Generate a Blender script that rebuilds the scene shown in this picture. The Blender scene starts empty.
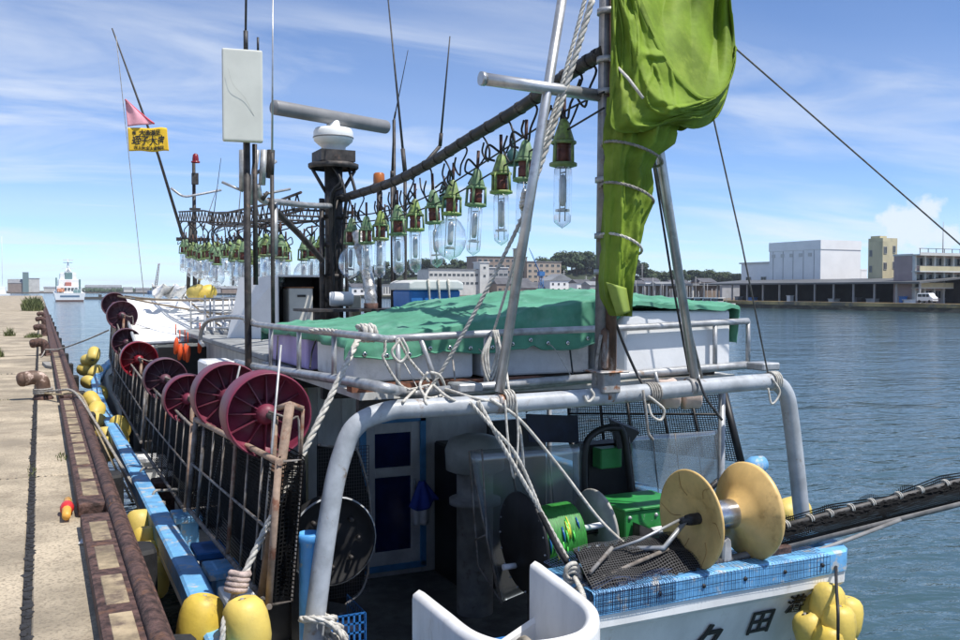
import bpy, bmesh, math, random
from math import sin, cos, tan, pi, radians, atan, atan2, sqrt, exp
from mathutils import Vector, Matrix, noise
random.seed(7)
S = bpy.context.scene
COL = S.collection

# ---------------------------------------------------------------- camera, sky, sun, exposure
PSI = radians(25.5)                 # heading, clockwise from the quay direction (+Y)
F = 922.0                           # focal length in photo pixels (960 wide)
HOR = 290.0
PITCH = atan((320.0 - HOR) / F)
CAM = Vector((0, 0, 3.15))
cam = bpy.data.cameras.new('camera')
cam.lens = F / 960 * 36; cam.sensor_width = 36; cam.sensor_fit = 'HORIZONTAL'
cam.clip_start = 0.05; cam.clip_end = 20000
camo = bpy.data.objects.new('camera', cam); COL.objects.link(camo)
camo.location = CAM; camo.rotation_euler = (pi / 2 - PITCH, 0, -PSI)
S.camera = camo
FW = Vector((sin(PSI) * cos(PITCH), cos(PSI) * cos(PITCH), -sin(PITCH)))
RT = Vector((cos(PSI), -sin(PSI), 0))
UP = RT.cross(FW)

SUN_AZ = radians(145); SUN_EL = radians(63)
SUN_DIR = Vector((sin(SUN_AZ) * cos(SUN_EL), cos(SUN_AZ) * cos(SUN_EL), sin(SUN_EL)))
w = bpy.data.worlds.new('World'); S.world = w; w.use_nodes = True
nt = w.node_tree; nt.nodes.clear()
def N(nt, t, **kw):
    n = nt.nodes.new(t)
    for k, v in kw.items():
        if k in ('op',): n.operation = v
        elif isinstance(k, str) and hasattr(n, k): setattr(n, k, v)
    return n
def L(nt, a, b): nt.links.new(a, b)
def M_(nt, op, a, b=None, c=None, clamp=False):
    n = nt.nodes.new('ShaderNodeMath'); n.operation = op; n.use_clamp = clamp
    for i, x in enumerate((a, b, c)):
        if x is None: continue
        if isinstance(x, (int, float)): n.inputs[i].default_value = x
        else: nt.links.new(x, n.inputs[i])
    return n.outputs[0]
def ramp(nt, fac, p0, p1, c0=(0, 0, 0, 1), c1=(1, 1, 1, 1)):
    r = nt.nodes.new('ShaderNodeMapRange'); r.interpolation_type = 'SMOOTHSTEP'
    nt.links.new(fac, r.inputs[0]); r.inputs[1].default_value = p0; r.inputs[2].default_value = p1
    return r.outputs[0]
def mixc(nt, fac, a, b):
    m = nt.nodes.new('ShaderNodeMix'); m.data_type = 'RGBA'
    for i, x in ((0, fac), (6, a), (7, b)):
        if isinstance(x, (int, float)): m.inputs[i].default_value = x
        elif isinstance(x, tuple): m.inputs[i].default_value = (*x[:3], 1)
        else: nt.links.new(x, m.inputs[i])
    return m.outputs[2]
sky = N(nt, 'ShaderNodeTexSky'); sky.sky_type = 'NISHITA'; sky.sun_disc = False
sky.sun_elevation = SUN_EL; sky.sun_rotation = SUN_AZ; sky.altitude = 0
sky.air_density = 0.62; sky.dust_density = 0.0; sky.ozone_density = 2.2
tc = N(nt, 'ShaderNodeTexCoord'); sp = N(nt, 'ShaderNodeSeparateXYZ'); L(nt, tc.outputs['Generated'], sp.inputs[0])
zz = M_(nt, 'ADD', M_(nt, 'MAXIMUM', sp.outputs[2], 0.0), 0.10)
cb = N(nt, 'ShaderNodeCombineXYZ')
L(nt, M_(nt, 'DIVIDE', sp.outputs[0], zz), cb.inputs[0]); L(nt, M_(nt, 'DIVIDE', sp.outputs[1], zz), cb.inputs[1])
mp = N(nt, 'ShaderNodeMapping'); L(nt, cb.outputs[0], mp.inputs[0])
mp.inputs['Rotation'].default_value = (0, 0, radians(38)); mp.inputs['Scale'].default_value = (0.42, 1.15, 1); mp.inputs['Location'].default_value = (0.6, 2.3, 0)
n1 = N(nt, 'ShaderNodeTexNoise'); L(nt, mp.outputs[0], n1.inputs[0]); n1.inputs['Scale'].default_value = 1.3; n1.inputs['Detail'].default_value = 9; n1.inputs['Roughness'].default_value = .58; n1.inputs['Distortion'].default_value = .6
n2 = N(nt, 'ShaderNodeTexNoise'); L(nt, mp.outputs[0], n2.inputs[0]); n2.inputs['Scale'].default_value = .5; n2.inputs['Detail'].default_value = 3
cir = M_(nt, 'MULTIPLY', ramp(nt, n1.outputs[0], .36, .74), ramp(nt, n2.outputs[0], .26, .58))
# one low cumulus bank over the far quay
cd = (FW + RT * ((915 - 480) / F) + UP * ((320 - 226) / F)).normalized()
dt = N(nt, 'ShaderNodeVectorMath', operation='DISTANCE'); sc_ = N(nt, 'ShaderNodeVectorMath', operation='MULTIPLY'); sc_.inputs[1].default_value = (1, 1, 1.75)
L(nt, tc.outputs['Generated'], sc_.inputs[0]); L(nt, sc_.outputs[0], dt.inputs[0]); dt.inputs[1].default_value = (cd.x, cd.y, cd.z * 1.75)
n3 = N(nt, 'ShaderNodeTexNoise'); L(nt, tc.outputs['Generated'], n3.inputs[0]); n3.inputs['Scale'].default_value = 26; n3.inputs['Detail'].default_value = 7; n3.inputs['Roughness'].default_value = .55
cum = ramp(nt, M_(nt, 'SUBTRACT', n3.outputs[0], M_(nt, 'MULTIPLY', dt.outputs['Value'], 6.2)), .20, .36)
# hazy brightening close to the horizon comes from the sky model itself; thin low band of stratus
lowb = M_(nt, 'MULTIPLY', ramp(nt, n2.outputs[0], .35, .7), .18)
fac = M_(nt, 'MAXIMUM', M_(nt, 'MAXIMUM', M_(nt, 'MULTIPLY', cir, .72), M_(nt, 'MULTIPLY', cum, .8)), lowb, clamp=True)
tint = N(nt, 'ShaderNodeVectorMath', operation='MULTIPLY'); L(nt, sky.outputs[0], tint.inputs[0]); tint.inputs[1].default_value = (.86, .97, 1.13)
colr = mixc(nt, fac, tint.outputs[0], (5.6, 6.0, 6.6))
bg = N(nt, 'ShaderNodeBackground'); L(nt, colr, bg.inputs[0]); bg.inputs[1].default_value = 0.140
wo = N(nt, 'ShaderNodeOutputWorld'); L(nt, bg.outputs[0], wo.inputs[0])

sl = bpy.data.lights.new('sun', 'SUN'); sl.energy = 4.8; sl.angle = radians(.53); sl.color = (1, .955, .89)
so = bpy.data.objects.new('sun', sl); COL.objects.link(so); so.location = (20, -15, 40)
so.rotation_euler = SUN_DIR.to_track_quat('Z', 'Y').to_euler()
vs = S.view_settings; vs.view_transform = 'Standard'; vs.look = 'None'; vs.exposure = 0.2; vs.gamma = 1; vs.use_curve_mapping = False
S.render.engine = 'CYCLES'
S.cycles.use_denoising = True
S.cycles.max_bounces = 10; S.cycles.transparent_max_bounces = 24; S.cycles.transmission_bounces = 6; S.cycles.diffuse_bounces = 4
S.cycles.caustics_reflective = False; S.cycles.caustics_refractive = False
S.cycles.sample_clamp_indirect = 6

# ---------------------------------------------------------------- photo pixel -> point on a plane that the thing touches
def ray(u, v): return FW + RT * ((u - 480) / F) + UP * ((320 - v) / F)
def P(u, v, X=None, Y=None, Z=None, D=None):
    r = ray(u, v)
    if X is not None: k = X / r.x
    elif Y is not None: k = Y / r.y
    elif Z is not None: k = (Z - CAM.z) / r.z
    else: k = D
    return CAM + r * k
def V(*a): return Vector(a)

# ---------------------------------------------------------------- mesh building
class MB:
    def __init__(s): s.v = []; s.f = []; s.s = []
    def add(s, vs, fs, smooth=False):
        n = len(s.v); s.v += [Vector(p) for p in vs]
        for f in fs: s.f.append(tuple(i + n for i in f)); s.s.append(smooth)
        return s
    def box(s, c, d, rz=0, M=None):
        c = Vector(c); R = M if M is not None else Matrix.Rotation(rz, 3, 'Z')
        pts = [c + R @ Vector((x * d[0] / 2, y * d[1] / 2, z * d[2] / 2)) for z in (-1, 1) for y in (-1, 1) for x in (-1, 1)]
        return s.add(pts, [(0, 2, 3, 1), (4, 5, 7, 6), (0, 1, 5, 4), (2, 6, 7, 3), (0, 4, 6, 2), (1, 3, 7, 5)])
    def bx(s, x0, x1, y0, y1, z0, z1):
        return s.box(((x0 + x1) / 2, (y0 + y1) / 2, (z0 + z1) / 2), (x1 - x0, y1 - y0, z1 - z0))
    def beam(s, p, q, w, h, up=(0, 0, 1)):
        p = Vector(p); q = Vector(q); d = (q - p); l = d.length; d.normalize()
        up = Vector(up); x = d.cross(up)
        if x.length < 1e-4: x = d.cross(Vector((1, 0, 0)))
        x.normalize(); z = x.cross(d)
        M = Matrix((x, d, z)).transposed()
        return s.box((p + q) / 2, (w, l, h), M=M)
    def tube(s, pts, r, n=8, closed=False, caps=True):
        pts = [Vector(p) for p in pts]; m = len(pts); rs = r if isinstance(r, (list, tuple)) else [r] * m
        T = []
        for i in range(m):
            a = pts[(i - 1) % m] if (i > 0 or closed) else pts[i]
            b = pts[(i + 1) % m] if (i < m - 1 or closed) else pts[i]
            t = (b - a); T.append(t.normalized() if t.length > 1e-9 else Vector((0, 0, 1)))
        x = T[0].orthogonal().normalized(); vs = []
        for i in range(m):
            x = (x - T[i] * x.dot(T[i]))
            x = x.normalized() if x.length > 1e-6 else T[i].orthogonal().normalized()
            y = T[i].cross(x)
            for k in range(n):
                a = 2 * pi * k / n; vs.append(pts[i] + (x * cos(a) + y * sin(a)) * rs[i])
        fs = []
        for i in range(m if closed else m - 1):
            j = (i + 1) % m
            for k in range(n): l = (k + 1) % n; fs.append((i * n + k, i * n + l, j * n + l, j * n + k))
        s.add(vs, fs, True)
        if caps and not closed:
            b = len(s.v) - len(vs)
            s.f.append(tuple(b + k for k in reversed(range(n)))); s.s.append(False)
            s.f.append(tuple(b + (m - 1) * n + k for k in range(n))); s.s.append(False)
        return s
    def lathe(s, prof, o=(0, 0, 0), ax=(0, 0, 1), n=24, sx=1.0, flat=False):
        o = Vector(o); ax = Vector(ax).normalized(); x = ax.orthogonal().normalized(); y = ax.cross(x)
        vs = []; idx = []
        for (r, h) in prof:
            if r < 1e-6: idx.append([len(vs)]); vs.append(o + ax * h)
            else:
                idx.append(list(range(len(vs), len(vs) + n)))
                for k in range(n):
                    a = 2 * pi * k / n; vs.append(o + ax * h + (x * cos(a) * sx + y * sin(a)) * r)
        fs = []
        for a, b in zip(idx, idx[1:]):
            for k in range(n):
                l = (k + 1) % n
                if len(a) == 1 and len(b) == 1: break
                if len(a) == 1: fs.append((a[0], b[l], b[k]))
                elif len(b) == 1: fs.append((a[k], a[l], b[0]))
                else: fs.append((a[k], a[l], b[l], b[k]))
        return s.add(vs, fs, not flat)
    def prism(s, poly, ext):
        ext = Vector(ext); a = [Vector(p) for p in poly]; n = len(a)
        fs = [tuple(reversed(range(n))), tuple(range(n, 2 * n))]
        for k in range(n): l = (k + 1) % n; fs.append((k, l, n + l, n + k))
        return s.add(a + [p + ext for p in a], fs)
    def grid(s, fn, nu, nv, smooth=True, thick=None):
        g = [[Vector(fn(i / nu, j / nv)) for i in range(nu + 1)] for j in range(nv + 1)]
        vs = [p for r in g for p in r]; w = nu + 1
        fs = [(j * w + i, j * w + i + 1, (j + 1) * w + i + 1, (j + 1) * w + i) for j in range(nv) for i in range(nu)]
        if thick:
            nr = []
            for j in range(nv + 1):
                for i in range(nu + 1):
                    a = g[j][min(i + 1, nu)] - g[j][max(i - 1, 0)]; b = g[min(j + 1, nv)][i] - g[max(j - 1, 0)][i]
                    c = a.cross(b); nr.append(c.normalized() if c.length > 1e-9 else Vector((0, 0, 1)))
            m = len(vs); vs = vs + [p - q * thick for p, q in zip(vs, nr)]
            fs += [tuple(m + k for k in reversed(f)) for f in list(fs)]
            per = [i for i in range(w)] + [j * w + nu for j in range(1, nv + 1)] + [nv * w + i for i in range(nu - 1, -1, -1)] + [j * w for j in range(nv - 1, 0, -1)]
            for a, b in zip(per, per[1:] + per[:1]): fs.append((b, a, m + a, m + b))
        return s.add(vs, fs, smooth)
    def net(s, fn, nu, nv, w=.004):
        # crossing strands over a surface fn(a,b); each strand a flat ribbon that follows the surface
        for i in range(nu + 1):
            pts = [Vector(fn(i / nu, j / 6)) for j in range(7)]; s.ribbon(pts, Vector(fn(min(1, i / nu + .02), .5)) - Vector(fn(max(0, i / nu - .02), .5)), w)
        for j in range(nv + 1):
            pts = [Vector(fn(i / 8, j / nv)) for i in range(9)]; s.ribbon(pts, Vector(fn(.5, min(1, j / nv + .02))) - Vector(fn(.5, max(0, j / nv - .02))), w)
        return s
    def ribbon(s, pts, side, w):
        d = side.normalized() * w / 2; vs = []
        for p in pts: vs += [p - d, p + d]
        return s.add(vs, [(2 * i, 2 * i + 1, 2 * i + 3, 2 * i + 2) for i in range(len(pts) - 1)])
    def build(s, name, mat, parent=None, bevel=0, origin=None, seg=1):
        me = bpy.data.meshes.new(name)
        if origin is None:
            lo = Vector([min(p[k] for p in s.v) for k in range(3)]); hi = Vector([max(p[k] for p in s.v) for k in range(3)])
            origin = Vector(((lo.x + hi.x) / 2, (lo.y + hi.y) / 2, lo.z))
        origin = Vector(origin)
        me.from_pydata([p - origin for p in s.v], [], s.f)
        me.polygons.foreach_set('use_smooth', s.s)
        if bevel:
            bm = bmesh.new(); bm.from_mesh(me)
            es = [e for e in bm.edges if len(e.link_faces) == 2 and e.calc_face_angle() > .6]
            bmesh.ops.bevel(bm, geom=es, offset=bevel, segments=seg, profile=.6, affect='EDGES', clamp_overlap=True)
            bm.to_mesh(me); bm.free()
        me.materials.append(mat)
        o = bpy.data.objects.new(name, me); COL.objects.link(o)
        if parent is not None: o.parent = parent; o.location = origin - WL[parent.name]
        else: o.location = origin
        WL[o.name] = origin
        return o
WL = {}
def tag(o, label=None, cat=None, group=None, kind=None):
    if label: o['label'] = label
    if cat: o['category'] = cat
    if group: o['group'] = group
    if kind: o['kind'] = kind
    return o
def thing(name, label, cat, loc, group=None):
    o = bpy.data.objects.new(name, None); COL.objects.link(o); o.empty_display_size = .1
    o.location = Vector(loc); WL[o.name] = Vector(loc)
    return tag(o, label, cat, group)
def one(mb, name, mat, label, cat, group=None, **kw):
    return tag(mb.build(name, mat, None, **kw), label, cat, group)
def copy_tree(o, parent=None):
    c = o.copy(); COL.objects.link(c); c.parent = parent
    for ch in o.children: copy_tree(ch, c)
    return c
def spl(pts, n=8):
    pts = [Vector(p) for p in pts]; out = []
    q = [pts[0] * 2 - pts[1]] + pts + [pts[-1] * 2 - pts[-2]]
    for i in range(len(pts) - 1):
        a, b, c, d = q[i:i + 4]
        for k in range(n):
            t = k / n
            out.append(.5 * ((2 * b) + (c - a) * t + (2 * a - 5 * b + 4 * c - d) * t * t + (3 * b - a - 3 * c + d) * t ** 3))
    out.append(pts[-1]); return out
def sag(a, b, s, n=14):
    a = Vector(a); b = Vector(b)
    return [a.lerp(b, i / n) - Vector((0, 0, s * 4 * (i / n) * (1 - i / n))) for i in range(n + 1)]
def rope3(mb, pts, r, pitch=None, n=6):
    # a laid rope: three strands wound round the line
    pitch = pitch or r * 9; pts = [Vector(p) for p in pts]
    # resample
    out = [pts[0]]; step = pitch / 8; acc = 0
    for a, b in zip(pts, pts[1:]):
        l = (b - a).length; t = step - acc
        while t < l: out.append(a.lerp(b, t / l)); t += step
        acc = l - (t - step)
    if len(out) < 4: return mb.tube(pts, r, n)
    x = (out[1] - out[0]).orthogonal().normalized(); S3 = [[], [], []]
    for i, p in enumerate(out):
        t = (out[min(i + 1, len(out) - 1)] - out[max(i - 1, 0)]).normalized()
        x = (x - t * x.dot(t)).normalized(); y = t.cross(x)
        for k in range(3):
            a = 2 * pi * (k / 3 + i / 8); S3[k].append(p + (x * cos(a) + y * sin(a)) * r * .52)
    for k in range(3): mb.tube(S3[k], r * .56, n)
    return mb
def coil(c, ax, R, r, turns, pitch=.0, n=18):
    ax = Vector(ax).normalized(); x = ax.orthogonal().normalized(); y = ax.cross(x); c = Vector(c)
    return [c + (x * cos(2 * pi * k / n) + y * sin(2 * pi * k / n)) * (R + random.uniform(-.1, .1) * r) + ax * pitch * k / n for k in range(int(n * turns) + 1)]

# ---------------------------------------------------------------- materials
MAT = {}
def mat(name, col, rough=.55, metal=0, var=.12, scale=5, col2=None, m2=(.55, .68), s2=3, bump=.0, bscale=60, spec=.5, stretch=(1, 1, 1), rough2=None, hue=None, coat=0, speck=0, rnd=None):
    m = bpy.data.materials.new(name); m.use_nodes = True; nt = m.node_tree; nt.nodes.clear()
    out = nt.nodes.new('ShaderNodeOutputMaterial'); b = nt.nodes.new('ShaderNodeBsdfPrincipled'); L(nt, b.outputs[0], out.inputs[0])
    tc = nt.nodes.new('ShaderNodeTexCoord'); oi = nt.nodes.new('ShaderNodeObjectInfo')
    mp = nt.nodes.new('ShaderNodeMapping'); mp.inputs['Scale'].default_value = stretch
    va = nt.nodes.new('ShaderNodeVectorMath'); va.operation = 'ADD'
    vm = nt.nodes.new('ShaderNodeVectorMath'); vm.operation = 'SCALE'; vm.inputs[0].default_value = (37, 19, 53); L(nt, oi.outputs['Random'], vm.inputs['Scale'])
    L(nt, tc.outputs['Object'], mp.inputs[0]); L(nt, mp.outputs[0], va.inputs[0]); L(nt, vm.outputs[0], va.inputs[1])
    n1 = nt.nodes.new('ShaderNodeTexNoise'); L(nt, va.outputs[0], n1.inputs[0]); n1.inputs['Scale'].default_value = scale; n1.inputs['Detail'].default_value = 6; n1.inputs['Roughness'].default_value = .62
    c0 = tuple(max(0, x * (1 - var * 1.6)) for x in col); c1 = tuple(min(1, x * (1 + var * 1.2)) for x in col)
    c = mixc(nt, ramp(nt, n1.outputs[0], .3, .7), c0, hue or c1)
    rg = None
    if col2:
        n2 = nt.nodes.new('ShaderNodeTexNoise'); L(nt, va.outputs[0], n2.inputs[0]); n2.inputs['Scale'].default_value = s2; n2.inputs['Detail'].default_value = 8; n2.inputs['Roughness'].default_value = .68
        k = ramp(nt, n2.outputs[0], m2[0], m2[1]); c = mixc(nt, k, c, col2)
        if rough2 is not None:
            rr = nt.nodes.new('ShaderNodeMapRange'); L(nt, k, rr.inputs[0]); rr.inputs[3].default_value = rough; rr.inputs[4].default_value = rough2; rg = rr.outputs[0]
    if rnd: c = mixc(nt, M_(nt, 'MULTIPLY', oi.outputs['Random'], rnd[0]), c, rnd[1])
    if speck:
        n4 = nt.nodes.new('ShaderNodeTexNoise'); L(nt, va.outputs[0], n4.inputs[0]); n4.inputs['Scale'].default_value = 55; n4.inputs['Detail'].default_value = 4
        n5 = nt.nodes.new('ShaderNodeTexVoronoi'); L(nt, va.outputs[0], n5.inputs[0]); n5.inputs['Scale'].default_value = 9; n5.feature = 'DISTANCE_TO_EDGE'
        c = mixc(nt, M_(nt, 'MULTIPLY', ramp(nt, n4.outputs[0], .46, .68), speck), c, tuple(x * .38 for x in col))
        n6 = nt.nodes.new('ShaderNodeTexNoise'); L(nt, va.outputs[0], n6.inputs[0]); n6.inputs['Scale'].default_value = .42; n6.inputs['Detail'].default_value = 9; n6.inputs['Roughness'].default_value = .7
        c = mixc(nt, M_(nt, 'MULTIPLY', ramp(nt, n6.outputs[0], .50, .66), .5), c, (.27, .225, .17))
    L(nt, c, b.inputs['Base Color'])
    if rg: L(nt, rg, b.inputs['Roughness'])
    else: b.inputs['Roughness'].default_value = rough
    b.inputs['Metallic'].default_value = metal; b.inputs['Specular IOR Level'].default_value = spec
    if coat: b.inputs['Coat Weight'].default_value = coat; b.inputs['Coat Roughness'].default_value = .15
    if bump:
        nb = nt.nodes.new('ShaderNodeTexNoise'); L(nt, va.outputs[0], nb.inputs[0]); nb.inputs['Scale'].default_value = bscale; nb.inputs['Detail'].default_value = 5
        bp = nt.nodes.new('ShaderNodeBump'); bp.inputs['Strength'].default_value = bump; bp.inputs['Distance'].default_value = .01
        L(nt, nb.outputs[0], bp.inputs['Height']); L(nt, bp.outputs[0], b.inputs['Normal'])
    MAT[name] = m; return m
def clear(name, tint, base=.12, edge=.5, rough=.08, gcol=(.9, .95, 1), diff=0, dcol=(.5, .55, .55)):
    # thin clear sheet or bulb: see-through, with Fresnel reflection and a little milky body
    m = bpy.data.materials.new(name); m.use_nodes = True; nt = m.node_tree; nt.nodes.clear()
    out = nt.nodes.new('ShaderNodeOutputMaterial'); tr = nt.nodes.new('ShaderNodeBsdfTransparent'); tr.inputs[0].default_value = (*tint, 1)
    gl = nt.nodes.new('ShaderNodeBsdfGlossy'); gl.inputs[0].default_value = (*gcol, 1); gl.inputs['Roughness'].default_value = rough
    fr = nt.nodes.new('ShaderNodeLayerWeight'); fr.inputs[0].default_value = .35
    mr = nt.nodes.new('ShaderNodeMapRange'); L(nt, fr.outputs['Facing'], mr.inputs[0]); mr.inputs[3].default_value = base; mr.inputs[4].default_value = edge
    df = nt.nodes.new('ShaderNodeBsdfDiffuse'); df.inputs[0].default_value = (*dcol, 1)
    m0 = nt.nodes.new('ShaderNodeMixShader'); m0.inputs[0].default_value = diff; L(nt, tr.outputs[0], m0.inputs[1]); L(nt, df.outputs[0], m0.inputs[2])
    m1 = nt.nodes.new('ShaderNodeMixShader'); L(nt, mr.outputs[0], m1.inputs[0]); L(nt, m0.outputs[0], m1.inputs[1]); L(nt, gl.outputs[0], m1.inputs[2])
    L(nt, m1.outputs[0], out.inputs[0]); MAT[name] = m; return m

concrete = mat('concrete', (.43, .36, .26), .9, var=.26, scale=1.1, col2=(.21, .165, .115), m2=(.50, .74), s2=2.6, bump=.6, bscale=55, speck=.7)
concrete_pale = mat('concrete_inset', (.33, .26, .165), .9, var=.3, scale=6, col2=(.12, .085, .065), m2=(.46, .66), s2=5, bump=.4, bscale=70)
concrete_grey = mat('concrete_grey', (.27, .26, .24), .92, var=.22, scale=.8, col2=(.12, .11, .10), m2=(.5, .8), s2=1.2, bump=.3)
tar = mat('tar', (.022, .022, .024), .85, var=.4, scale=20, bump=.6, bscale=60)
rust = mat('rusty_steel', (.088, .050, .042), .75, var=.45, scale=16, col2=(.15, .075, .045), m2=(.54, .68), s2=6, bump=.7, bscale=60, spec=.35)
rust_bright = mat('bright_rust', (.27, .11, .045), .8, var=.35, scale=14, col2=(.1, .05, .03), m2=(.5, .65), s2=9, bump=.3)
rust_mast = mat('rusted_mast_paint', (.13, .075, .05), .6, var=.4, scale=9, col2=(.25, .24, .23), m2=(.55, .65), s2=5, bump=.2, stretch=(1, 1, .35))
rubber = mat('black_rubber', (.018, .018, .019), .75, var=.3, scale=8, bump=.3, bscale=40)
galv = mat('galvanised_steel', (.40, .41, .42), .42, .35, var=.2, scale=9, col2=(.25, .17, .11), m2=(.62, .74), s2=7, rough2=.8, bump=.12, bscale=30)
alu = mat('brushed_aluminium', (.50, .51, .52), .38, .7, var=.12, scale=6, col2=(.33, .33, .33), m2=(.5, .7), s2=8)
arch_paint = mat('grey_blue_pipe_paint', (.40, .425, .45), .42, var=.14, scale=7, col2=(.25, .20, .16), m2=(.59, .70), s2=8, bump=.12)
white_paint = mat('white_paint', (.76, .765, .76), .42, var=.05, scale=3, col2=(.42, .37, .30), m2=(.66, .82), s2=4, bump=.08, bscale=25)
white_gel = mat('white_gelcoat', (.76, .765, .76), .36, var=.08, scale=3, col2=(.40, .34, .27), m2=(.58, .78), s2=3.4, bump=.12, bscale=18, stretch=(1, 1, .4))
cabin_white = mat('cabin_white', (.62, .615, .58), .6, var=.16, scale=3, col2=(.24, .19, .14), m2=(.6, .75), s2=3.2, bump=.12, stretch=(1, 1, .4))
blue_paint = mat('blue_deck_paint', (.15, .40, .70), .5, var=.16, scale=5, col2=(.46, .48, .48), m2=(.53, .63), s2=7.5, bump=.2, bscale=30)
blue_deep = mat('blue_plastic', (.03, .17, .48), .42, var=.1, scale=6, col2=(.3, .4, .5), m2=(.66, .75), s2=8)
blue_trim = mat('blue_trim', (.07, .26, .50), .5, var=.12, scale=8)
deckm = mat('working_deck', (.10, .105, .10), .75, var=.3, scale=3, col2=(.04, .04, .038), m2=(.45, .7), s2=4, bump=.3)
maroon = mat('maroon_plastic', (.195, .026, .058), .50, var=.14, scale=4, col2=(.24, .08, .10), m2=(.52, .74), s2=7, bump=.1, rnd=(.45, (.13, .05, .07)))
maroon_faded = mat('faded_maroon_plastic', (.105, .040, .062), .5, var=.16, scale=4, col2=(.19, .10, .12), m2=(.52, .75), s2=5, bump=.04)
maroon_red = mat('bright_maroon_plastic', (.23, .014, .026), .36, var=.12, scale=4, col2=(.3, .06, .07), m2=(.6, .8), s2=5)
netm = mat('black_net', (.0065, .0065, .007), .9, var=.3, scale=20, spec=.2)
blackm = mat('black_plastic', (.010, .010, .011), .5, var=.3, scale=9, col2=(.03, .03, .03), m2=(.6, .72), s2=14)
navy = mat('navy_sheet', (.012, .018, .045), .6, var=.25, scale=6)
cage_bar = mat('weathered_cage_bar', (.17, .145, .125), .7, var=.35, scale=12, col2=(.25, .24, .23), m2=(.48, .62), s2=8, bump=.25)
cage_rust = mat('cage_corner_post', (.29, .205, .15), .7, var=.25, scale=10, col2=(.19, .08, .045), m2=(.52, .64), s2=8, bump=.2)
yellow = mat('yellow_float', (.70, .50, .075), .5, var=.10, scale=4, col2=(.34, .25, .07), m2=(.54, .74), s2=7, bump=.2, bscale=30, rnd=(.55, (.62, .52, .20)))
yellow_dish = mat('yellow_roller_plastic', (.74, .50, .19), .42, var=.12, scale=3.5, col2=(.38, .22, .07), m2=(.54, .74), s2=4, bump=.05)
green_tarp = mat('green_tarpaulin', (.095, .30, .195), .65, var=.14, scale=2.5, col2=(.18, .37, .28), m2=(.5, .75), s2=3, bump=.7, bscale=7, spec=.3)
sail_green = mat('lime_sailcloth', (.160, .245, .022), .7, var=.22, scale=2.4, col2=(.23, .31, .04), m2=(.45, .75), s2=4, bump=.9, bscale=9, spec=.25)
green_box = mat('green_machine_paint', (.03, .26, .06), .42, var=.14, scale=5, col2=(.33, .36, .33), m2=(.67, .71), s2=16, bump=.08)
green_line = mat('green_fishing_line', (.03, .22, .035), .55, var=.3, scale=30, stretch=(6, .6, .6))
foam = mat('white_foam', (.80, .81, .82), .7, var=.05, scale=2.4, col2=(.56, .57, .58), m2=(.56, .8), s2=3, bump=.12, bscale=40)
foam_grey = mat('grey_wrapped_foam', (.70, .70, .70), .5, var=.1, scale=3, col2=(.40, .40, .40), m2=(.5, .75), s2=3.5, bump=.35, bscale=12)
lilac = mat('lilac_foam', (.46, .36, .66), .6, var=.1, scale=3, col2=(.56, .5, .7), m2=(.5, .75), s2=3, bump=.2, bscale=14)
awning_white = mat('white_awning', (.82, .82, .80), .75, var=.03, scale=2, bump=.1, bscale=8)
rope_white = mat('white_rope', (.56, .54, .49), .9, var=.2, scale=30, col2=(.34, .31, .26), m2=(.5, .72), s2=9, bump=.4, bscale=220)
rope_grey = mat('grey_rope', (.32, .30, .27), .9, var=.25, scale=30, bump=.4, bscale=220)
rope_dark = mat('dark_wire', (.045, .045, .048), .55, .2, var=.3, scale=20)
cable = mat('black_cable', (.014, .014, .015), .55, var=.3, scale=20)
pipe_wrap = mat('wrapped_lamp_pipe', (.030, .026, .024), .6, var=.4, scale=14, col2=(.12, .10, .085), m2=(.55, .68), s2=16, bump=.3, stretch=(1, .3, 1))
lamp_green = mat('lamp_green', (.24, .34, .08), .5, var=.3, scale=14, col2=(.13, .13, .07), m2=(.48, .66), s2=12, rnd=(.5, (.16, .24, .12)))
lamp_green2 = mat('lamp_faded_green', (.16, .27, .13), .55, var=.2, scale=14, col2=(.20, .22, .15), m2=(.48, .7), s2=12)
lamp_teal = mat('lamp_teal', (.035, .11, .11), .5, var=.2, scale=14)
ceramic = mat('red_brown_socket', (.13, .035, .022), .5, var=.3, scale=16)
arc_grey = mat('lamp_frame_grey', (.48, .50, .52), .35, .2, var=.15, scale=10)
amber = mat('amber_beacon', (.42, .13, .03), .3, var=.1, scale=8)
red_lamp = mat('red_lamp', (.22, .012, .02), .3, var=.1, scale=8)
radar_white = mat('radar_white', (.78, .79, .78), .35, var=.04, scale=4)
radar_grey = mat('radar_bar_grey', (.21, .21, .215), .45, var=.08, scale=4, col2=(.28, .28, .28), m2=(.5, .8), s2=3)
panel_white = mat('antenna_panel', (.63, .64, .58), .5, var=.04, scale=3)
dark_steel = mat('dark_steel', (.055, .05, .048), .6, .3, var=.35, scale=10, col2=(.13, .09, .07), m2=(.56, .7), s2=9)
orange = mat('orange_float', (.75, .10, .02), .5, var=.12, scale=6)
pink_roller = mat('pale_roller', (.60, .48, .42), .55, var=.15, scale=7, col2=(.36, .24, .18), m2=(.58, .72), s2=6)
steel_shine = mat('worn_steel', (.55, .55, .56), .22, .95, var=.2, scale=8, stretch=(1, 1, 1))
wood_dark = mat('weathered_wood', (.12, .10, .08), .8, var=.3, scale=4, stretch=(.4, 5, 5), bump=.3)
vinyl = clear('clear_vinyl', (.66, .69, .71), .09, .5, .22, diff=.15, dcol=(.40, .42, .44))
bulb_glass = clear('bulb_glass', (.985, .99, .99), .06, .85, .03, diff=.05, dcol=(.7, .75, .75))
winglass = mat('window_glass', (.02, .03, .04), .08, var=.2, scale=3)
bluewin = mat('blue_window', (.006, .016, .085), .15, var=.2, scale=3)

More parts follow.
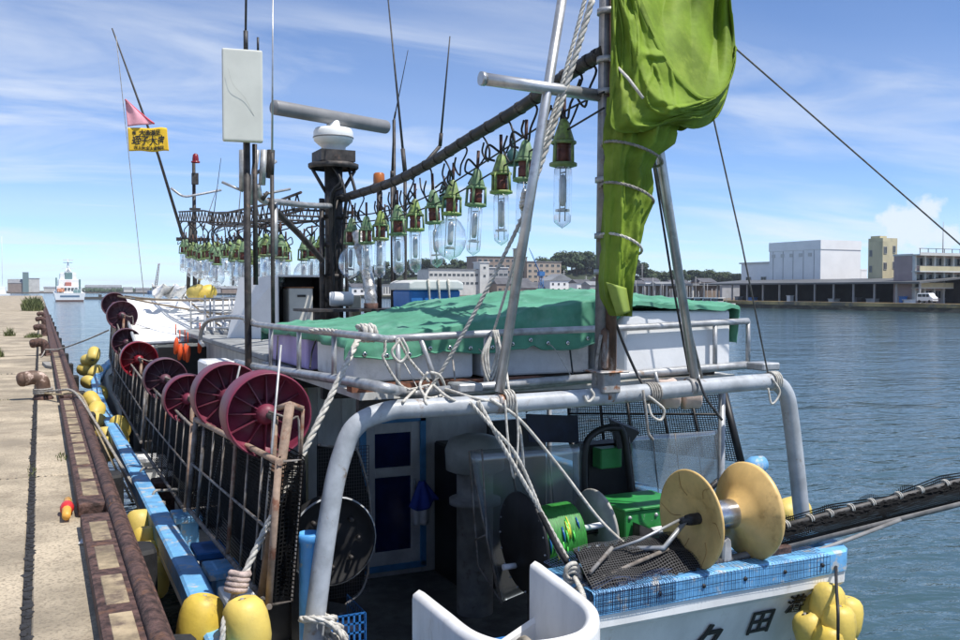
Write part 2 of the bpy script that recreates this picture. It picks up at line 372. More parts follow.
# ================================================================ SETTING: water, quay, far land
WATER = -0.75; QZ = 1.5; QX = 0.50
def water_mat():
    m = bpy.data.materials.new('harbour_water'); m.use_nodes = True; nt = m.node_tree; b = nt.nodes['Principled BSDF']
    b.inputs['Base Color'].default_value = (.042, .085, .100, 1); b.inputs['Roughness'].default_value = .07; b.inputs['IOR'].default_value = 1.33
    ge = N(nt, 'ShaderNodeNewGeometry')
    def layer(scale, st, rot, det, amp):
        mp = N(nt, 'ShaderNodeMapping'); L(nt, ge.outputs['Position'], mp.inputs[0]); mp.inputs['Scale'].default_value = st; mp.inputs['Rotation'].default_value = (0, 0, radians(rot))
        n = N(nt, 'ShaderNodeTexNoise'); L(nt, mp.outputs[0], n.inputs[0]); n.inputs['Scale'].default_value = scale; n.inputs['Detail'].default_value = det; n.inputs['Roughness'].default_value = .55; n.inputs['Distortion'].default_value = .5
        return M_(nt, 'MULTIPLY', n.outputs[0], amp)
    h = M_(nt, 'ADD', M_(nt, 'ADD', layer(.55, (1, 1.9, 1), 20, 3, .30), layer(2.2, (1, 1.7, 1), -12, 4, .085)), layer(.09, (1, 1.6, 1), 35, 2, .7))
    bp = N(nt, 'ShaderNodeBump'); bp.inputs['Strength'].default_value = .9; bp.inputs['Distance'].default_value = .55
    L(nt, h, bp.inputs['Height']); L(nt, bp.outputs[0], b.inputs['Normal'])
    return m
mb = MB(); mb.add([(-2400, -120, WATER), (2800, -120, WATER), (2800, 3600, WATER), (-2400, 3600, WATER)], [(0, 1, 2, 3)])
tag(mb.build('water', water_mat()), 'blue green harbour water with small ripples', None, kind='structure')

# quay: mass, then the concrete slabs laid on it, one by one
mb = MB(); mb.bx(-40, QX, -8, 300, WATER - 3, QZ - .03)
quay = tag(mb.build('quay', concrete_grey), 'concrete quay with worn slabs', None, kind='structure')
ys = [-6.5, -1.6, 3.6, 9.0, 14.05, 15.5, 20.3, 26, 31.8, 37.5, 43.2, 49, 55, 61, 67, 73, 80, 90, 105, 130, 170, 220, 300]
tarx = -.085
for a, b in zip(ys, ys[1:]):
    for x0, x1, m in ((-9, tarx - .024, concrete), (tarx + .024, QX - .002, concrete)):
        s = MB(); s.bx(x0, x1, a + .018, b - .018, QZ - .035, QZ + random.uniform(-.004, .004)); s.build('slab', m, quay, bevel=.008)
s = MB(); s.bx(-40, -9.02, -8, 300, QZ - .03, QZ - .002); s.build('slab', concrete, quay)
s = MB()       # crumbled tar filling in the long joint
for k in range(700):
    y = 2.5 + 34 * (k / 700) ** 1.3 + random.uniform(-.04, .04); r = random.uniform(.010, .030)
    s.lathe([(0, r * .2), (r * .75, r * .2), (r, 0), (r * .9, -.02)], (tarx + random.uniform(-.02, .02), y, QZ - .004), n=6, sx=random.uniform(.7, 1.4), flat=True)
s.bx(tarx - .0235, tarx + .0235, -6, 300, QZ - .028, QZ - .008)
tag(s.build('tar_joint', tar, quay), kind='stuff')
s = MB()
for y in (9.0, 20.3):
    for k in range(26):
        x = -2.6 + 2.9 * random.random(); r = random.uniform(.01, .03)
        s.lathe([(0, r * .5), (r, 0)], (x, y + random.uniform(-.02, .02), QZ - .004), n=5, flat=True)
tag(s.build('joint_dirt', tar, quay), kind='stuff')
s = MB(); s.bx(QX, QX + .07, -6, 300, QZ - .42, QZ - .04); s.build('edge_beam', rust, quay, bevel=.01)

# steel wheel stops along the edge, filled with concrete
def wheel_stop(y0, y1, idx, label):
    t = thing('wheel_stop', label, 'wheel stop', (.36, y0, QZ), 'rusty wheel stops along the quay edge')
    z = QZ
    s = MB(); s.bx(.228, .43, y0 + .03, y1 - .03, z, z + .098); s.build('steel_case', rust, t, bevel=.022, seg=2)
    s = MB()
    s.tube(spl([(.458, y0 + .02, z), (.458, y0 + .08, z + .09), (.458, y0 + .25, z + .10), (.458, y1 - .25, z + .10), (.458, y1 - .08, z + .09), (.458, y1 - .02, z)], 4), .048, 10)
    s.build('outer_pipe', rust, t)
    n = max(1, int((y1 - y0 - .5) / .62)); st = (y1 - y0 - .5) / n
    for k in range(n):
        a = y0 + .25 + k * st
        if y0 > 20: continue
        s = MB(); s.bx(.272, .382, a + .07, a + st - .07, z + .08, z + .101 + random.uniform(-.001, .003)); s.build('concrete_inset', concrete_pale, t, bevel=.004)
    return t
wheel_stop(-.6, 6.95, 0, 'rusty wheel stop with concrete insets beside the row of yellow hull floats')
wheel_stop(7.2, 14.5, 1, 'rusty wheel stop with concrete insets reaching up to the pale worn bollard')
wheel_stop(14.75, 25.5, 2, 'rusty wheel stop between the pale worn bollard and the next one')
wheel_stop(25.8, 37, 3, 'rusty wheel stop beside the weed tuft and middle bollards')
wheel_stop(37.3, 60, 4, 'rusty wheel stop beside the farthest bollards')
wheel_stop(60.3, 95, 5, 'rusty wheel stop beside the large green weed clump')

# bent pipe bollards
def bollard(x, y, m, label, k=1.0):
    t = thing('mooring_bollard', label, 'bollard', (x, y, QZ), 'bent iron bollards on the quay')
    pts = spl([(x + .12, y, QZ - .02), (x + .12, y, QZ + .19), (x + .09, y, QZ + .295), (x - .01, y, QZ + .335), (x - .13, y, QZ + .315)], 6)
    s = MB(); n = len(pts); s.tube(pts, [.105 * k + .012 * max(0, i / n - .6) for i in range(n)], 18)
    e = pts[-1]; s.lathe([(.109 * k, 0), (.112 * k, .03), (.10 * k, .075), (.06 * k, .105), (0, .112)], e, (-1, 0, -.15), 18); s.build('horn', m, t)
    s = MB(); s.lathe([(.145, -.01), (.15, .02), (.125, .05), (.115, .06)], (x + .12, y, QZ), n=18); s.build('foot', rust, t)
    return t
bol_m = mat('bollard_worn', (.14, .085, .06), .62, var=.3, scale=6, col2=(.55, .42, .35), m2=(.54, .62), s2=6, bump=.3)
bollard(-.10, 15.4, bol_m, 'bent rusty bollard with pale worn patches on its horn, rope around it')
bollard(-.02, 25.6, rust, 'dark bent bollard with a rope running to the awning side of the boat')
bollard(.0, 36.5, rust, 'dark bent bollard beside a low weed tuft')
bollard(.02, 47, rust, 'first of the two small bollards beyond the weed tuft')
bollard(.05, 57, rust, 'second of the two small bollards beyond the weed tuft')
s = MB(); s.prism([(.10, 21.4, QZ + .002), (.20, 21.1, QZ + .002), (.17, 22.5, QZ + .002), (.02, 22.6, QZ + .002)], (0, 0, .06)); one(s, 'scrap_plate', concrete_grey, 'small grey scrap plate lying between two bollards', 'plate')

# rubber fenders hung on the quay wall
for k, y in enumerate([4.9, 6.9, 9.8, 12.2, 14.8, 18.0, 21.4, 25, 29, 33.5, 38.5, 44.5, 51, 58, 66, 75]):
    s = MB(); s.prism([(QX + .07, y - .19, 0), (QX + .22, y - .13, 0), (QX + .22, y + .13, 0), (QX + .07, y + .19, 0)], (0, 0, 1.45)); s.v = [p + Vector((0, 0, QZ - 1.62)) for p in s.v]
    one(s, 'rubber_fender', rubber, 'black rubber fender block bolted on the quay wall', 'fender', 'rubber fenders on the quay wall', bevel=.025)

# small float left on the quay
t = thing('fishing_float', 'small yellow and red stick float lying on the concrete quay', 'float', P(67, 508, Z=QZ))
c = P(67, 508, Z=QZ + .045); d = Vector((.04, 1, 0)).normalized()
s = MB(); s.lathe([(0, -.28), (.03, -.275), (.034, -.06), (.034, .05), (.03, .26), (0, .27)], c, d, 10); s.build('stick', mat('float_orange', (.72, .36, .06), .5), t)
s = MB(); s.lathe([(.03, -.075), (.045, -.06), (.05, 0), (.045, .06), (.03, .075)], c + d * .0, d, 12); s.build('collar', mat('float_red', (.6, .03, .03), .45), t)
s = MB(); s.prism([(-.01, 0, 0), (.07, .0, 0), (.085, .11, 0), (.02, .13, 0)], (0, 0, .006)); p0 = P(80, 544, Z=QZ + .008); s.v = [p + p0 for p in s.v]; one(s, 'paper_scrap', foam_grey, 'pale scrap of paper on the quay beside the wheel stop', 'scrap')

# weeds
grass_m = mat('weed_green', (.115, .135, .045), .7, var=.35, scale=6)
def tuft(c, R, h, n, label, name='weed_tuft', sy=1):
    s = MB(); c = Vector(c)
    for _ in range(n):
        a = random.random() * 2 * pi; r = R * sqrt(random.random()); b = c + Vector((r * cos(a), r * sin(a) * sy, 0)); hh = h * (1 - .6 * (r / R) ** 2) * random.uniform(.5, 1.1)
        ln = Vector((random.uniform(-.5, .5), random.uniform(-.5, .5), 0)) * hh; wv = Vector((random.uniform(-1, 1), random.uniform(-1, 1), 0)).normalized() * (hh * .05 + .004)
        s.add([b - wv, b + wv, b + ln * .5 + Vector((0, 0, hh * .6)) + wv * .8, b + ln * .5 + Vector((0, 0, hh * .6)) - wv * .8, b + ln + Vector((0, 0, hh))], [(0, 1, 2, 3), (3, 2, 4)])
    return tag(one(s, name, grass_m, label, 'weeds'), kind='stuff')
tuft((-.55, 83, QZ), .8, 1.2, 1100, 'large green weed clump overgrowing the quay edge', 'weed_clump', 4.0)
tuft((-.22, 35.5, QZ), .3, .22, 200, 'low weed tuft by the dark bollards')
tuft((-1.0, 37, QZ), .2, .36, 90, 'upright weed tuft alone on the slabs')
tuft((-1.0, 25.6, QZ), .2, .32, 70, 'thin weed sprig in a slab joint')
tuft((-.085, 9.3, QZ - .02), .05, .05, 60, 'tiny weeds sprouting from the tar joint', sy=10)
tuft((.17, 9.9, QZ - .01), .06, .06, 40, 'tiny weeds at the foot of the wheel stop', sy=5)
tuft((-.7, 15.5, QZ - .005), .3, .05, 60, 'dry weeds in the joint beside the pale bollard', sy=.15)

# ---------------------------------------------------------------- far land
LZ = .55
land = [(141, 60), (141, 430), (132, 700), (66, 1200), (-400, 1260), (-400, 3400), (2600, 3400), (2600, 60)]
mb = MB(); mb.prism([(x, y, WATER - 2) for x, y in land], (0, 0, LZ - WATER + 2))
landm = mat('far_quay_stone', (.20, .155, .105), .9, var=.4, scale=.35, col2=(.10, .08, .06), m2=(.45, .6), s2=.2, stretch=(1, 1, 3))
tag(mb.build('far_quay', landm), 'far quay across the harbour', None, kind='structure')
stonecap = mat('far_quay_cap', (.42, .29, .13), .9, var=.3, scale=.15, col2=(.17, .14, .11), m2=(.5, .6), s2=.12)
mb = MB(); mb.bx(140.7, 143, 60, 430, LZ - .5, LZ + .22); tag(mb.build('quay_edge', stonecap), None, None, kind='structure')

def bearing(u): return PSI + atan((u - 480) / F)
def yat(u, X): return X / tan(bearing(u))
def xat(u, Y): return Y * tan(bearing(u))
def dist(X, Y): return X * sin(PSI) + Y * cos(PSI)
def zat(v, X, Y): return CAM.z + (HOR - v) / F * dist(X, Y)

wall_white = mat('far_white_wall', (.84, .845, .84), .6, var=.03, scale=.3)
wall_pale = mat('far_pale_wall', (.60, .60, .57), .7, var=.08, scale=.3, col2=(.42, .41, .39), m2=(.5, .75), s2=.25)
wall_tan = mat('far_tan_wall', (.57, .51, .33), .75, var=.10, scale=.3, col2=(.36, .33, .24), m2=(.52, .75), s2=.35, stretch=(1, 1, .3))
wall_brown = mat('far_brown_wall', (.28, .22, .18), .75, var=.1, scale=.3)
wall_pink = mat('far_pink_wall', (.40, .30, .29), .75, var=.08, scale=.3)
wall_grey = mat('far_grey_wall', (.36, .36, .36), .75, var=.1, scale=.3)
roof_dark = mat('far_dark_roof', (.085, .085, .095), .6, var=.2, scale=.4)
roof_grey = mat('far_grey_roof', (.24, .25, .26), .6, var=.15, scale=.2)
roof_green = mat('far_green_roof', (.16, .22, .17), .7, var=.15, scale=.2)
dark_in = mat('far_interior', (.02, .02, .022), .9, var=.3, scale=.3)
def win_mesh(w, h, ax):
    # a window with frame bars and sill, standing 6 cm out of the wall; ax = face normal '-x' or '-y'
    key = ('win', round(w, 2), round(h, 2), ax)
    if key in MAT: return MAT[key]
    s = MB()
    if ax == '-y': s.bx(-w / 2, w / 2, -.06, .04, -h / 2, h / 2)
    else: s.bx(-.06, .04, -w / 2, w / 2, -h / 2, h / 2)
    f = MB(); t = .09
    for a0, a1, b0, b1 in ((-w / 2 - t, w / 2 + t, h / 2, h / 2 + t), (-w / 2 - t, w / 2 + t, -h / 2 - t, -h / 2), (-w / 2 - t, -w / 2, -h / 2, h / 2), (w / 2, w / 2 + t, -h / 2, h / 2), (-t / 2, t / 2, -h / 2, h / 2)):
        if ax == '-y': f.bx(a0, a1, -.11, .04, b0, b1)
        else: f.bx(-.11, .04, a0, a1, b0, b1)
    res = []
    for q, nm, mm in ((s, 'pane', winglass), (f, 'frame', wall_grey)):
        me = bpy.data.meshes.new(nm); me.from_pydata(q.v, [], q.f); me.materials.append(mm); res.append(me)
    MAT[key] = res; return res
def window(parent, x, y, z, w, h, ax):
    pane, frame = win_mesh(w, h, ax); W = WL[parent.name]
    o = bpy.data.objects.new('window', pane); COL.objects.link(o); o.parent = parent; o.location = Vector((x, y, z)) - W
    f = bpy.data.objects.new('frame', frame); COL.objects.link(f); f.parent = o
def building(name, label, x0, x1, y0, y1, z0, z1, wallm, roofm=None, gable=0, rows=0, cols=0, crow=0, ww=1.2, wh=1.1, over=.4, group=None, cat='building', zlo=.25, parapet=.0, ridge='x'):
    t = thing(name, label, cat, ((x0 + x1) / 2, (y0 + y1) / 2, z0), group)
    s = MB(); s.bx(x0, x1, y0, y1, z0, z1); s.build('wall', wallm, t)
    s = MB()
    if gable:
        if ridge == 'x':
            ym = (y0 + y1) / 2; s.prism([(x0 - over, y0 - over, z1 - .05), (x0 - over, ym, z1 + gable), (x0 - over, y1 + over, z1 - .05), (x0 - over, ym, z1 - .02)], (x1 - x0 + 2 * over, 0, 0))
        else:
            xm = (x0 + x1) / 2; s.prism([(x0 - over, y0 - over, z1 - .05), (xm, y0 - over, z1 + gable), (x1 + over, y0 - over, z1 - .05), (xm, y0 - over, z1 - .02)], (0, y1 - y0 + 2 * over, 0))
            g = MB(); g.prism([(x0, y0, z1), (x1, y0, z1), (xm, y0, z1 + gable * .93)], (0, y1 - y0, 0)); g.build('gable', wallm, t)
    else: s.bx(x0 - over, x1 + over, y0 - over, y1 + over, z1 + .01, z1 + .01 + (parapet or .35))
    s.build('roof', roofm or roof_grey, t)
    H = z1 - z0
    for r in range(rows):
        z = z0 + H * (zlo + (1 - zlo) * (r + .35) / rows)
        for c in range(cols): window(t, x0 + (x1 - x0) * (c + .5) / cols, y0, z, ww, wh, '-y')
        for c in range(crow): window(t, x0, y0 + (y1 - y0) * (c + .5) / crow, z, ww, wh, '-x')
    return t

# ---- across the basin: white cold store, tan stair tower, office block, market canopy
Xc = 160; Yc = yat(820, Xc); zt = zat(240, Xc, Yc)
t = building('cold_store', 'large windowless white cold store with a deep roof band', Xc, xat(860, Yc), Yc, yat(769, Xc), LZ, zt - 2.1, wall_white, wall_white, over=.12, parapet=2.1)
yl = yat(769, Xc)
for k in range(5):
    s = MB(); y = Yc + (yl - Yc) * (k + .6) / 5; s.bx(Xc - .05, Xc, y - .07, y + .07, LZ + 4, zt - 2.2); s.build('panel_seam', wall_grey, t)
for k in range(5):
    y = Yc + (yl - Yc) * (k + 1.1) / 5.6; s = MB(); s.bx(Xc - .14, Xc, y - .5, y + .5, zt - 3.6, zt - 2.8); s.build('vent', wall_pale, t)
building('low_shed', 'low white shed adjoining the windowless cold store', Xc + 1, Xc + 12, yl + .3, yat(741, Xc + 1), LZ, zat(263, Xc, yl), wall_white, wall_pale, crow=2, rows=1, ww=1.6, wh=1, zlo=.35)
building('link_block', 'narrow white block between the cold store and the tan tower', xat(860.5, Yc + 3), xat(866.5, Yc + 3), Yc + 3, Yc + 9, LZ, zat(270, Xc + 9, Yc), wall_white, wall_white, rows=1, cols=1, ww=.8, wh=1.6, zlo=.3, over=.05)
Xt = 158; Yt = yat(882, Xt); z2 = zat(238, Xt, Yt)
t = building('stair_tower', 'tall tan stair tower with small dark windows', Xt, xat(896.5, Yt), Yt, yat(867.5, Xt), LZ, z2 - .7, wall_tan, wall_tan, over=.0, parapet=.7)
s = MB(); s.bx(Xt + .3, Xt + 2.3, Yt + 1, Yt + 3.4, z2, z2 + .5); s.build('roof_block', wall_tan, t)
for r in range(3):
    zz_ = LZ + 3.7 + r * 3.3
    window(t, Xt + .7, Yt, zz_ + .6, .7, 1.3, '-y'); window(t, Xt + 3.3, Yt, zz_ + .8, .6, 1.3, '-y'); window(t, Xt, Yt + 3.0, zz_, .5, 1.2, '-x')
Xo = 148; Yo = yat(919, Xo); zo = zat(254, Xo, Yo); x2 = 186
t = thing('office_block', 'three storey office block with pale balcony bands and pinkish end wall', 'building', (Xo + 10, Yo + 3, LZ))
y2 = yat(893, Xo)
s = MB(); s.bx(Xo + .05, x2, Yo + 1.5, y2, LZ, zo); s.build('wall', wall_pink, t)
fh = (zo - LZ) / 3
for k in range(1, 4):
    z = LZ + k * fh
    s = MB(); s.bx(Xo - .25, x2, Yo - .3, Yo + 1.6, z - .25, z - .02); s.build('balcony_floor', wall_pale, t)
    s = MB(); s.bx(Xo - .25, x2, Yo - .3, Yo - .15, z - .02, z + (.85 if k < 3 else .3)); s.build('balcony_band', wall_tan if k < 3 else wall_pale, t)
for k in range(14):
    s = MB(); x = Xo - .1 + k * 2.6; s.bx(x, x + .45, Yo + .9, Yo + 1.49, LZ, zo - .26); s.build('pillar', wall_pale, t)
for r in range(3):
    for k in range(13):
        x = Xo + 1.65 + k * 2.6; window(t, x, Yo + 1.5, LZ + r * fh + fh * .56, 1.7, 1.35, '-y')
s = MB(); s.bx(Xo - .1, Xo + .05, Yo + 1.4, y2 + .1, zo - .25, zo + .1); s.build('roof_edge', wall_pale, t)
s = MB()
for k in range(16): s.bx(Xo + .2 + k * 2.2, Xo + .3 + k * 2.2, Yo + .1, Yo + .2, zo + .25, zo + 1.0)
s.bx(Xo, x2, Yo + .1, Yo + .2, zo + 1.0, zo + 1.1); s.build('roof_railing', roof_dark, t)
s = MB(); xm_ = xat(942, Yo + 3); s.tube([(xm_, Yo + 3, zo), (xm_, Yo + 3, zat(222, xm_, Yo + 3))], [.12, .05], 6); s.build('flag_mast', wall_grey, t)
# market canopy
Xk = 145; ya = yat(921, Xk); yb = yat(701, Xk); ze = zat(284.5, Xk, 150)
t = thing('market_canopy', 'long open fish market canopy with grey roof and pale columns on the far quay', 'canopy', (Xk + 5, (ya + yb) / 2, LZ))
s = MB(); s.prism([(Xk - .5, ya, ze), (Xk + 12.5, ya, ze + 1.0), (Xk + 12.5, ya, ze + 1.25), (Xk - .5, ya, ze + .35)], (0, yb - ya, 0)); s.build('roof', mat('canopy_roof', (.11, .115, .12), .6, var=.15, scale=.2), t)
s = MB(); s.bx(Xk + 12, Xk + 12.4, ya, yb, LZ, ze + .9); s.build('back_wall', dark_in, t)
n = 13
for k in range(n):
    y = ya + .6 + (yb - ya - 1.2) * k / (n - 1)
    s = MB(); s.bx(Xk + .2, Xk + .5, y - .15, y + .15, LZ, ze + .05); s.build('column', wall_grey, t)
# things under the canopy
def van(x, y, label):
    t = thing('parked_van', label, 'van', (x, y, LZ + .26)); z = LZ + .26
    s = MB(); pr = [(0, .35), (0, 1.15), (.15, 1.75), (2.5, 1.8), (3.0, 1.15), (3.35, 1.0), (3.4, .35)]
    s.prism([(x - .72, y - a, z + b) for a, b in pr], (1.45, 0, 0)); s.build('body', wall_white, t, bevel=.06)
    for y0, y1 in ((.3, 1.1), (1.2, 1.95), (2.05, 2.6)): s = MB(); s.bx(x - .735, x - .715, y - y1, y - y0, z + 1.1, z + 1.6); s.build('side_window', winglass, t)
    for q in (.6, 2.7):
        for sx in (-.68, .62): s = MB(); s.lathe([(0, -.06), (.28, -.06), (.28, .1), (0, .1)], (x + sx, y - q, z + .28), (1, 0, 0), 12); s.build('wheel', rubber, t)
    s = MB(); s.bx(x - .6, x + .6, y - 3.43, y - 3.4, z + .6, z + .8); s.build('headlights', wall_grey, t)
van(143.9, yat(919, 143.9), 'white parked van on the far quay before the office block')
colors = [('grey', wall_grey), ('blue', blue_deep), ('white', wall_white), ('pale', wall_pale), ('dark', roof_dark)]
for k, u in enumerate([738, 752, 790, 833, 856, 872, 903, 908]):
    nm, m = colors[k % 5]; y = yat(u, Xk + 2); s = MB(); sx, sy, sz = [(1.4, 1.1, 1.0), (1.2, 2.0, .8), (1.0, 1.0, 1.3), (1.5, 1.6, .7)][k % 4]
    s.bx(Xk + 1.5, Xk + 1.5 + sx, y - sy / 2, y + sy / 2, LZ, LZ + sz); s.bx(Xk + 1.4, Xk + 1.6 + sx, y - sy / 2 - .1, y + sy / 2 + .1, LZ + sz, LZ + sz + .12)
    one(s, 'fish_bin', m, nm + ' lidded fish bin standing under the market canopy', 'bin', 'bins under the market canopy')
# long low shed roof further along the far quay
Xk2 = 146; ya2 = yb + 4; yb2 = yat(604, Xk2)
t = thing('long_shed', 'long low grey shed running along the far quay behind the moored boats', 'shed', (Xk2 + 4, (ya2 + yb2) / 2, LZ))
s = MB(); s.bx(Xk2 - .4, Xk2 + 9, ya2, yb2, ze - .1, ze + .45); s.build('roof', roof_grey, t)
s = MB(); s.bx(Xk2 + 4, Xk2 + 8.5, ya2 + .5, yb2 - .5, LZ, ze - .1); s.build('wall', wall_brown, t)
for k in range(16):
    y = ya2 + .7 + (yb2 - ya2 - 1.4) * k / 15; s = MB(); s.bx(Xk2, Xk2 + .4, y - .2, y + .2, LZ, ze - .1); s.build('column', wall_pale, t)
# small boats moored along the far quay, masts up
def small_boat(x, y, L_, m, label, mast=4.5):
    t = thing('moored_boat', label, 'boat', (x, y, WATER), 'small boats moored at the far quay')
    s = MB(); W_ = L_ * .26
    def hull(a, b):
        k = 1 - max(0, (a - .55) / .45) ** 2; z = WATER - .1 + (1.0 + .5 * a * a) * min(1, b * 2 if b < .5 else 1); q = (b if b < .5 else .5) * 2
        return Vector((x + (-1 if b < .5 else 1) * 0, y - L_ / 2 + L_ * a, z))
    for sgn in (-1, 1): s.grid(lambda a, b: Vector((x + sgn * W_ / 2 * (1 - max(0, (a - .5) / .5) ** 2) * (.72 + .28 * b), y - L_ / 2 + L_ * (a + .04 * b * a), WATER - .15 + b * (1.1 + .5 * a * a))), 10, 2)
    s.add([(x - W_ * .36, y - L_ / 2, WATER - .15), (x + W_ * .36, y - L_ / 2, WATER - .15), (x + W_ / 2, y - L_ / 2, WATER + .95), (x - W_ / 2, y - L_ / 2, WATER + .95)], [(0, 1, 2, 3)])
    s.build('hull', m, t)
    s = MB(); s.grid(lambda a, b: Vector((x + (b - .5) * W_ * .98 * (1 - max(0, (a - .5) / .5) ** 2), y - L_ / 2 + L_ * a, WATER + .75 + .45 * a * a)), 10, 2); s.build('deck', wall_pale, t)
    s = MB(); s.bx(x - W_ * .3, x + W_ * .3, y - L_ * .15, y + L_ * .1, WATER + .7, WATER + 2.1); s.bx(x - W_ * .36, x + W_ * .36, y - L_ * .2, y + L_ * .14, WATER + 2.1, WATER + 2.2); s.build('wheelhouse', wall_white, t)
    s = MB(); s.bx(x - W_ * .31, x + W_ * .25, y - L_ * .16, y + L_ * .07, WATER + 1.45, WATER + 1.95); s.build('window', winglass, t)
    s = MB(); s.tube([(x, y + L_ * .12, WATER + .8), (x, y + L_ * .14, WATER + mast)], .07, 6); s.tube([(x, y + L_ * .14, WATER + mast * .95), (x, y + L_ * .45, WATER + 1.2)], .025, 5); s.build('mast', wall_grey, t)
    s = MB(); s.tube([(x, y - L_ * .35, WATER + .7), (x, y - L_ * .35, WATER + mast * .75)], .06, 6); s.build('aft_mast', wall_grey, t)
hc = [('white', wall_white), ('blue', mat('pale_blue_hull', (.12, .26, .36), .5)), ('pale', wall_pale)]
for k in range(13):
    nm, m = hc[k % 3]; u = 716 - k * 8.6
    X = 136.5; Y = yat(u, X); small_boat(X, Y, 8.5 if k else 10, m, nm + ' small fishing boat moored along the far quay, masts up', 4.2 + (k * 37 % 5) * .7)

# ---- town behind, at its own distances
def town(name, label, u0, u1, vt, Y, dep, wallm, roofm=None, v0=None, **kw):
    x0 = xat(u0, Y); x1 = xat(u1, Y); z1 = zat(vt, (x0 + x1) / 2, Y)
    return building(name, label, x0, x1, Y, Y + dep, LZ, z1, wallm, roofm, **kw)
town('apartment_block', 'tall brown apartment block with rows of windows on the hill side', 477, 527, 257, 470, 14, wall_brown, roof_green, rows=6, cols=9, ww=2.0, wh=1.3, zlo=.1)
town('apartment_tower', 'stepped apartment wing with a lift tower beside the brown block', 527, 561, 262, 466, 14, mat('far_beige_wall', (.40, .33, .26), .75), roof_grey, rows=5, cols=6, ww=1.8, wh=1.3, zlo=.15)
t = town('lift_tower', 'slim tan lift tower rising above the apartment block', 517, 523.5, 249, 480, 5, mat('far_beige_tower', (.42, .34, .26), .75), roof_grey)
town('harbour_office', 'long white harbour building with a strip of windows and roof hut', 429, 483, 269.5, 432, 16, wall_pale, roof_grey, rows=2, cols=12, ww=1.5, wh=1.1, zlo=.35)
town('roof_hut', 'small white block on the corner of the harbour building', 480, 489, 262.5, 430, 8, wall_pale, wall_white, rows=2, cols=1, ww=1.2, zlo=.5)
town('grey_annex', 'grey two storey annex between harbour building and dark roofed houses', 489, 508, 268, 438, 12, wall_grey, wall_white, rows=2, cols=4, ww=2.0, wh=1.1)
town('dark_roof_house', 'long house with dark tiled roof behind the harbour', 497, 532, 284, 425, 10, wall_brown, roof_dark, gable=3.2, rows=1, cols=6, ww=1.5)
town('dark_roof_warehouse', 'low brown warehouse with dark roof beside the blue crane', 520, 550, 288, 405, 9, wall_brown, roof_dark, gable=3.0, rows=1, cols=4, ww=1.5)
town('white_house', 'white gabled house with small windows near the blue crane', 550, 573, 280.5, 400, 10, wall_white, roof_grey, gable=3.4, ridge='y', rows=2, cols=4, ww=1, wh=1)
town('white_house', 'white warehouse with ribbed wall at the water edge', 383, 407, 285, 436, 9, mat('far_ribbed_wall', (.62, .62, .58), .6), roof_grey, rows=1, cols=9, ww=.5, wh=3.2, zlo=.25)
for k, (u0, u1, vt, Y) in enumerate([(352, 372, 287, 440), (371, 384, 288, 445), (404, 431, 288, 450), (577, 592, 283, 390), (590, 602, 285, 380), (632, 645, 283.5, 420), (644, 660, 281, 430), (658, 676, 285, 400), (672, 690, 283, 420), (688, 702, 285, 380), (598, 612, 280, 440), (702, 716, 282, 330)]):
    a, b, nm = [(wall_white, roof_dark, 'white walled house with a dark roof'), (wall_grey, roof_grey, 'grey house with a grey roof'), (wall_brown, roof_dark, 'brown house with a dark roof')][k % 3]
    town('town_house', nm + ' in the town across the harbour', u0, u1, vt, Y, 8, a, b, gable=1.8, rows=1, cols=3, ww=1.2, group='small houses of the town across the harbour')
town('blue_shed', 'low shed with a blue roof among the trees behind the cold store', 722, 741, 285, 240, 8, wall_grey, mat('far_blue_roof', (.03, .10, .30), .5), gable=0, rows=0)
# blue harbour crane
Yk = 395; t = thing('harbour_crane', 'blue jib crane rising between the houses across the harbour', 'crane', (xat(541, Yk), Yk, LZ))
crb = mat('crane_blue', (.03, .16, .42), .5)
s = MB(); cx = xat(541, Yk); zc = zat(276, cx, Yk)
for dx, dy in ((-1, -1), (1, -1), (1, 1), (-1, 1)): s.tube([(cx + dx, Yk + dy, LZ), (cx + dx * .6, Yk + dy * .6, zc)], .16, 5)
for k in range(4):
    z = LZ + (zc - LZ) * k / 4; s.tube([(cx - 1, Yk - 1, z), (cx + .9, Yk - 1, z + (zc - LZ) / 4)], .09, 4); s.tube([(cx - 1, Yk - 1, z), (cx - 1, Yk + .9, z + (zc - LZ) / 4)], .09, 4)
s.build('tower', crb, t)
s = MB(); s.bx(cx - 1.5, cx + 1.5, Yk - 1.2, Yk + 1.2, zc, zc + 2.2); s.build('cab', crb, t)
s = MB(); tip = P(529, 248, Y=Yk); s.tube([(cx - .5, Yk, zc + 1), tip], [.35, .15], 5); s.tube([(cx + .8, Yk, zc + 2), tip], .05, 4); s.build('jib', crb, t)

# hill and trees
hillm = mat('hill_green', (.035, .052, .024), .9, var=.3, scale=.05)
def hill(u0, u1, vt, Y, dep, name='hill'):
    x0 = xat(u0, Y); x1 = xat(u1, Y); H = zat(vt, (x0 + x1) / 2, Y) - LZ; s = MB()
    s.grid(lambda a, b: Vector((x0 + (x1 - x0) * a, Y + dep * (b - .5), LZ - .3 + H * max(0, sin(pi * a)) ** .42 * max(0, sin(pi * b)) ** .6 * (.85 + .15 * noise.noise(Vector((a * 4, b * 3, Y)))))), 26, 10)
    tag(s.build(name, hillm), None, None, kind='structure'); return lambda a, b: LZ - .3 + H * max(0, sin(pi * a)) ** .42 * max(0, sin(pi * b)) ** .6 * (.85 + .15 * noise.noise(Vector((a * 4, b * 3, Y))))
LEAF = [mat('leaf_dark', (.030, .052, .022), .8, var=.35, scale=.5), mat('leaf_mid', (.045, .075, .028), .8, var=.35, scale=.5), mat('leaf_pale', (.065, .095, .035), .8, var=.35, scale=.5)]
bark = mat('bark', (.07, .05, .035), .9)
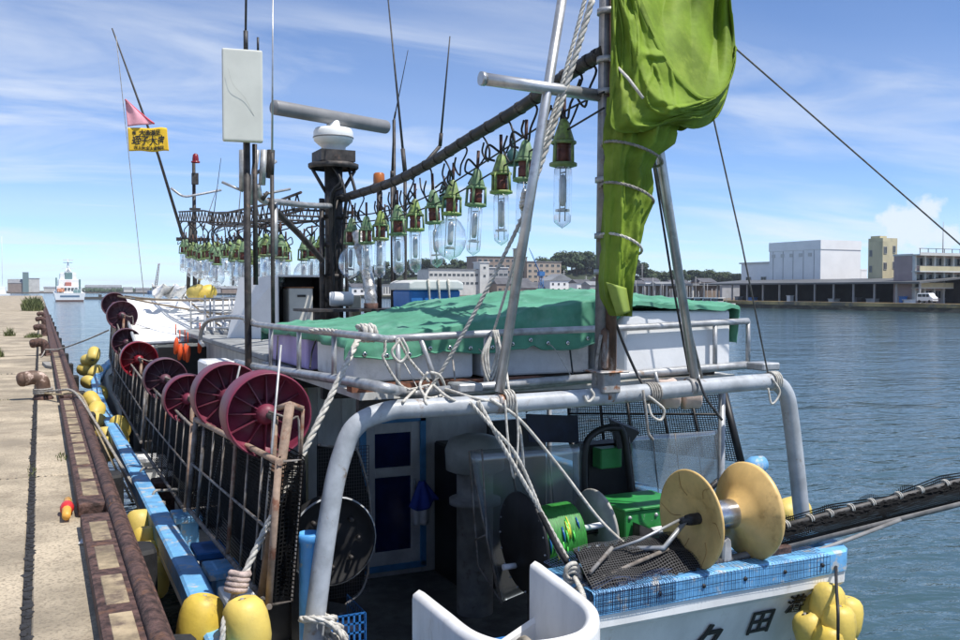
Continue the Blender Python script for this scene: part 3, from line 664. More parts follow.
def tree_proto(k):
    rnd = random.Random(100 + k); s = MB(); blobs = []
    for _ in range(9):
        a = rnd.random() * 2 * pi; r = rnd.uniform(0, .33); blobs.append((Vector((r * cos(a), r * sin(a), rnd.uniform(.42, .88))), rnd.uniform(.12, .22)))
    for c, R in blobs:
        for _ in range(60):
            d = Vector((rnd.gauss(0, 1), rnd.gauss(0, 1), rnd.gauss(0, .8))); d.normalize(); p = c + d * R * rnd.uniform(.6, 1.05); q = rnd.uniform(.025, .05)
            n = (d + Vector((rnd.uniform(-.6, .6), rnd.uniform(-.6, .6), rnd.uniform(-.3, .8)))).normalized(); x = n.orthogonal().normalized() * q; y = n.cross(x)
            s.add([p - x - y * .7, p + x - y, p + x * .8 + y, p - x + y * .8], [(0, 1, 2, 3)])
    g = MB(); g.tube([(0, 0, -.03), (.01, 0, .25), (.02, .01, .5), (0, 0, .8)], [.035, .028, .02, .006], 6)
    for c, R in blobs[:4]: g.tube([(.01, 0, .35), c], [.016, .005], 5)
    out = []
    for q, nm, m in ((s, 'crown', LEAF[k % 3]), (g, 'trunk', bark)):
        me = bpy.data.meshes.new(nm); me.from_pydata(q.v, [], q.f); me.materials.append(m); out.append(me)
    return out
TP = [tree_proto(k) for k in range(6)]
def tree(x, y, z, h, w_, k, label, group):
    o = bpy.data.objects.new('broadleaf_tree', None); COL.objects.link(o); o.location = (x, y, z); o.scale = (w_, w_, h); o.rotation_euler = (0, 0, random.random() * 6)
    tag(o, label, 'tree', group)
    for me in TP[k % 6]:
        c = bpy.data.objects.new(me.name, me); COL.objects.link(c); c.parent = o
def wood(u0, u1, vt, Y, dep, n, hh, label, group):
    hf = hill(u0 - 4, u1 + 4, vt + hh * F / dist(xat((u0 + u1) / 2, Y), Y) * .6, Y, dep); x0 = xat(u0 - 4, Y); x1 = xat(u1 + 4, Y)
    for k in range(n):
        a = (k + random.uniform(.2, .8)) / n; b = random.uniform(.22, .55); h = hh * random.uniform(.7, 1.25)
        tree(x0 + (x1 - x0) * a, Y + dep * (b - .5), hf(a, b) - .25, h, h * random.uniform(.85, 1.25), random.randrange(6), label, group)
wood(352, 512, 263, 560, 90, 90, 9, 'dark green tree on the wooded hill behind the harbour building', 'trees on the hill behind the harbour building')
wood(528, 612, 255.5, 520, 70, 84, 10, 'dark pine like tree on the ridge beside the apartment tower', 'trees on the ridge beside the apartments')
wood(600, 648, 262, 500, 60, 44, 9, 'dark tree on the ridge behind the sail mast', 'trees on the ridge behind the sail')
wood(640, 738, 273, 470, 60, 90, 7.5, 'low dark tree along the skyline before the cold store', 'low trees on the skyline near the cold store')
# utility pylon and poles
for k, (u, vt, Y) in enumerate([(642, 264, 430), (615, 272, 400), (564, 270, 402), (586, 276, 395), (700, 281, 300)]):
    x = xat(u, Y); zt_ = zat(vt, x, Y); s = MB(); s.tube([(x, Y, LZ), (x, Y, zt_)], [.22, .14], 6)
    for q in (.6, 1.6, 2.6)[: 3 if k == 0 else 2]: s.bx(x - 1.1, x + 1.1, Y - .07, Y + .07, zt_ - q - .1, zt_ - q)
    one(s, 'utility_pole', wall_grey, 'grey utility pole with crossarms above the town roofs', 'utility pole', 'utility poles in the town')

# ---- far left: low coast, silos, patrol ship, crane barge
def far_box(name, label, u0, u1, vt, Y, m, cat='building', roof=None, **kw):
    return town(name, label, u0, u1, vt, Y, 20, m, roof, cat=cat, **kw)
far_box('silo_tower', 'tall grey green silo tower on the far shore', 23, 29, 272.5, 1270, mat('silo_green', (.16, .24, .24), .7), over=.1)
far_box('silo_block', 'pale silo block beside the grey green tower', 29, 40, 278.5, 1275, wall_pale, rows=0)
far_box('silo_shed', 'brownish conveyor shed on the far shore', 8, 23, 283, 1272, wall_brown, gable=5)
far_box('long_warehouse', 'long white roofed warehouse on the far shore', 86, 122, 287.2, 1300, wall_grey, wall_white, gable=3)
far_box('long_warehouse', 'low white warehouse beyond the patrol ship', 44, 56, 288, 1330, wall_pale, wall_white, gable=2)
for k, (u0, u1, vt) in enumerate([(124, 133, 288.5), (136, 150, 289), (163, 181, 287.5), (176, 192, 288.6), (207, 221, 287.8), (222, 246, 288.4), (292, 312, 287.5), (318, 346, 286.5), (255, 280, 288)]):
    town('far_shed', 'low pale shed on the hazy far shore', u0, u1, vt, 1215 if u0 < 200 else 800, 14, [wall_pale, wall_grey, wall_brown][k % 3], roof_grey, gable=2, group='sheds on the far shore')
s = MB()
for k in range(900):
    u = random.uniform(60, 360); Y = 1240 if u < 190 else 830; x = xat(u, Y); h = random.uniform(2, 6) * (1.2 if u > 190 else 1.0)
    s.lathe([(0, h), (h * .5, h * .6), (h * .6, h * .2), (h * .3, 0)], (x, Y + random.uniform(0, 40), LZ - .2), n=5, flat=True)
tag(s.build('far_woodland', LEAF[1]), 'low dark woodland along the far shore', 'woodland', kind='stuff')
s = MB(); s.bx(xat(85, 420), xat(106, 420), 420, 424, WATER - 1, WATER + 1.0); s.bx(xat(99, 420), xat(102, 420), 420.5, 423, WATER + 1.0, WATER + 2.0); one(s, 'moored_barge', mat('barge_dark', (.09, .08, .07), .8), 'low dark barge lying beyond the patrol ship', 'barge')

# patrol ship, stern towards us
Ys = 340; xs = xat(70, Ys); sw = 9.8
t = thing('patrol_ship', 'white patrol ship with tall mast moored at the end of the quay', 'ship', (xs, Ys, WATER))
white_ship = mat('ship_white', (.80, .81, .81), .4, var=.04, scale=.4); teal_ship = mat('ship_teal', (.16, .26, .26), .5)
s = MB()
def shull(a, b):
    y = Ys + a * 44; k = (1 - max(0, (a - .45) / .55) ** 2.2)
    return Vector((0, y, 0)), k
for sg in (-1, 1): s.grid(lambda a, b: Vector((xs + sg * sw / 2 * (1 - max(0, (a - .45) / .55) ** 2.2) * (.85 + .15 * b), Ys + a * 44 + b * a * 4, WATER - .3 + b * (3.2 + 1.6 * a * a))), 12, 3)
s.add([(xs - sw * .425, Ys, WATER - .3), (xs + sw * .425, Ys, WATER - .3), (xs + sw / 2, Ys, WATER + 2.9), (xs - sw / 2, Ys, WATER + 2.9)], [(0, 1, 2, 3)])
s.grid(lambda a, b: Vector((xs + (b - .5) * sw * .99 * (1 - max(0, (a - .45) / .55) ** 2.2), Ys + a * 44, WATER + 2.85 + 1.6 * a * a)), 12, 3)
s.build('hull', white_ship, t)
s = MB(); s.bx(xs - sw * .44, xs + sw * .44, Ys - .04, Ys + .02, WATER - .2, WATER + .55); s.build('boot_stripe', mat('boot_red', (.13, .07, .06), .6), t)
s = MB(); s.bx(xs - 3, xs + 3, Ys - .05, Ys - .01, WATER + 1.5, WATER + 2.1); s.build('name_band', mat('name_blue', (.12, .2, .3), .6), t)
for nm, x0, x1, y0, y1, z0, z1, m in (('deckhouse', -4, 4, 8, 30, 2.8, 5.2, white_ship), ('superstructure', -3.3, 3.3, 11, 27, 5.2, 7.6, white_ship), ('bridge', -2.7, 2.7, 17, 25, 7.6, 9.8, white_ship), ('funnel', -1.2, 1.2, 12, 15, 7.6, 10, teal_ship), ('rescue_boat', -3.8, -1.6, 4, 9, 3.3, 4.4, mat('boat_orange', (.55, .2, .08), .5)), ('winch', 1.2, 3.2, 3, 6, 2.9, 4.2, teal_ship), ('boat_crane', 3.0, 3.6, 5, 6, 2.9, 7.6, teal_ship), ('davit', -4.2, -3.7, 9, 10, 4.0, 8.2, teal_ship), ('locker', -1.2, .8, 9.5, 11, 5.2, 6.6, mat('locker_red', (.42, .16, .13), .5))):
    s = MB(); s.bx(xs + x0, xs + x1, Ys + y0, Ys + y1, WATER + z0, WATER + z1); s.build(nm, m, t, bevel=.12)
for k in range(5): s = MB(); s.bx(xs - 2.6 + k * 1.1, xs - 1.8 + k * 1.1, Ys + 7.9, Ys + 8.1, WATER + 3.6, WATER + 4.6); s.build('window', winglass, t)
zt_ = zat(257.5, xs, Ys)
s = MB(); s.tube([(xs, Ys + 18, WATER + 9.7), (xs, Ys + 18, zt_)], [.55, .16], 6); s.tube([(xs - 1.2, Ys + 17, WATER + 9.7), (xs, Ys + 18, zt_ - 3)], .22, 5); s.tube([(xs + 1.2, Ys + 17, WATER + 9.7), (xs, Ys + 18, zt_ - 3)], .22, 5)
for q, l in ((1.2, 1.6), (3.2, 2.0), (4.6, 2.4)): s.bx(xs - l, xs + l, Ys + 17.7, Ys + 18.2, zt_ - q - .2, zt_ - q)
s.bx(xs - 1.6, xs + 1.6, Ys + 17, Ys + 17.5, zt_ - .6, zt_ - .2); s.build('mast', white_ship, t)
s = MB()
for k in range(9): s.tube([(xs - 4.6 + k * 1.15, Ys + .2, WATER + 2.9), (xs - 4.6 + k * 1.15, Ys + .2, WATER + 4.0)], .05, 4)
s.tube([(xs - 4.7, Ys + .2, WATER + 4), (xs + 4.7, Ys + .2, WATER + 4)], .05, 4); s.build('railing', white_ship, t)
# crane barge far out
Yb = 900; xb = xat(157, Yb); t = thing('crane_barge', 'floating crane with dark red lattice jib on a blue hull', 'crane', (xb, Yb, WATER))
s = MB(); s.bx(xat(149, Yb), xat(166, Yb), Yb, Yb + 14, WATER - .5, WATER + 3.4); s.build('hull', mat('barge_blue', (.06, .12, .24), .6), t, bevel=.5)
s = MB(); s.bx(xat(155, Yb), xat(161, Yb), Yb + 3, Yb + 9, WATER + 3.3, WATER + 8); s.build('cab', wall_pale, t, bevel=.3)
s = MB(); a = P(155.5, 288.5, Y=Yb + 5); b = P(159, 263.5, Y=Yb + 5)
for dx, dy in ((-1, -1), (1, -1), (1, 1), (-1, 1)): s.tube([a + Vector((dx * 1.0, dy, 0)), b + Vector((dx * .5, dy * .5, 0))], .32, 4)
for k in range(10):
    p = a.lerp(b, k / 10); q = a.lerp(b, (k + 1) / 10); s.tube([p + Vector((-.9, -.9, 0)), q + Vector((.8, -.8, 0))], .2, 4)
s.build('jib', mat('jib_red', (.13, .03, .03), .6), t)
# launches moored at the end of the quay on the far left
s = MB(); xl = xat(2, 345); s.bx(xl - 3, xl + 2.2, 345, 360, WATER - .3, WATER + 2.6); s.bx(xl - 2, xl + 1, 348, 356, WATER + 2.6, WATER + 5); s.tube([(xl, 352, WATER + 5), (xl, 352, WATER + 22)], .12, 5); one(s, 'moored_launch', white_ship, 'white launch with thin mast partly hidden behind the quay end', 'boat', bevel=.2)

# ================================================================ THE SQUID BOAT
XC = 3.13; HB = 2.27; YS = 4.80; YB = 25.2; DK = .15
boat = thing('fishing_boat', 'squid fishing boat with blue gunwale and white hull moored along the quay', 'fishing boat', (XC, 13, WATER))
def halfw(y):
    k = 1.0
    if y < 5.45: q = (5.45 - y) / .65; k -= .12 * (1 - sqrt(max(0, 1 - q * q)))
    if y > 18: k -= ((y - 18) / (YB - 18)) ** 2.5
    return HB * max(0, k)
def sheer(y, x=0): return 1.17 + .9 * max(0, (y - 15) / 10.2) ** 2 + (.07 if x > 2.7 else -.12) * max(0, min(1, (6.2 - y) / 1.2))
def outline():
    yy = [YB - .001, 25.1, 24.8, 24.3, 23.5, 22.5, 21, 19.5, 18, 16, 13, 10, 8, 6.5, 5.6, 5.3, 5.1, 4.95, 4.87, 4.82]
    L_ = [(XC - halfw(y), y) for y in yy]; R_ = [(XC + halfw(y), y) for y in reversed(yy)]
    mid = [(x, YS) for x in (1.5, 1.9, 2.3, 2.72, 3.05, 3.5, 4.0, 4.4, 4.8)]
    return L_ + mid + R_
OL = [Vector((x, y, 0)) for x, y in outline()]
ON = []
for i in range(len(OL)):
    a = OL[max(i - 1, 0)]; b = OL[min(i + 1, len(OL) - 1)]; t_ = (b - a).normalized(); ON.append(Vector((-t_.y, t_.x, 0)))   # inward
def loftline(ins, dz, fz=None):
    r = []
    for p, n in zip(OL, ON):
        z = sheer(p.y, p.x) + dz if fz is None else fz
        q = p + n * ins
        if q.y > YB - .5: q.x = XC + (q.x - XC) * .9
        r.append(Vector((q.x, q.y, z)))
    return r
def loft(mb, lines, smooth=True, gap=False):
    m = len(lines[0]); vs = [p for l in lines for p in l]; ok = lambda i: not (gap and abs(OL[i].y - YS) < 1e-4 and abs(OL[i + 1].y - YS) < 1e-4 and OL[i].x > 1.8 and OL[i + 1].x < 3.1)
    mb.add(vs, [(j * m + i, j * m + i + 1, (j + 1) * m + i + 1, (j + 1) * m + i) for j in range(len(lines) - 1) for i in range(m - 1) if ok(i)], smooth)
s = MB(); loft(s, [loftline(.10, -.235), loftline(.24, -.55), loftline(.42, -1.0), loftline(.62, -1.5), loftline(.85, -2.3), loftline(1.1, -3.0)]); s.build('hull', white_gel, boat)
s = MB(); loft(s, [loftline(.0, -.02), loftline(-.015, -.05), loftline(-.015, -.19), loftline(.02, -.225), loftline(.12, -.24)], False); s.build('rubbing_band', white_gel, boat)
s = MB(); loft(s, [loftline(.15, -.03), loftline(.19, -.3), loftline(.33, -.6), loftline(.50, 0, DK - .02)], gap=True); s.build('bulwark', cabin_white, boat)
s = MB(); loft(s, [loftline(-.012, -.115), loftline(-.028, -.105), loftline(-.030, .03), loftline(-.012, .045), loftline(.12, .045), loftline(.135, .03), loftline(.135, -.035)], False, True); s.build('gunwale', blue_paint, boat)
s = MB(); ol = [p for p in loftline(.47, 0, DK)]; s.add(ol, [tuple(reversed(range(len(ol))))]); s.build('deck', deckm, boat)
s = MB(); yf = 19.5; fl = [p + Vector((0, 0, .0)) for p in loftline(.1, -.15) if p.y > yf]; s.add(fl, [tuple(reversed(range(len(fl))))]); s.build('foredeck', deckm, boat)
# stern ledge, broad and blue
s = MB(); s.bx(3.06, 5.12, YS + .1, 5.42, 1.0, 1.26); s.build('stern_ledge', blue_paint, boat, bevel=.02)
s = MB(); s.bx(3.15, 3.62, YS + .12, YS + .36, 1.26, 1.275); s.build('worn_patch', mat('worn_grey_paint', (.46, .45, .44), .7, var=.2, scale=8, col2=(.12, .3, .55), m2=(.55, .62), s2=8), boat)
for x in (3.55, 3.9, 4.25, 4.6, 4.95):
    s = MB(); s.lathe([(0, .010), (.012, .009), (.016, 0), (.016, -.01)], (x, YS - .030, 1.21), (0, -1, 0), 10); s.build('drain_plug', blackm, boat)
# white rudder well box standing out of the stern
pl = [p + V(.08, 0, -.085) for p in spl([V(1.84, 4.86, 1.5), V(1.84, 4.5, 1.5), V(1.86, 4.2, 1.49), V(1.98, 4.03, 1.47), V(2.22, 3.97, 1.46), V(2.45, 4.01, 1.47), V(2.59, 4.18, 1.5), V(2.62, 4.45, 1.53), V(2.62, 4.86, 1.57)], 6)]
s = MB(); prof = [(.03, -.02, -1.9), (.03, -.02, -.03), (.025, 0, 0), (-.012, 0, .022), (-.045, 0, .002), (-.05, 0, -.03), (-.05, 0, -.95)]
cw = V(2.31, 4.6, 0); lines = [[] for _ in prof]
for i, p in enumerate(pl):
    t_ = (pl[min(i + 1, len(pl) - 1)] - pl[max(i - 1, 0)]); t_.z = 0; t_.normalize(); out = V(t_.y, -t_.x, 0)
    if out.dot(p - cw) < 0: out = -out
    for k, (o_, _, dz) in enumerate(prof): lines[k].append(p + out * o_ + V(0, 0, dz))
loft(s, lines); m_ = len(pl)
for e in (0, m_ - 1): s.add([l[e] for l in lines], [tuple(range(len(lines)))])
s.build('stern_box', white_gel, boat)
s = MB(); s.bx(1.94, 2.68, 4.05, 4.86, .5, .56); s.build('stern_box_floor', deckm, boat)
# letters on the stern
def text_mesh(txt, size, M, m, parent, name='letter', ext=.004):
    cu = bpy.data.curves.new('t', 'FONT'); cu.body = txt; cu.size = size; cu.extrude = ext; cu.align_x = 'CENTER'; cu.align_y = 'CENTER'; cu.offset = size * .012
    o = bpy.data.objects.new('t', cu); COL.objects.link(o); dg = bpy.context.evaluated_depsgraph_get()
    me = bpy.data.meshes.new_from_object(o.evaluated_get(dg)); bpy.data.objects.remove(o)
    me.materials.clear(); me.materials.append(m); ob = bpy.data.objects.new(name, me); COL.objects.link(ob); ob.parent = parent
    ob.matrix_local = Matrix.Translation(-WL[parent.name]) @ M; WL[ob.name] = M.translation.copy(); return ob
ink = mat('black_lettering', (.012, .012, .014), .5)
def on_stern(x, dz, ch, sz, rz=0, ins=None):
    # the hull below the rubbing band leans in: inset .10 at -.235 to .24 at -.55
    lean = atan2(.14, .315); a = .10 + .14 * ((-dz - .235) / .315)
    M = Matrix.Translation(V(x, YS + a - .016, 1.24 + dz)) @ Matrix.Rotation(rz, 4, 'Z') @ Matrix.Rotation(pi / 2 + lean, 4, 'X')
    text_mesh(ch, sz, M, ink, boat)
on_stern(4.17, -.56, '久', .36); on_stern(4.58, -.455, '田', .235); on_stern(4.86, -.35, '港', .17)
# cabin: aft wall, door, side walls, roof
CY = 9.05
s = MB(); s.bx(2.3, 2.98, CY, CY + .08, DK, 2.44); s.bx(3.62, 4.42, CY, CY + .08, DK, 2.44); s.bx(2.98, 3.62, CY, CY + .08, 1.79, 2.44); s.bx(2.98, 3.62, CY, CY + .08, DK, .26); s.build('cabin_wall', cabin_white, boat, bevel=.008)
s = MB(); s.bx(2.3, 2.38, CY + .08, 15.5, DK, 2.44); s.build('cabin_side', cabin_white, boat)
s = MB(); s.bx(4.34, 4.42, CY + .08, 15.5, DK, 2.44); s.build('cabin_side', cabin_white, boat)
s = MB(); s.bx(2.0, 4.5, CY - .0, 15.6, 2.445, 2.51); s.build('cabin_roof', mat('grey_roof_paint', (.30, .31, .31), .7, var=.2, scale=3, col2=(.16, .13, .1), m2=(.55, .7), s2=3), boat, bevel=.01)
s = MB()
for x0, x1, z0, z1 in ((2.94, 3.0, .24, 1.83), (3.60, 3.66, .24, 1.83), (2.94, 3.66, 1.77, 1.83), (2.94, 3.66, .22, .28)): s.bx(x0, x1, CY - .05, CY - .0, z0, z1)
s.build('door_frame', blue_trim, boat)
dr = MB()
for x0, x1, z0, z1 in ((3.0, 3.10, .28, 1.77), (3.50, 3.60, .28, 1.77), (3.10, 3.50, 1.66, 1.77), (3.10, 3.50, .28, .42), (3.10, 3.50, 1.20, 1.30)): dr.bx(x0, x1, CY - .03, CY + .02, z0, z1)
door = dr.build('door', mat('door_alu', (.60, .60, .58), .5, var=.1), boat, bevel=.004)
for z0, z1 in ((.42, 1.2), (1.3, 1.66)): s = MB(); s.bx(3.10, 3.50, CY - .005, CY + .01, z0, z1); s.build('pane', bluewin, door)
s = MB(); s.tube([(3.53, CY - .06, 1.05), (3.53, CY - .06, 1.17)], .012, 6); s.tube([(3.53, CY - .03, 1.11), (3.53, CY - .06, 1.11)], .01, 6); s.build('handle', alu, door)
for x in (2.5, 2.75): s = MB(); s.bx(x, x + .05, CY - .03, CY, .3, 2.4); s.build('cabin_batten', cabin_white, boat)
s = MB(); s.tube([(2.36, CY - .06, DK), (2.36, CY - .06, 2.4)], .03, 8); s.build('drain_pipe', mat('yellowed_pipe', (.42, .35, .2), .6), boat)
# roof platform aft of the cabin
s = MB(); s.bx(1.95, 5.2, 5.98, CY - .01, 2.40, 2.45); s.build('roof_platform', cabin_white, boat)
for y in (6.1, 7.0, 7.9, 8.8): s = MB(); s.bx(1.97, 5.18, y - .03, y + .03, 2.30, 2.4); s.build('roof_beam', dark_steel, boat)
for x, y in ((2.02, 8.9), (5.1, 8.9), (5.12, 6.05)):
    zb = DK; s = MB(); s.tube([(x, y, zb), (x, y, 2.4)], .03, 8); s.build('roof_post', cabin_white if x < 3 else galv, boat)
# roof railing
tz = [P(748, 321, Y=5.92), P(640, 327, Y=5.92), P(520, 332, Y=5.92), P(420, 337, Y=5.92), P(388, 339, Y=5.95), P(372, 337, X=1.86), P(335, 333, X=1.84), P(258, 324.5, X=1.84), P(246, 321, X=1.84)]
lz = [P(748, 365, Y=5.92), P(640, 374, Y=5.92), P(520, 386, Y=5.92), P(440, 394, Y=5.92), P(408, 393, Y=5.96), P(385, 388, X=1.86), P(335, 379, X=1.84), P(258, 367, X=1.84), P(236, 362, X=1.84)]
s = MB(); s.tube(spl(tz, 6), .026, 10); s.build('top_rail', galv, boat)
s = MB(); s.tube(spl(lz, 6), .034, 10); s.build('lower_rail', galv, boat)
for p, q in ((tz[0], lz[0]), (P(715, 323, Y=5.92), P(715, 368, Y=5.92)), (P(486, 334, Y=5.92), P(486, 390, Y=5.92)), (tz[3], lz[3]), (P(398, 338, Y=5.93), P(398, 393, Y=5.93)), (P(334, 333, X=1.84), P(334, 379, X=1.84)), (P(299, 329, X=1.84), P(299, 374, X=1.84)), (P(271, 326, X=1.84), P(271, 369, X=1.84))):
    s = MB(); s.tube([p, q], .019, 8); s.build('rail_post', galv, boat)
s = MB(); s.tube(spl([P(258, 325, X=1.84), P(240, 317, X=1.84), P(212, 319, X=1.84), P(203, 327, X=1.84), P(200, 340, X=1.84), P(203, 345, X=1.84)], 5), .026, 8); s.build('rail_hoop', galv, boat)
s = MB(); a = P(505, 384, Y=5.7); s.tube([P(425, 392, Y=5.75), P(500, 385, Y=5.75), P(598, 377, Y=5.75)], .03, 8); s.build('cross_pipe', galv, boat)
s = MB(); s.bx(1.9, 3.4, 6.0, 6.12, 2.452, 2.50); s.build('edge_board', mat('red_brown_board', (.22, .09, .05), .8, var=.3, scale=6), boat)
# stern arch
galv_rust = mat('galvanised_rusting', (.36, .35, .34), .55, .2, var=.2, scale=9, col2=(.25, .10, .04), m2=(.50, .62), s2=9, bump=.2)
ap = [V(1.40, 5.4, DK), P(313, 640, Y=5.4), P(330, 510, Y=5.4), P(342, 455, Y=5.4), P(357, 425, Y=5.4), P(388, 411, Y=5.4), P(425, 408, Y=5.4), P(540, 401.5, Y=5.4), P(650, 392, Y=5.4), P(755, 382.5, Y=5.4), P(775, 383, Y=5.4), P(786, 394, Y=5.4), P(791, 420, Y=5.4), P(797, 470, Y=5.4), P(803, 528, Y=5.4)]
s = MB(); s.tube(spl(ap, 6), .062, 16); s.build('stern_arch', arch_paint, boat)
for u in (607, 690, 500): p = P(u, 400 - (u - 540) * .087, Y=5.4); s = MB(); s.tube([p + V(-.028, 0, 0), p + V(.028, 0, -.003)], .0675, 16); s.build('arch_clamp', galv_rust, boat)
s = MB(); p = ap[-1]; s.bx(p.x - .12, p.x + .12, p.y - .12, p.y + .12, 1.15, 1.24); s.build('arch_foot', blue_paint, boat, bevel=.01)
# sail mast standing on the arch, with its two legs and crosstree
zb = 2.44
m0 = P(601, 385, Y=5.42); m1 = P(606, 0, Y=5.42); dm = (m1 - m0)
s = MB(); s.tube([m0, m0 + dm * 1.25], .048, 12); s.build('mast', mat('mast_grey', (.24, .24, .245), .45, .4, var=.2, scale=8, col2=(.16, .10, .07), m2=(.55, .68), s2=6), boat)
q0 = P(610.5, 385, Y=5.36); q1 = P(615, 0, Y=5.36)
s = MB(); s.tube([q0, q0 + (q1 - q0) * 1.25], .038, 12); s.build('mast_track', rust_mast, boat)
s = MB(); c = P(606, 380, Y=5.39); s.bx(c.x - .07, c.x + .07, c.y - .08, c.y + .08, zb + .0, zb + .14); s.bx(c.x - .12, c.x + .12, c.y - .12, c.y + .12, zb + .14, zb + .155); s.build('mast_step', galv_rust, boat, bevel=.008)
s = MB(); c2 = P(607, 345, Y=5.39); s.bx(c2.x - .055, c2.x + .06, c2.y - .05, c2.y + .05, zb + .155, c2.z + .12); s.build('mast_bracket', rust_mast, boat, bevel=.02)
for v in (12, 60, 92, 180, 236, 272): p = P(603 + (385 - v) * .0125, v, Y=5.40); s = MB(); s.tube([p + V(0, 0, -.018), p + V(0, 0, .018)], .075, 12); s.build('mast_band', galv, boat)
a = P(499, 392, Y=5.4); b = P(562, 0, Y=5.44); s = MB(); s.tube([a, a + (b - a) * 1.22], .034, 12); s.build('mast_leg', alu, boat)
a = P(695, 380, Y=5.4); b = P(661, 160, Y=5.44); s = MB(); s.tube([a, a + (b - a) * 2.0], .034, 12); s.build('mast_leg', alu, boat)
a = P(482, 78.5, Y=5.42); b = P(606, 97, Y=5.44); s = MB(); s.tube([a, b + V(.1, 0, 0)], .042, 14); s.tube([a + V(-.012, 0, 0), a + V(.02, 0, 0)], .046, 14); s.build('crosstree', alu, boat)
# gallows-head fittings on the rail: small clamps
for u, v in ((465, 346 + 41), (785 - 22, 366)): p = P(u, v, Y=5.7); s = MB(); s.bx(p.x - .09, p.x + .09, p.y - .1, p.y + .1, p.z - .03, p.z + .03); s.build('rail_clamp', galv, boat, bevel=.01)
# lamp pipe over the deck: pipe, wires, truss
LX = 3.47
pp = [P(604, 52, X=LX + .05), P(570, 73, X=LX), P(520, 108, X=LX), P(470, 138, X=LX), P(430, 163, X=LX), P(395, 181, X=LX), P(360, 193, X=LX), P(325, 203, X=LX)]
s = MB(); s.tube(spl(pp, 6), .05, 10)
sp_ = spl(pp, 10)
for i in range(2, len(sp_) - 2, 3): d = (sp_[i + 1] - sp_[i]).normalized(); s.tube([sp_[i] - d * .02, sp_[i] + d * .02], .056, 8)
s.build('lamp_pipe', pipe_wrap, boat)
for off in (0, 20):
    s = MB(); s.tube(spl([P(604, 92 + off * .8, X=LX), P(560, 114 + off, X=LX), P(500, 152 + off * .8, X=LX), P(440, 190 + off * .6, X=LX), P(390, 210 + off * .4, X=LX), P(340, 218 + off * .3, X=LX)], 5), .008, 5); s.build('lamp_wire', cable, boat)
RMY = 11.4
def lampz(y): return 3.95 + .35 * max(0, (y - 17) / 5)
def trussz(y): return lampz(y) + .20 + .22 * max(0, min(1, (y - 13) / 6))
s = MB(); NT = 28
for sx in (-.34, .34):
    for dz in (0, .22): s.tube([(LX - .17 + sx, RMY + (22.6 - RMY) * k / NT, trussz(RMY + (22.6 - RMY) * k / NT) + dz) for k in range(NT + 1)], .018, 6)
    for k in range(NT):
        y = RMY + (22.6 - RMY) * k / NT; y2_ = y + (22.6 - RMY) / NT
        s.tube([(LX - .17 + sx, y, trussz(y)), (LX - .17 + sx, (y + y2_) / 2, trussz(y) + .22), (LX - .17 + sx, y2_, trussz(y2_))], .011, 5)
for k in range(12): y = RMY + (22.5 - RMY) * k / 12; s.tube([(LX - .51, y, trussz(y)), (LX + .17, y, trussz(y))], .014, 5)
s.build('lamp_truss', dark_steel, boat)
FARY = [12.5, 12.95, 13.4, 13.85, 15.0, 15.4, 15.8] + [17.4 + .5 * k for k in range(10)]
s = MB()
for y in FARY:
    for sx in (-.34, .34): z = trussz(y); zl = lampz(y); j_ = lambda: random.uniform(-.12, .12); s.tube(spl([(LX - .17 + sx, y + j_(), z), (LX - .15 + sx + j_(), y - .08 + j_(), z - .06), (LX - .2 + sx + j_(), y + j_(), (z + zl) / 2), (LX - .17 + sx, y + .02, zl)], 4), random.uniform(.009, .016), 5)
tag(s.build('lamp_leads', cable, boat), kind='stuff')
s = MB()
for k in range(15):
    p = sp_[min(len(sp_) - 3, 5 + int(k * 4.6))]; R = random.uniform(.07, .11); c = p + V(random.uniform(-.05, .05), random.uniform(-.08, .08), -.16 - random.uniform(0, .1))
    s.tube(spl([p, p + V(.03, -.06, -.07), c + V(0, -R, 0), c + V(.02, 0, -R * 1.2), c + V(0, R, 0), c + V(-.02, 0, R)], 4), .009, 6)
tag(s.build('lamp_leads', cable, boat), kind='stuff')
# radar mast
s = MB(); s.tube([(LX - .09, RMY, 2.45), (LX - .09, RMY, 4.72)], .115, 14); s.build('radar_mast', dark_steel, boat)
s = MB(); s.tube([(LX - .26, RMY - .05, 2.45), (LX - .26, RMY - .05, 4.3)], .035, 8); s.tube([(LX + .06, RMY - .1, 2.45), (LX + .03, RMY - .1, 4.2)], .022, 6)
for z in (3.0, 3.3, 3.7, 4.05): s.tube([(LX - .09, RMY, z), (LX - .09, RMY, z + .05)], .135, 12)
s.tube([(LX - .28, RMY - .12, 3.35), (LX - .28, RMY - .12, 3.52)], .03, 8); s.build('mast_fittings', dark_steel, boat)
s = MB()
for k in range(4):
    a = random.uniform(-.12, .2); s.tube(spl([(LX - .1 + a, RMY - .15, 4.7), (LX - .05 + a, RMY - .3, 4.5 - random.random() * .2), (LX - .15 + a, RMY - .2, 4.25), (LX - .12 + a * .5, RMY - .13, 3.9 - random.random())], 5), .02, 6)
s.build('mast_cables', cable, boat)
s = MB(); s.lathe([(.30, 0), (.32, .02), (.32, .06), (.26, .08), (0, .08)], (LX - .09, RMY, 4.68), n=20); s.bx(LX - .31, LX + .13, RMY - .22, RMY + .22, 4.76, 4.9)
for sg in (-1, 1): s.tube([(LX - .09 + sg * .28, RMY, 4.68), (LX - .09 + sg * .08, RMY, 4.35)], .022, 6)
s.build('radar_platform', dark_steel, boat)
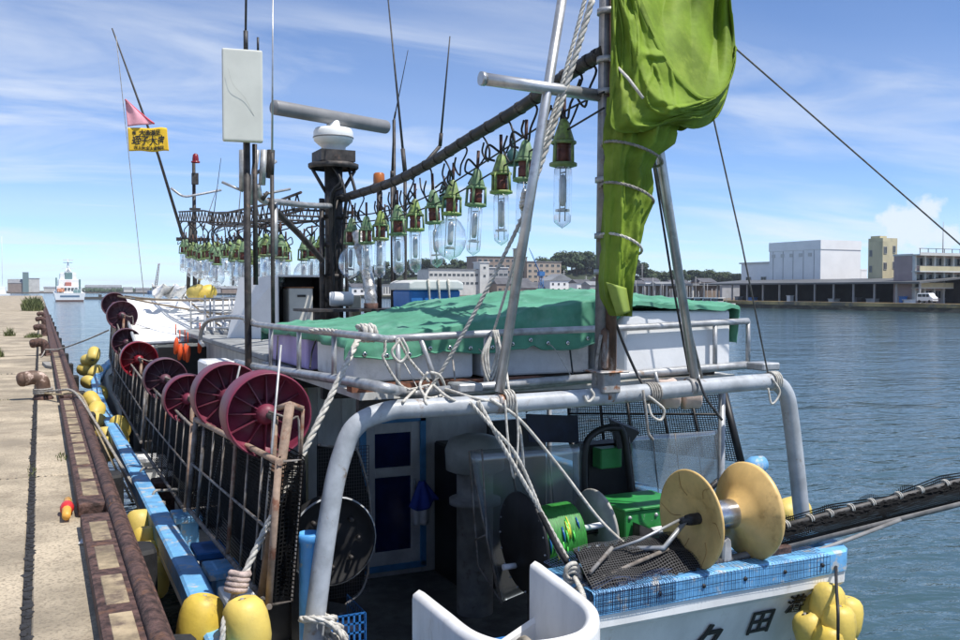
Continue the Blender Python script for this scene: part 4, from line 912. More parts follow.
# bow mast with crossarm and red lamp
BM = P(195, 290, X=3.3); by = BM.y
s = MB(); s.tube([(3.3, by, 1.9), (3.3, by, P(195, 160, X=3.3).z)], [.06, .04], 10); s.build('bow_mast', dark_steel, boat)
for v_, d_ in ((180, (.07, .07, .07, .1, .16)), (208, (.12, .12, .05, .05, 0)), (239, (.42, .3, .03, .05, .03))): p = P(195, v_, X=3.3); s = MB(); s.bx(p.x - d_[0], p.x + d_[1], p.y - d_[2], p.y + d_[2], p.z - d_[3], p.z + d_[4]); s.build('bow_mast_fitting', dark_steel, boat)
s = MB(); p = P(195.5, 160, X=3.3); s.lathe([(.07, -.02), (.075, .05), (.06, .15), (.03, .18), (0, .185)], p - V(0, 0, .03), n=12); s.lathe([(.1, -.03), (.1, 0), (.06, 0)], p - V(0, 0, .03), n=12); s.build('red_mast_lamp', red_lamp, boat)
s = MB(); s.tube(spl([P(171, 188, X=2.75), P(183, 196, X=3.0), P(195, 195, X=3.3), P(221, 190, X=3.95)], 4), .03, 6); s.build('bow_crossarm', galv, boat)
s = MB(); s.tube([P(188, 290, X=3.15), P(191, 222, X=3.22)], .045, 8); s.tube([P(197, 292, X=3.4), P(203, 262, X=3.4)], .03, 6); s.build('bow_strut', dark_steel, boat)
# forward rails beside the awning
s = MB()
for k in range(5): s.tube([P(195, 300 + k * 7, Y=20 - k * 1.3), P(252, 296 + k * 8, Y=18 - k * 1.4)], .02, 6)
for u in (205, 214, 223, 232, 241): s.tube([P(u, 296, Y=19), P(u, 332, Y=13.5)], .02, 6)
s.build('fore_railing', galv, boat)
for k in range(7):
    x = 2.3 + .32 * k; s = MB(); s.tube([(x, 16.2, 2.45), (x, 16.2, 3.0)], .016, 6); s.build('fore_rail_post', galv, boat)
for z in (2.62, 2.8, 3.0): s = MB(); s.tube([(2.25, 16.2, z), (4.3, 16.2, z)], .018, 6); s.build('fore_rail', galv, boat)
for k in range(6): y = 16.4 + .7 * k; s = MB(); s.tube([(3.9, y, 2.4), (3.9, y, 3.02 + .02 * k)], .016, 6); s.build('fore_rail_post', galv, boat)
for z in (2.7, 3.0): s = MB(); s.tube([(3.9, 16.2, z), (3.9, 20.2, z + .1)], .018, 6); s.build('fore_rail', galv, boat)
# awning over the foredeck
aw = thing('awning', 'large white awning sheet stretched over the foredeck', 'awning', (2.8, 17, 2.3))
c00 = P(137, 343, X=1.32); c10 = P(256, 336, Y=c00.y); c01 = P(122, 299, X=1.75); c11 = P(262, 297, Y=c01.y)
s = MB(); s.grid(lambda a, b: (c00.lerp(c10, a)).lerp(c01.lerp(c11, a), b) - V(0, 0, .07 * sin(pi * b) * (1 + .4 * sin(a * 7)) + .015 * noise.noise(V(a * 6, b * 9, 0))), 24, 24, thick=.006); s.build('sheet', awning_white, aw)
s = MB(); s.tube([c00 - V(.05, 0, .02), c10 - V(0, 0, .02)], .028, 8); s.tube([c00 - V(.02, 0, .02), c01 - V(.02, 0, .02)], .025, 8); s.build('edge_pole', galv, aw)
for q in (c00, c10, c00.lerp(c01, .5), c01): s = MB(); s.tube([(q.x, q.y + .03, sheer(q.y) - .05), (q.x, q.y + .03, q.z - .02)], .025, 6); s.build('awning_post', galv, aw)
for k, (a, b, c, d) in enumerate(((118, 296, 250, 318), (135, 299, 255, 299), (185, 297, 226, 330), (125, 296, 200, 300))):
    s = MB(); s.tube(sag(P(a, b, Y=19.5), P(c, d, Y=15.2 + (k == 1) * 3), .03, 8), .018, 6); s.build('batten', mat('bamboo', (.30, .23, .15), .7), aw)
s = MB(); s.grid(lambda a, b: P(152 + 34 * a, 283 + 12 * b + 4 * abs(sin(a * 9)), Y=20.5 + .5 * sin(a * 12 + b * 4) + .3 * b), 18, 8, thick=.01); one(s, 'white_cover', awning_white, 'crumpled white cloth cover bundled at the far end of the awning', 'cloth')

# ================================================================ things fixed on or hung from the boat
# ---- radar
g0 = P(277, 119, Z=5.28); g1 = P(385, 137, Z=5.28); gc = V(LX - .09, RMY, 4.9)
t = thing('radar_scanner', 'white radar gearbox with a long grey rotating scanner bar', 'radar', gc)
s = MB(); s.lathe([(.15, 0), (.155, .06), (.19, .085), (.24, .13), (.252, .17), (.248, .25), (.225, .29), (.10, .31), (.085, .33), (.08, .40), (0, .40)], gc, n=28, flat=False); s.build('gearbox', radar_white, t)
s = MB(); s.lathe([(.25, .165), (.257, .17), (.257, .18), (.25, .185)], gc, n=28); s.build('gearbox_seam', radar_grey, t)
s = MB(); s.bx(gc.x - .02, gc.x + .03, gc.y - .243, gc.y - .235, gc.z + .22, gc.z + .25); s.build('maker_plate', blackm, t)
d = (g1 - g0); d.z = 0; Lr = d.length; d.normalize(); mid = V(gc.x, gc.y, 5.33); s = MB()
s.lathe([(0, -Lr / 2 - .01), (.085, -Lr / 2), (.09, -Lr / 2 + .02), (.09, Lr / 2 - .02), (.085, Lr / 2), (0, Lr / 2 + .01)], mid, d, 16); s.build('scanner_bar', radar_grey, t)
# ---- flat antenna on its pole
ax, ay = 1.78, 8.95
t = thing('panel_antenna', 'flat cream panel antenna high on a dark pole beside the roof railing', 'antenna', (ax, ay, 1.2))
s = MB(); s.tube([(ax + .02, ay, .66), (ax + .02, ay, P(246, 50, Y=ay).z)], .034, 10); s.tube([(ax + .1, ay + .02, 3.2), (ax + .1, ay + .02, 4.55)], .024, 8); s.build('pole', dark_steel, t)
pc = P(242.5, 96, Y=ay - .09); pcr = Matrix.Rotation(-.15, 3, 'Z'); s = MB(); s.box(pc, (.37, .09, .86), M=pcr); s.build('panel', panel_white, t, bevel=.02, seg=3)
s = MB(); s.tube(spl([P(228, 68, Y=ay - .145), P(233, 84, Y=ay - .15), P(245, 98, Y=ay - .15), P(254, 116, Y=ay - .15)], 5), .0012, 5); s.build('surface_hairline', mat('hairline_grey', (.42, .42, .40), .6), t)  # thin grey curved line drawn across the panel face
s = MB(); s.box(pc + V(0, .075, .3), (.12, .06, .06), M=pcr); s.box(pc + V(0, .075, -.3), (.12, .06, .06), M=pcr); s.build('bracket', dark_steel, t)
s = MB(); pz = P(246, 52, Y=ay).z; s.tube([(ax + .02, ay, pz), (ax + .02, ay, pz + .2)], .022, 8); s.tube([(ax + .02, ay, pz + .2), (ax + .04, ay, pz + 1.2)], .011, 6); s.build('whip', rope_dark, t)
s = MB(); p = P(258, 52, Y=ay); s.tube([p, p + V(0, 0, .14)], .011, 6); s.tube([p, pc + V(.06, .05, .35)], .01, 5); s.build('stub_whip', rope_dark, t)
# ---- whip antennas
def whip(pts, r, m, label, X=None, Y=None):
    q = [P(u, v, X=X, Y=Y) for u, v in pts]; t = thing('whip_antenna', label, 'antenna', q[0])
    s = MB(); s.tube([q[0], q[0].lerp(q[1], .12)], r * 1.5, 8); s.build('base', dark_steel, t)
    s = MB(); s.tube([q[0].lerp(q[1], .1), q[1]], [r * .9, r * .45], 8); s.build('rod', m, t)
    if 7 < q[0].y < 15: s = MB(); s.tube([(q[0].x, q[0].y, 2.5) if q[0].y > 9.2 else q[0] + V(-.3, .05, -.35), q[0]], .02, 6); s.build('stand', dark_steel, t)
whip([(272, 175), (273, -15)], .013, alu, 'pale straight whip antenna beside the cream panel antenna', X=2.1)
whip([(405, 172), (387, -12)], .018, rope_dark, 'thick black whip antenna leaning behind the lamp pipe', X=3.75)
whip([(392, 178), (394, 118)], .016, cable, 'short black jointed antenna beside the amber beacon', X=3.75)
whip([(394, 120), (408, 50)], .008, rope_dark, 'hair thin whip antenna behind the thick black one', X=3.85)
whip([(440, 146), (450, 36)], .014, rope_dark, 'slim dark whip antenna with black tip beyond the amber beacon', X=3.75)
whip([(212, 228), (221, 158)], .012, rope_dark, 'thin bent antenna beside the bow mast lamp', X=3.6)
whip([(203, 230), (218, 185)], .014, galv, 'thin grey rod beside the bow mast', X=3.4)
whip([(233, 285), (243, 160)], .016, galv, 'tall grey rod rising through the far lamps', X=3.3)
# ---- fittings cluster near the pole
t = thing('antenna_bracket', 'cluster of grey insulators and clamps on a horizontal bracket', 'bracket', P(258, 190, Y=9.4))
s = MB(); s.tube([P(240, 183, Y=9.4), P(276, 161, Y=9.5)], .02, 6); s.tube([P(250, 205, Y=9.4), P(257, 150, Y=9.4)], .03, 8); s.tube([P(262, 185, Y=9.4), P(264, 150, Y=9.4)], .035, 8); s.tube([P(243, 190, Y=9.4), P(243, 150, Y=9.4)], .04, 8); s.build('insulators', galv, t)
s = MB(); s.tube([P(270, 178, Y=9.4), P(271, 150, Y=9.4)], .04, 8); s.tube([P(268, 192, Y=9.4), P(262, 200, Y=9.4)], .02, 6); s.build('clamps', dark_steel, t)
s = MB(); s.tube(spl([P(257, 185, Y=9.4), P(262, 200, Y=9.5), P(280, 202, Y=10), P(305, 205, Y=10.6), P(330, 206, Y=11.2)], 6), .035, 8); s.build('arm', galv, t)
s = MB(); s.tube(spl([P(268, 200, Y=9.6), P(280, 215, Y=9.8), P(300, 235, Y=10.2), P(322, 260, Y=10.8)], 5), .035, 8); s.build('brace', dark_steel, t)
for q_ in (([P(222, 182, Y=9.5), P(243, 191, Y=9.4)], .014), ([P(264, 194, Y=9.4), P(290, 189, Y=9.7)], .014), ([P(275, 203, Y=9.7), P(275, 255, Y=9.6)], .03)): s = MB(); s.tube(q_[0], q_[1], 6); s.build('spreader', galv, t)
# ---- amber beacon
p = P(379, 184, X=3.7); t = thing('amber_beacon', 'small amber beacon light standing behind the lamp pipe', 'beacon', p)
s = MB(); s.lathe([(.066, 0), (.07, .04), (.066, .12), (.05, .135), (0, .14)], p, n=16); s.build('lens', amber, t)
s = MB(); s.tube([p - V(0, 0, 1.7), p], .03, 8); s.lathe([(.03, -.06), (.075, -.03), (.075, .005), (0, .005)], p, n=16); s.build('post', dark_steel, t)
# ---- lamps
def lamp_proto(green, kind='tube'):
    t = thing('squid_lamp', '', 'lamp', (0, 0, 0))
    s = MB(); s.tube([(0, 0, .16), (0, 0, -.02)], .014, 8); s.build('stem', rust, t)
    s = MB(); s.lathe([(.02, .0), (.035, -.02), (.05, -.07), (.072, -.135), (.075, -.15), (.06, -.15), (0, -.145)], n=16); s.build('cap', green, t)
    s = MB(); s.lathe([(.082, -.15), (.09, -.155), (.09, -.17), (.082, -.175)], n=16); s.lathe([(.085, -.30), (.097, -.305), (.097, -.325), (.06, -.335)], n=16)
    for k in range(4): a = k * pi / 2 + .4; s.tube([(.082 * cos(a), .082 * sin(a), -.16), (.087 * cos(a), .087 * sin(a), -.31)], .012, 6)
    s.build('guard', green, t)
    s = MB(); s.lathe([(.03, -.14), (.055, -.16), (.055, -.20), (.048, -.21), (.055, -.22), (.055, -.29), (.04, -.315), (0, -.315)], n=14); s.build('socket', ceramic, t)
    s = MB()
    if kind == 'tube': s.lathe([(.035, -.32), (.062, -.345), (.064, -.40), (.064, -.66), (.058, -.715), (.03, -.74), (.012, -.75), (0, -.76)], n=20)
    else: s.lathe([(.035, -.32), (.045, -.35), (.09, -.39), (.135, -.46), (.15, -.54), (.14, -.62), (.10, -.69), (.045, -.725), (.015, -.735), (0, -.75)], n=24)
    s.build('bulb', bulb_glass, t)
    s = MB()
    for sx in (-.028, .028): s.tube([(sx * 1.6, 0, -.33), (sx * 1.6, 0, -.71)], .004, 5)
    for z in (-.37, -.62): s.tube([(-.03, 0, z), (.03, 0, z)], .006, 5)
    s.lathe([(0, -.38), (.018, -.39), (.026, -.42), (.026, -.57), (.018, -.60), (0, -.605)], n=12); s.lathe([(.05, -.625), (.052, -.632), (.05, -.64)], n=14); s.build('arc_tube', arc_grey, t)
    s = MB(); s.tube(spl([(.0, .02, .02), (.02, .11, .07), (.03, .13, -.03), (.0, .06, -.06)], 5), .010, 6); s.tube(spl([(.05, 0, -.06), (.12, -.03, -.12), (.10, -.1, .0), (.02, -.12, .12)], 5), .008, 6); s.build('lead', cable, t)
    return t
LG = lamp_proto(lamp_green); LF = lamp_proto(lamp_green2); LGL = lamp_proto(lamp_green, 'globe'); LFG = lamp_proto(lamp_green2, 'globe')
used = set()
def put_lamp(pr, p, label, group, k=1.0):
    o = pr if pr.name not in used else copy_tree(pr)
    used.add(pr.name); o.location = p; o.scale = (k, k, k); o['label'] = label; o['group'] = group; o.rotation_euler = (random.uniform(-.05, .05), random.uniform(-.05, .05), random.random() * 6); return o
GN = 'squid lamps on the sloping lamp pipe'
near = [(564, 119, LG, 'green capped tube lamp with coiled leads, hanging apart next to the sail mast'), (526, 140, LF, 'faded green tube lamp partly behind the silver mast leg'), (501, 154, LG, 'bright green tube lamp, first clear of the silver mast leg'), (477.5, 169, LF, 'faded green tube lamp between a tube lamp and the big clear globe'),
        (453, 180, LGL, 'green capped lamp with a big clear globe bulb'), (433, 190, LF, 'faded tube lamp just beyond the big globe lamp'), (415, 199, LG, 'bright green tube lamp two places beyond the big globe lamp'), (397.5, 205, LF, 'faded tube lamp three places beyond the big globe lamp'), (381, 211, LG, 'bright green tube lamp above the silver wrapped exhaust pipe'), (366.5, 216, LF, 'faded tube lamp overlapping the silver wrapped exhaust pipe'), (352, 218, LFG, 'globe lamp beside the dark radar mast')]
for u, v, pr, lb in near: put_lamp(pr, P(u, v, X=LX), lb, GN, 1.0 if u != 564 else 1.05)
for u, v in ((513, 152), (444, 196), (385, 221)):
    p = P(u, v, X=LX + .25); t = thing('spare_socket', 'dark teal lamp socket without a bulb among the hanging lamps', 'socket', p, 'empty lamp sockets under the lamp pipe')
    s = MB(); s.lathe([(.02, .1), (.02, .03), (.05, 0), (.06, -.08), (.05, -.12), (0, -.12)], p, n=14); s.build('body', lamp_teal, t)
    s = MB(); s.tube([p + V(0, 0, .1), p + V(0, 0, .2)], .01, 6); s.build('stem', rust, t)
for k, y in enumerate(FARY):
    for sx in (-.34, .34):
        lb, gp = ('squid lamp in the dense far rows next to the bow mast', 'far lamps next to the bow mast') if y > 17 else ('squid lamp in the cluster beside the antenna pole', 'lamps beside the antenna pole') if y > 14.5 else ('squid lamp in the cluster above the open white housing', 'lamps above the white housing')
        put_lamp([LF, LFG, LG, LGL][(k * 3 + 2 * (sx > 0)) % 4] if y > 17 else [LF, LFG, LG][(k + (sx > 0)) % 3], V(LX - .17 + sx, y, lampz(y) + random.uniform(-.05, .03)), lb, gp)

# ---- foam boxes on the roof platform, then the tarpaulin over them
RZ = 2.452
boxes = [(4.10, 5.14, 5.97, 7.1, 2.985, foam, 'large white foam block uncovered at the free end of the roof'), (3.05, 4.02, 6.36, 7.3, 2.90, foam_grey, 'grey white foam block under the tarp beside the sail mast'), (2.03, 2.98, 6.36, 7.35, 2.76, foam_grey, 'creased grey white foam block at the rope hung railing corner'),
         (2.0, 2.9, 7.55, 9.0, 2.76, lilac, 'lilac foam block behind the port railing under the tarp'), (3.0, 4.0, 7.42, 8.9, 2.84, foam, 'hidden white foam block in the middle under the tarp'), (4.1, 5.1, 7.2, 8.9, 2.98, foam, 'hidden white foam block behind the uncovered one')]
for x0, x1, y0, y1, z1, m, lb in boxes:
    s = MB(); s.bx(x0, x1, y0, y1, RZ + .03, z1); o = one(s, 'foam_block', m, lb, 'foam block', bevel=.035, seg=3)
    s = MB(); s.bx(x0 + .08, x1 - .08, y0 + .1, y1 - .1, RZ, RZ + .035); one(s, 'bearer', wood_dark, 'timber pallet under the ' + lb, 'pallet')
def sstep(a, b, x): t_ = max(0, min(1, (x - a) / (b - a))); return t_ * t_ * (3 - 2 * t_)
TX0, TX1, TY1 = 1.97, 5.19, 9.08
def tarp_fn(a, b):
    dl, dr = .07, .30
    px = TX0 - dl + (TX1 - TX0 + dl + dr) * a
    k = sstep(3.96, 4.14, px); yf = 6.30 * (1 - k) + 5.955 * k
    base = 2.79 + .195 * sstep(2.35, 4.0, px)
    drop = (base - 2.625 + .035 * noise.noise(V(px * 2.2, 0, 3)) + .014 * sin(px * 9)) * (1 - k) + .035 * k
    if px < 2.7: drop += .0
    nb = .22
    if b < nb: py = yf - .0; df = (1 - b / nb) * drop
    else: py = yf + (TY1 + .15 - yf) * ((b - nb) / (1 - nb)); df = 0
    x = px; dx = 0
    if px < TX0: dx = TX0 - px; x = TX0 - .015 - .05 * noise.noise(V(py * 3, dx * 4, 1)) * dx / .07
    if px > TX1: dx = px - TX1; x = TX1 + .015 + .04 * sin(py * 6) * dx / .3
    y = py
    if b < nb: y = yf - .02 - .05 * (df / .3) * (1 + sin(px * 8 + 1)) * .5
    if py > TY1: df = max(df, py - TY1); y = TY1 + .02
    cx = (min(max(px, TX0), TX1) - TX0) / (TX1 - TX0); cy = min(1, max(0, (py - yf) / (TY1 - yf)))
    crown = .085 * sin(pi * cx) ** .7 * sin(pi * min(1, cy * .9 + .1)) ** .6 + .02
    z = base + crown + .06 * sstep(3.6, 4.4, px) * sin(pi * min(1, cy)) - max(dx, df) - .25 * min(dx, df)
    fl = 1 if (dx == 0 and df == 0) else .5
    z += fl * (.022 * noise.noise(V(px * 2.3, py * 2.0, 0)) + .010 * noise.noise(V(px * 6, py * 5, 4)))
    ridge = abs(noise.noise(V(px * 1.4 + py * .8, py * .7 - px * .3, 9))); z += .025 * max(0, 1 - ridge * 8)
    r2 = abs(noise.noise(V(px * 2.6 - py * 1.1, py * 1.9 + px * .6, 5))); z += .016 * max(0, 1 - r2 * 9) * fl; r3 = abs(noise.noise(V(px * 4.3, py * 3.7, 7))); z += .004 * max(0, 1 - r3 * 8) * fl
    if b < nb: y += .02 * noise.noise(V(px * 7, df * 9, 2))
    return V(x, y, z)
tt = thing('tarpaulin', 'green tarpaulin draped over the foam blocks on the roof', 'tarpaulin', (3.6, 7.6, 2.65))
s = MB(); s.grid(tarp_fn, 150, 110, thick=.004); s.build('sheet', green_tarp, tt)
for k in range(13):
    p = tarp_fn(.05 + .56 * k / 12, .035); s = MB(); s.lathe([(.008, -.004), (.016, -.005), (.018, 0), (.016, .004), (.008, .004)], p + V(0, -.006, 0), (0, -1, 0), 10); s.build('eyelet', steel_shine, tt)
s = MB(); s.tube([tarp_fn(.03 + .6 * k / 60, .004) + V(0, -.003, 0) for k in range(61)], .007, 6); s.build('hem', green_tarp, tt)
for k, a in enumerate((.12, .30, .47)):
    p = tarp_fn(a, .035); s = MB(); s.tube(spl([p + V(0, -.008, 0), p + V(.01, -.12, -.06), V(p.x + .02, 5.93, 2.47)], 4), .004, 5); s.build('lacing', rope_white, tt)

# ---- cabin roof clutter: housing with outdoor unit, exhaust, tub, drum
hc = P(300, 318, Y=12.2)
t = thing('machine_housing', 'white open fronted housing with dark inside on the cabin roof', 'housing', P(295, 312, Y=12.2))
y0 = 12.0
a = P(278, 319, Y=y0); b = P(325, 277, Y=y0); x0, x1 = a.x, b.x; zt = b.z; z0 = 2.5
xl = x0 - .55
s = MB(); s.prism([(x0, y0, z0), (x0, y0, zt), (xl + .18, y0 + .6, zt), (xl, y0 + .6, z0)], (.02, .03, 0)); s.build('side_panel', white_paint, t)
s = MB(); s.bx(x0, x1 + .02, y0, y0 + .7, zt, zt + .025); s.build('top_panel', white_paint, t)
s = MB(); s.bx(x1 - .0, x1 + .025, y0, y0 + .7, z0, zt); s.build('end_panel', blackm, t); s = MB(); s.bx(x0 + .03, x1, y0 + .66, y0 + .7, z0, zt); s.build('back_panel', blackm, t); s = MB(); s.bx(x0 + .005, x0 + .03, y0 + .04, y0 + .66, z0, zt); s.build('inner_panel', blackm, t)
t = thing('outdoor_unit', 'cream cabinet with rusty top edge inside the white housing', 'cabinet', P(301, 317, Y=y0 + .12))
a = P(289, 320, Y=y0 + .1); b = P(313, 288, Y=y0 + .1); s = MB(); s.bx(a.x, b.x, y0 + .1, y0 + .45, z0, b.z); s.build('case', mat('cream_case', (.60, .59, .53), .5, var=.06, scale=5), t, bevel=.012)
s = MB(); s.bx(a.x - .008, b.x + .008, y0 + .09, y0 + .46, b.z, b.z + .015); s.build('top_edge', rust_bright, t)
s = MB(); s.bx((a.x + b.x) / 2 - .05, (a.x + b.x) / 2 + .06, y0 + .085, y0 + .1, b.z - .12, b.z - .09); s.build('handle', dark_steel, t)
p = P(348, 306, Y=11.0); t = thing('searchlight', 'small white horizontal drum searchlight at the foot of the radar mast', 'searchlight', p)
s = MB(); ax_ = (RT * -1); q = P(341, 299, Y=10.9); s.lathe([(0, -.14), (.075, -.14), (.09, -.12), (.09, .1), (.06, .15), (0, .16)], q, (.96, -.3, 0), 16); s.build('drum', radar_white, t)
s = MB(); s.tube([q - V(0, 0, .09), V(q.x, q.y, 2.5)], .03, 8); s.build('foot', dark_steel, t)
s = MB(); q = P(355, 300, Y=10.9); s.bx(q.x - .06, q.x + .06, q.y - .06, q.y + .06, 2.5, q.z + .05); one(s, 'junction_box', mat('junction_cream', (.55, .5, .38), .6), 'cream junction box beside the small white searchlight', 'box', bevel=.01)
p = P(371, 303, X=3.55); q = P(358, 232, X=3.5); t = thing('exhaust_pipe', 'silver foil wrapped exhaust pipe leaning below the lamps', 'pipe', V(p.x, p.y, 2.5))
s = MB(); pts = spl([V(p.x, p.y, 2.5), p, p.lerp(q, .35) + V(.02, 0, 0), p.lerp(q, .7), q], 10); s.tube(pts, [.075 + .022 * noise.noise(V(i * .9, 3, 1)) for i in range(len(pts))], 12); s.build('wrapping', mat('foil_wrap', (.45, .45, .44), .35, .6, var=.3, scale=14, col2=(.2, .15, .1), m2=(.55, .68), s2=10, bump=.8, bscale=22), t)
s = MB(); s.tube([p - V(0, 0, .12), p], .085, 10); s.build('band', rust, t)
s = MB(); a = P(306, 313, Y=10.3); b = P(413, 309, Y=10.3); s.bx(a.x, b.x, 10.2, 10.9, 2.90, 2.93); s.bx(a.x + .1, a.x + .16, 10.3, 10.36, 2.5, 2.9); s.bx(b.x - .16, b.x - .1, 10.3, 10.36, 2.5, 2.9); one(s, 'roof_bench', dark_steel, 'dark low bench plate before the radar mast', 'bench')
t = thing('fish_tub', 'blue plastic tub with white lid strapped down on the cabin roof', 'tub', P(434, 310, Y=9.75))
a = P(409, 310, Y=9.5); b = P(460, 290, Y=9.5); s = MB(); s.prism([(a.x + .03, 9.5, 2.51), (b.x - .03, 9.5, 2.51), (b.x, 9.48, b.z), (a.x, 9.48, b.z)], (0, .55, 0)); s.build('tub', blue_deep, t, bevel=.02)
c = P(434, 280, Y=9.5); s = MB(); s.prism([(a.x - .02, 9.44, b.z - .0), (b.x + .02, 9.44, b.z), (b.x + .02, 9.44, c.z - .03), (b.x - .05, 9.44, c.z), (a.x + .05, 9.44, c.z), (a.x - .02, 9.44, c.z - .03)], (0, .64, 0)); s.build('lid', mat('tub_lid', (.62, .63, .62), .5, var=.06), t, bevel=.02, seg=2)
for dx in (.2, .32, .44): s = MB(); s.tube([(a.x + dx, 9.43, c.z + .01), (a.x + dx + .01, 9.43, b.z), (a.x + dx + .05, 9.44, 2.53)], .012, 6); s.build('strap', rope_white, t)
s = MB(); q = P(507 / 1.0 - 48, 300, Y=9.42); s.prism([(q.x - .02, 9.42, q.z), (q.x + .03, 9.42, q.z + .02), (q.x + .05, 9.42, q.z - .1), (q.x, 9.42, q.z - .1)], (0, .01, 0)); one(s, 'rag', mat('pink_rag', (.6, .25, .22), .8), 'small pink rag tied on the blue tub strap', 'rag')
# ---- yellow floats at the bow rail
# ---- float prototype
def float_proto():
    t = thing('hull_float', '', 'float', (0, 0, 0))
    s = MB(); s.lathe([(.028, -.165), (.05, -.178), (.085, -.165), (.115, -.13), (.131, -.07), (.134, 0), (.131, .07), (.115, .13), (.085, .165), (.05, .178), (.028, .165)], n=20); s.build('shell', yellow, t)
    s = MB(); s.lathe([(.028, -.165), (.026, 0), (.028, .165)], n=12); s.lathe([(0, -.1), (.028, -.1)], n=12); s.lathe([(0, .1), (.028, .1)], n=12); s.build('bore', dark_steel, t)
    s = MB(); s.tube([(0, 0, -.172), (0, 0, .175)], .012, 6); s.build('line', rope_grey, t)
    return t
FP = float_proto(); fused = []
def flt(p, ax=(0, 0, 1), label='', group='yellow floats along the hull', k=1.0):
    o = FP if not fused else copy_tree(FP); fused.append(o); o.location = p
    q = Vector(ax).normalized().to_track_quat('Z', 'Y').to_euler(); o.rotation_euler = q; o.scale = (k, k, k); o['label'] = label; o['group'] = group; return o
flt(P(200, 625, D=5.5), (.2, .1, 1), 'big yellow float tied outside the gunwale end by the thick rope'); flt(P(247, 628, D=5.35), (-.15, .1, 1), 'big yellow float tied inside the gunwale end by the thick rope')
gcl = 'yellow float hanging in the cluster outside the blue gunwale'
for u, v, X, ax in ((140, 529, .77, (0, .2, 1)), (146, 547, .78, (0, .1, 1)), (149, 562, .78, (0, .3, 1)), (153, 578, .79, (0, .1, 1))): flt(P(u, v, X=X), ax, 'yellow float in the column hanging between quay and hull', 'column of floats between quay and hull', .95)
for u, v, X in ((93.8, 354.7, 1.02), (89, 360, .93), (85, 370, .85), (95.3, 372.5, 1.0), (88.4, 382, .85)): flt(P(u, v, X=X), (random.uniform(-1, 1), 1, random.uniform(-.5, 1)), 'yellow float in the bunch farther along the gunwale', 'far bunch of floats on the gunwale')
for u, v, X in ((100.6, 394, 1.0), (92, 401, .76), (96, 411.5, .76), (98, 422.5, .76), (120, 427, 1.03), (104.7, 436, .8), (119.4, 439.4, 1.0), (106, 449, .78), (99, 450.6, .74)): flt(P(u, v, X=X), (random.uniform(-.6, .6), 1, random.uniform(-.3, 1)), 'yellow float in the middle bunch on the blue gunwale', 'middle bunch of floats on the gunwale')
for u, v, k in ((196, 292, .85), (206, 293, .95)): flt(P(u, v, Y=19.6), (.8, .1, .3), 'large faded yellow float lying at the bow railing', 'yellow floats at the bow railing', k * 1.25)
flt(P(791, 513, Y=5.9), (1, .1, .1), 'yellow float lying beside the arch leg on the stern')
for u, v, Y_, ax in ((827, 606, 4.72, (.2, 0, 1)), (838, 628, 4.6, (.1, 0, 1)), (812, 634, 4.75, (-.3, .2, 1)), (846, 618, 4.95, (.2, 0, 1)), (829, 648, 4.6, (0, 0, 1)), (815, 612, 4.95, (0, 0, 1)), (842, 655, 4.7, (0, 0, 1))): flt(P(u, v, Y=Y_), ax, 'yellow float in the bunch hanging under the stern corner', 'bunch of floats under the stern corner', .88)
s = MB(); s.tube(spl([P(836, 567, Y=4.78), P(836.5, 590, Y=4.6), P(838, 612, Y=4.46), P(838, 640, Y=4.44)], 5), .012, 6); one(s, 'float_line', cable, 'black line holding the float bunch under the stern corner', 'line')
s = MB(); s.lathe([(0, -.12), (.07, -.11), (.10, 0), (.07, .11), (0, .12)], P(755, 466, Y=6.9), (1, 0, .2), 16); one(s, 'blue_float', blue_paint, 'small blue float behind the yellow dish roller', 'float')

# ---- jigging machines with paired drums along the port side, and their guard cages
def drum_meshes(R, W_, m):
    s = MB(); s.lathe([(.05, W_), (R * .9, W_), (R, W_ * .85), (R, .012), (R * .985, 0), (R * .955, .0), (R * .945, .03), (R * .90, W_ * .50), (R * .30, W_ * .66), (R * .27, W_ * .62)], ax=(0, 1, 0), n=40)
    h = MB(); h.lathe([(R * .30, W_ * .66), (R * .27, W_ * .35), (R * .20, W_ * .16), (R * .10, W_ * .10), (0, W_ * .10)], ax=(0, 1, 0), n=24)
    r = MB(); r.add([(R * .25, -.004, 0), (R * .93, -.004, 0), (R * .93, .004, 0), (R * .25, .004, 0)], [])
    r = MB(); r.prism([(R * .24, W_ * .30, -.004), (R * .93, W_ * .44, -.004), (R * .93, W_ * .55, -.004), (R * .24, W_ * .68, -.004)], (0, 0, .008))
    out = []
    for q, nm in ((s, 'drum'), (h, 'hub'), (r, 'rib')):
        me = bpy.data.meshes.new(nm); me.from_pydata(q.v, [], q.f); me.polygons.foreach_set('use_smooth', q.s); me.materials.append(m); out.append(me)
    return out
DM = {k: drum_meshes(.28, .29, m) for k, m in (('a', maroon), ('b', maroon_faded), ('c', maroon_red))}
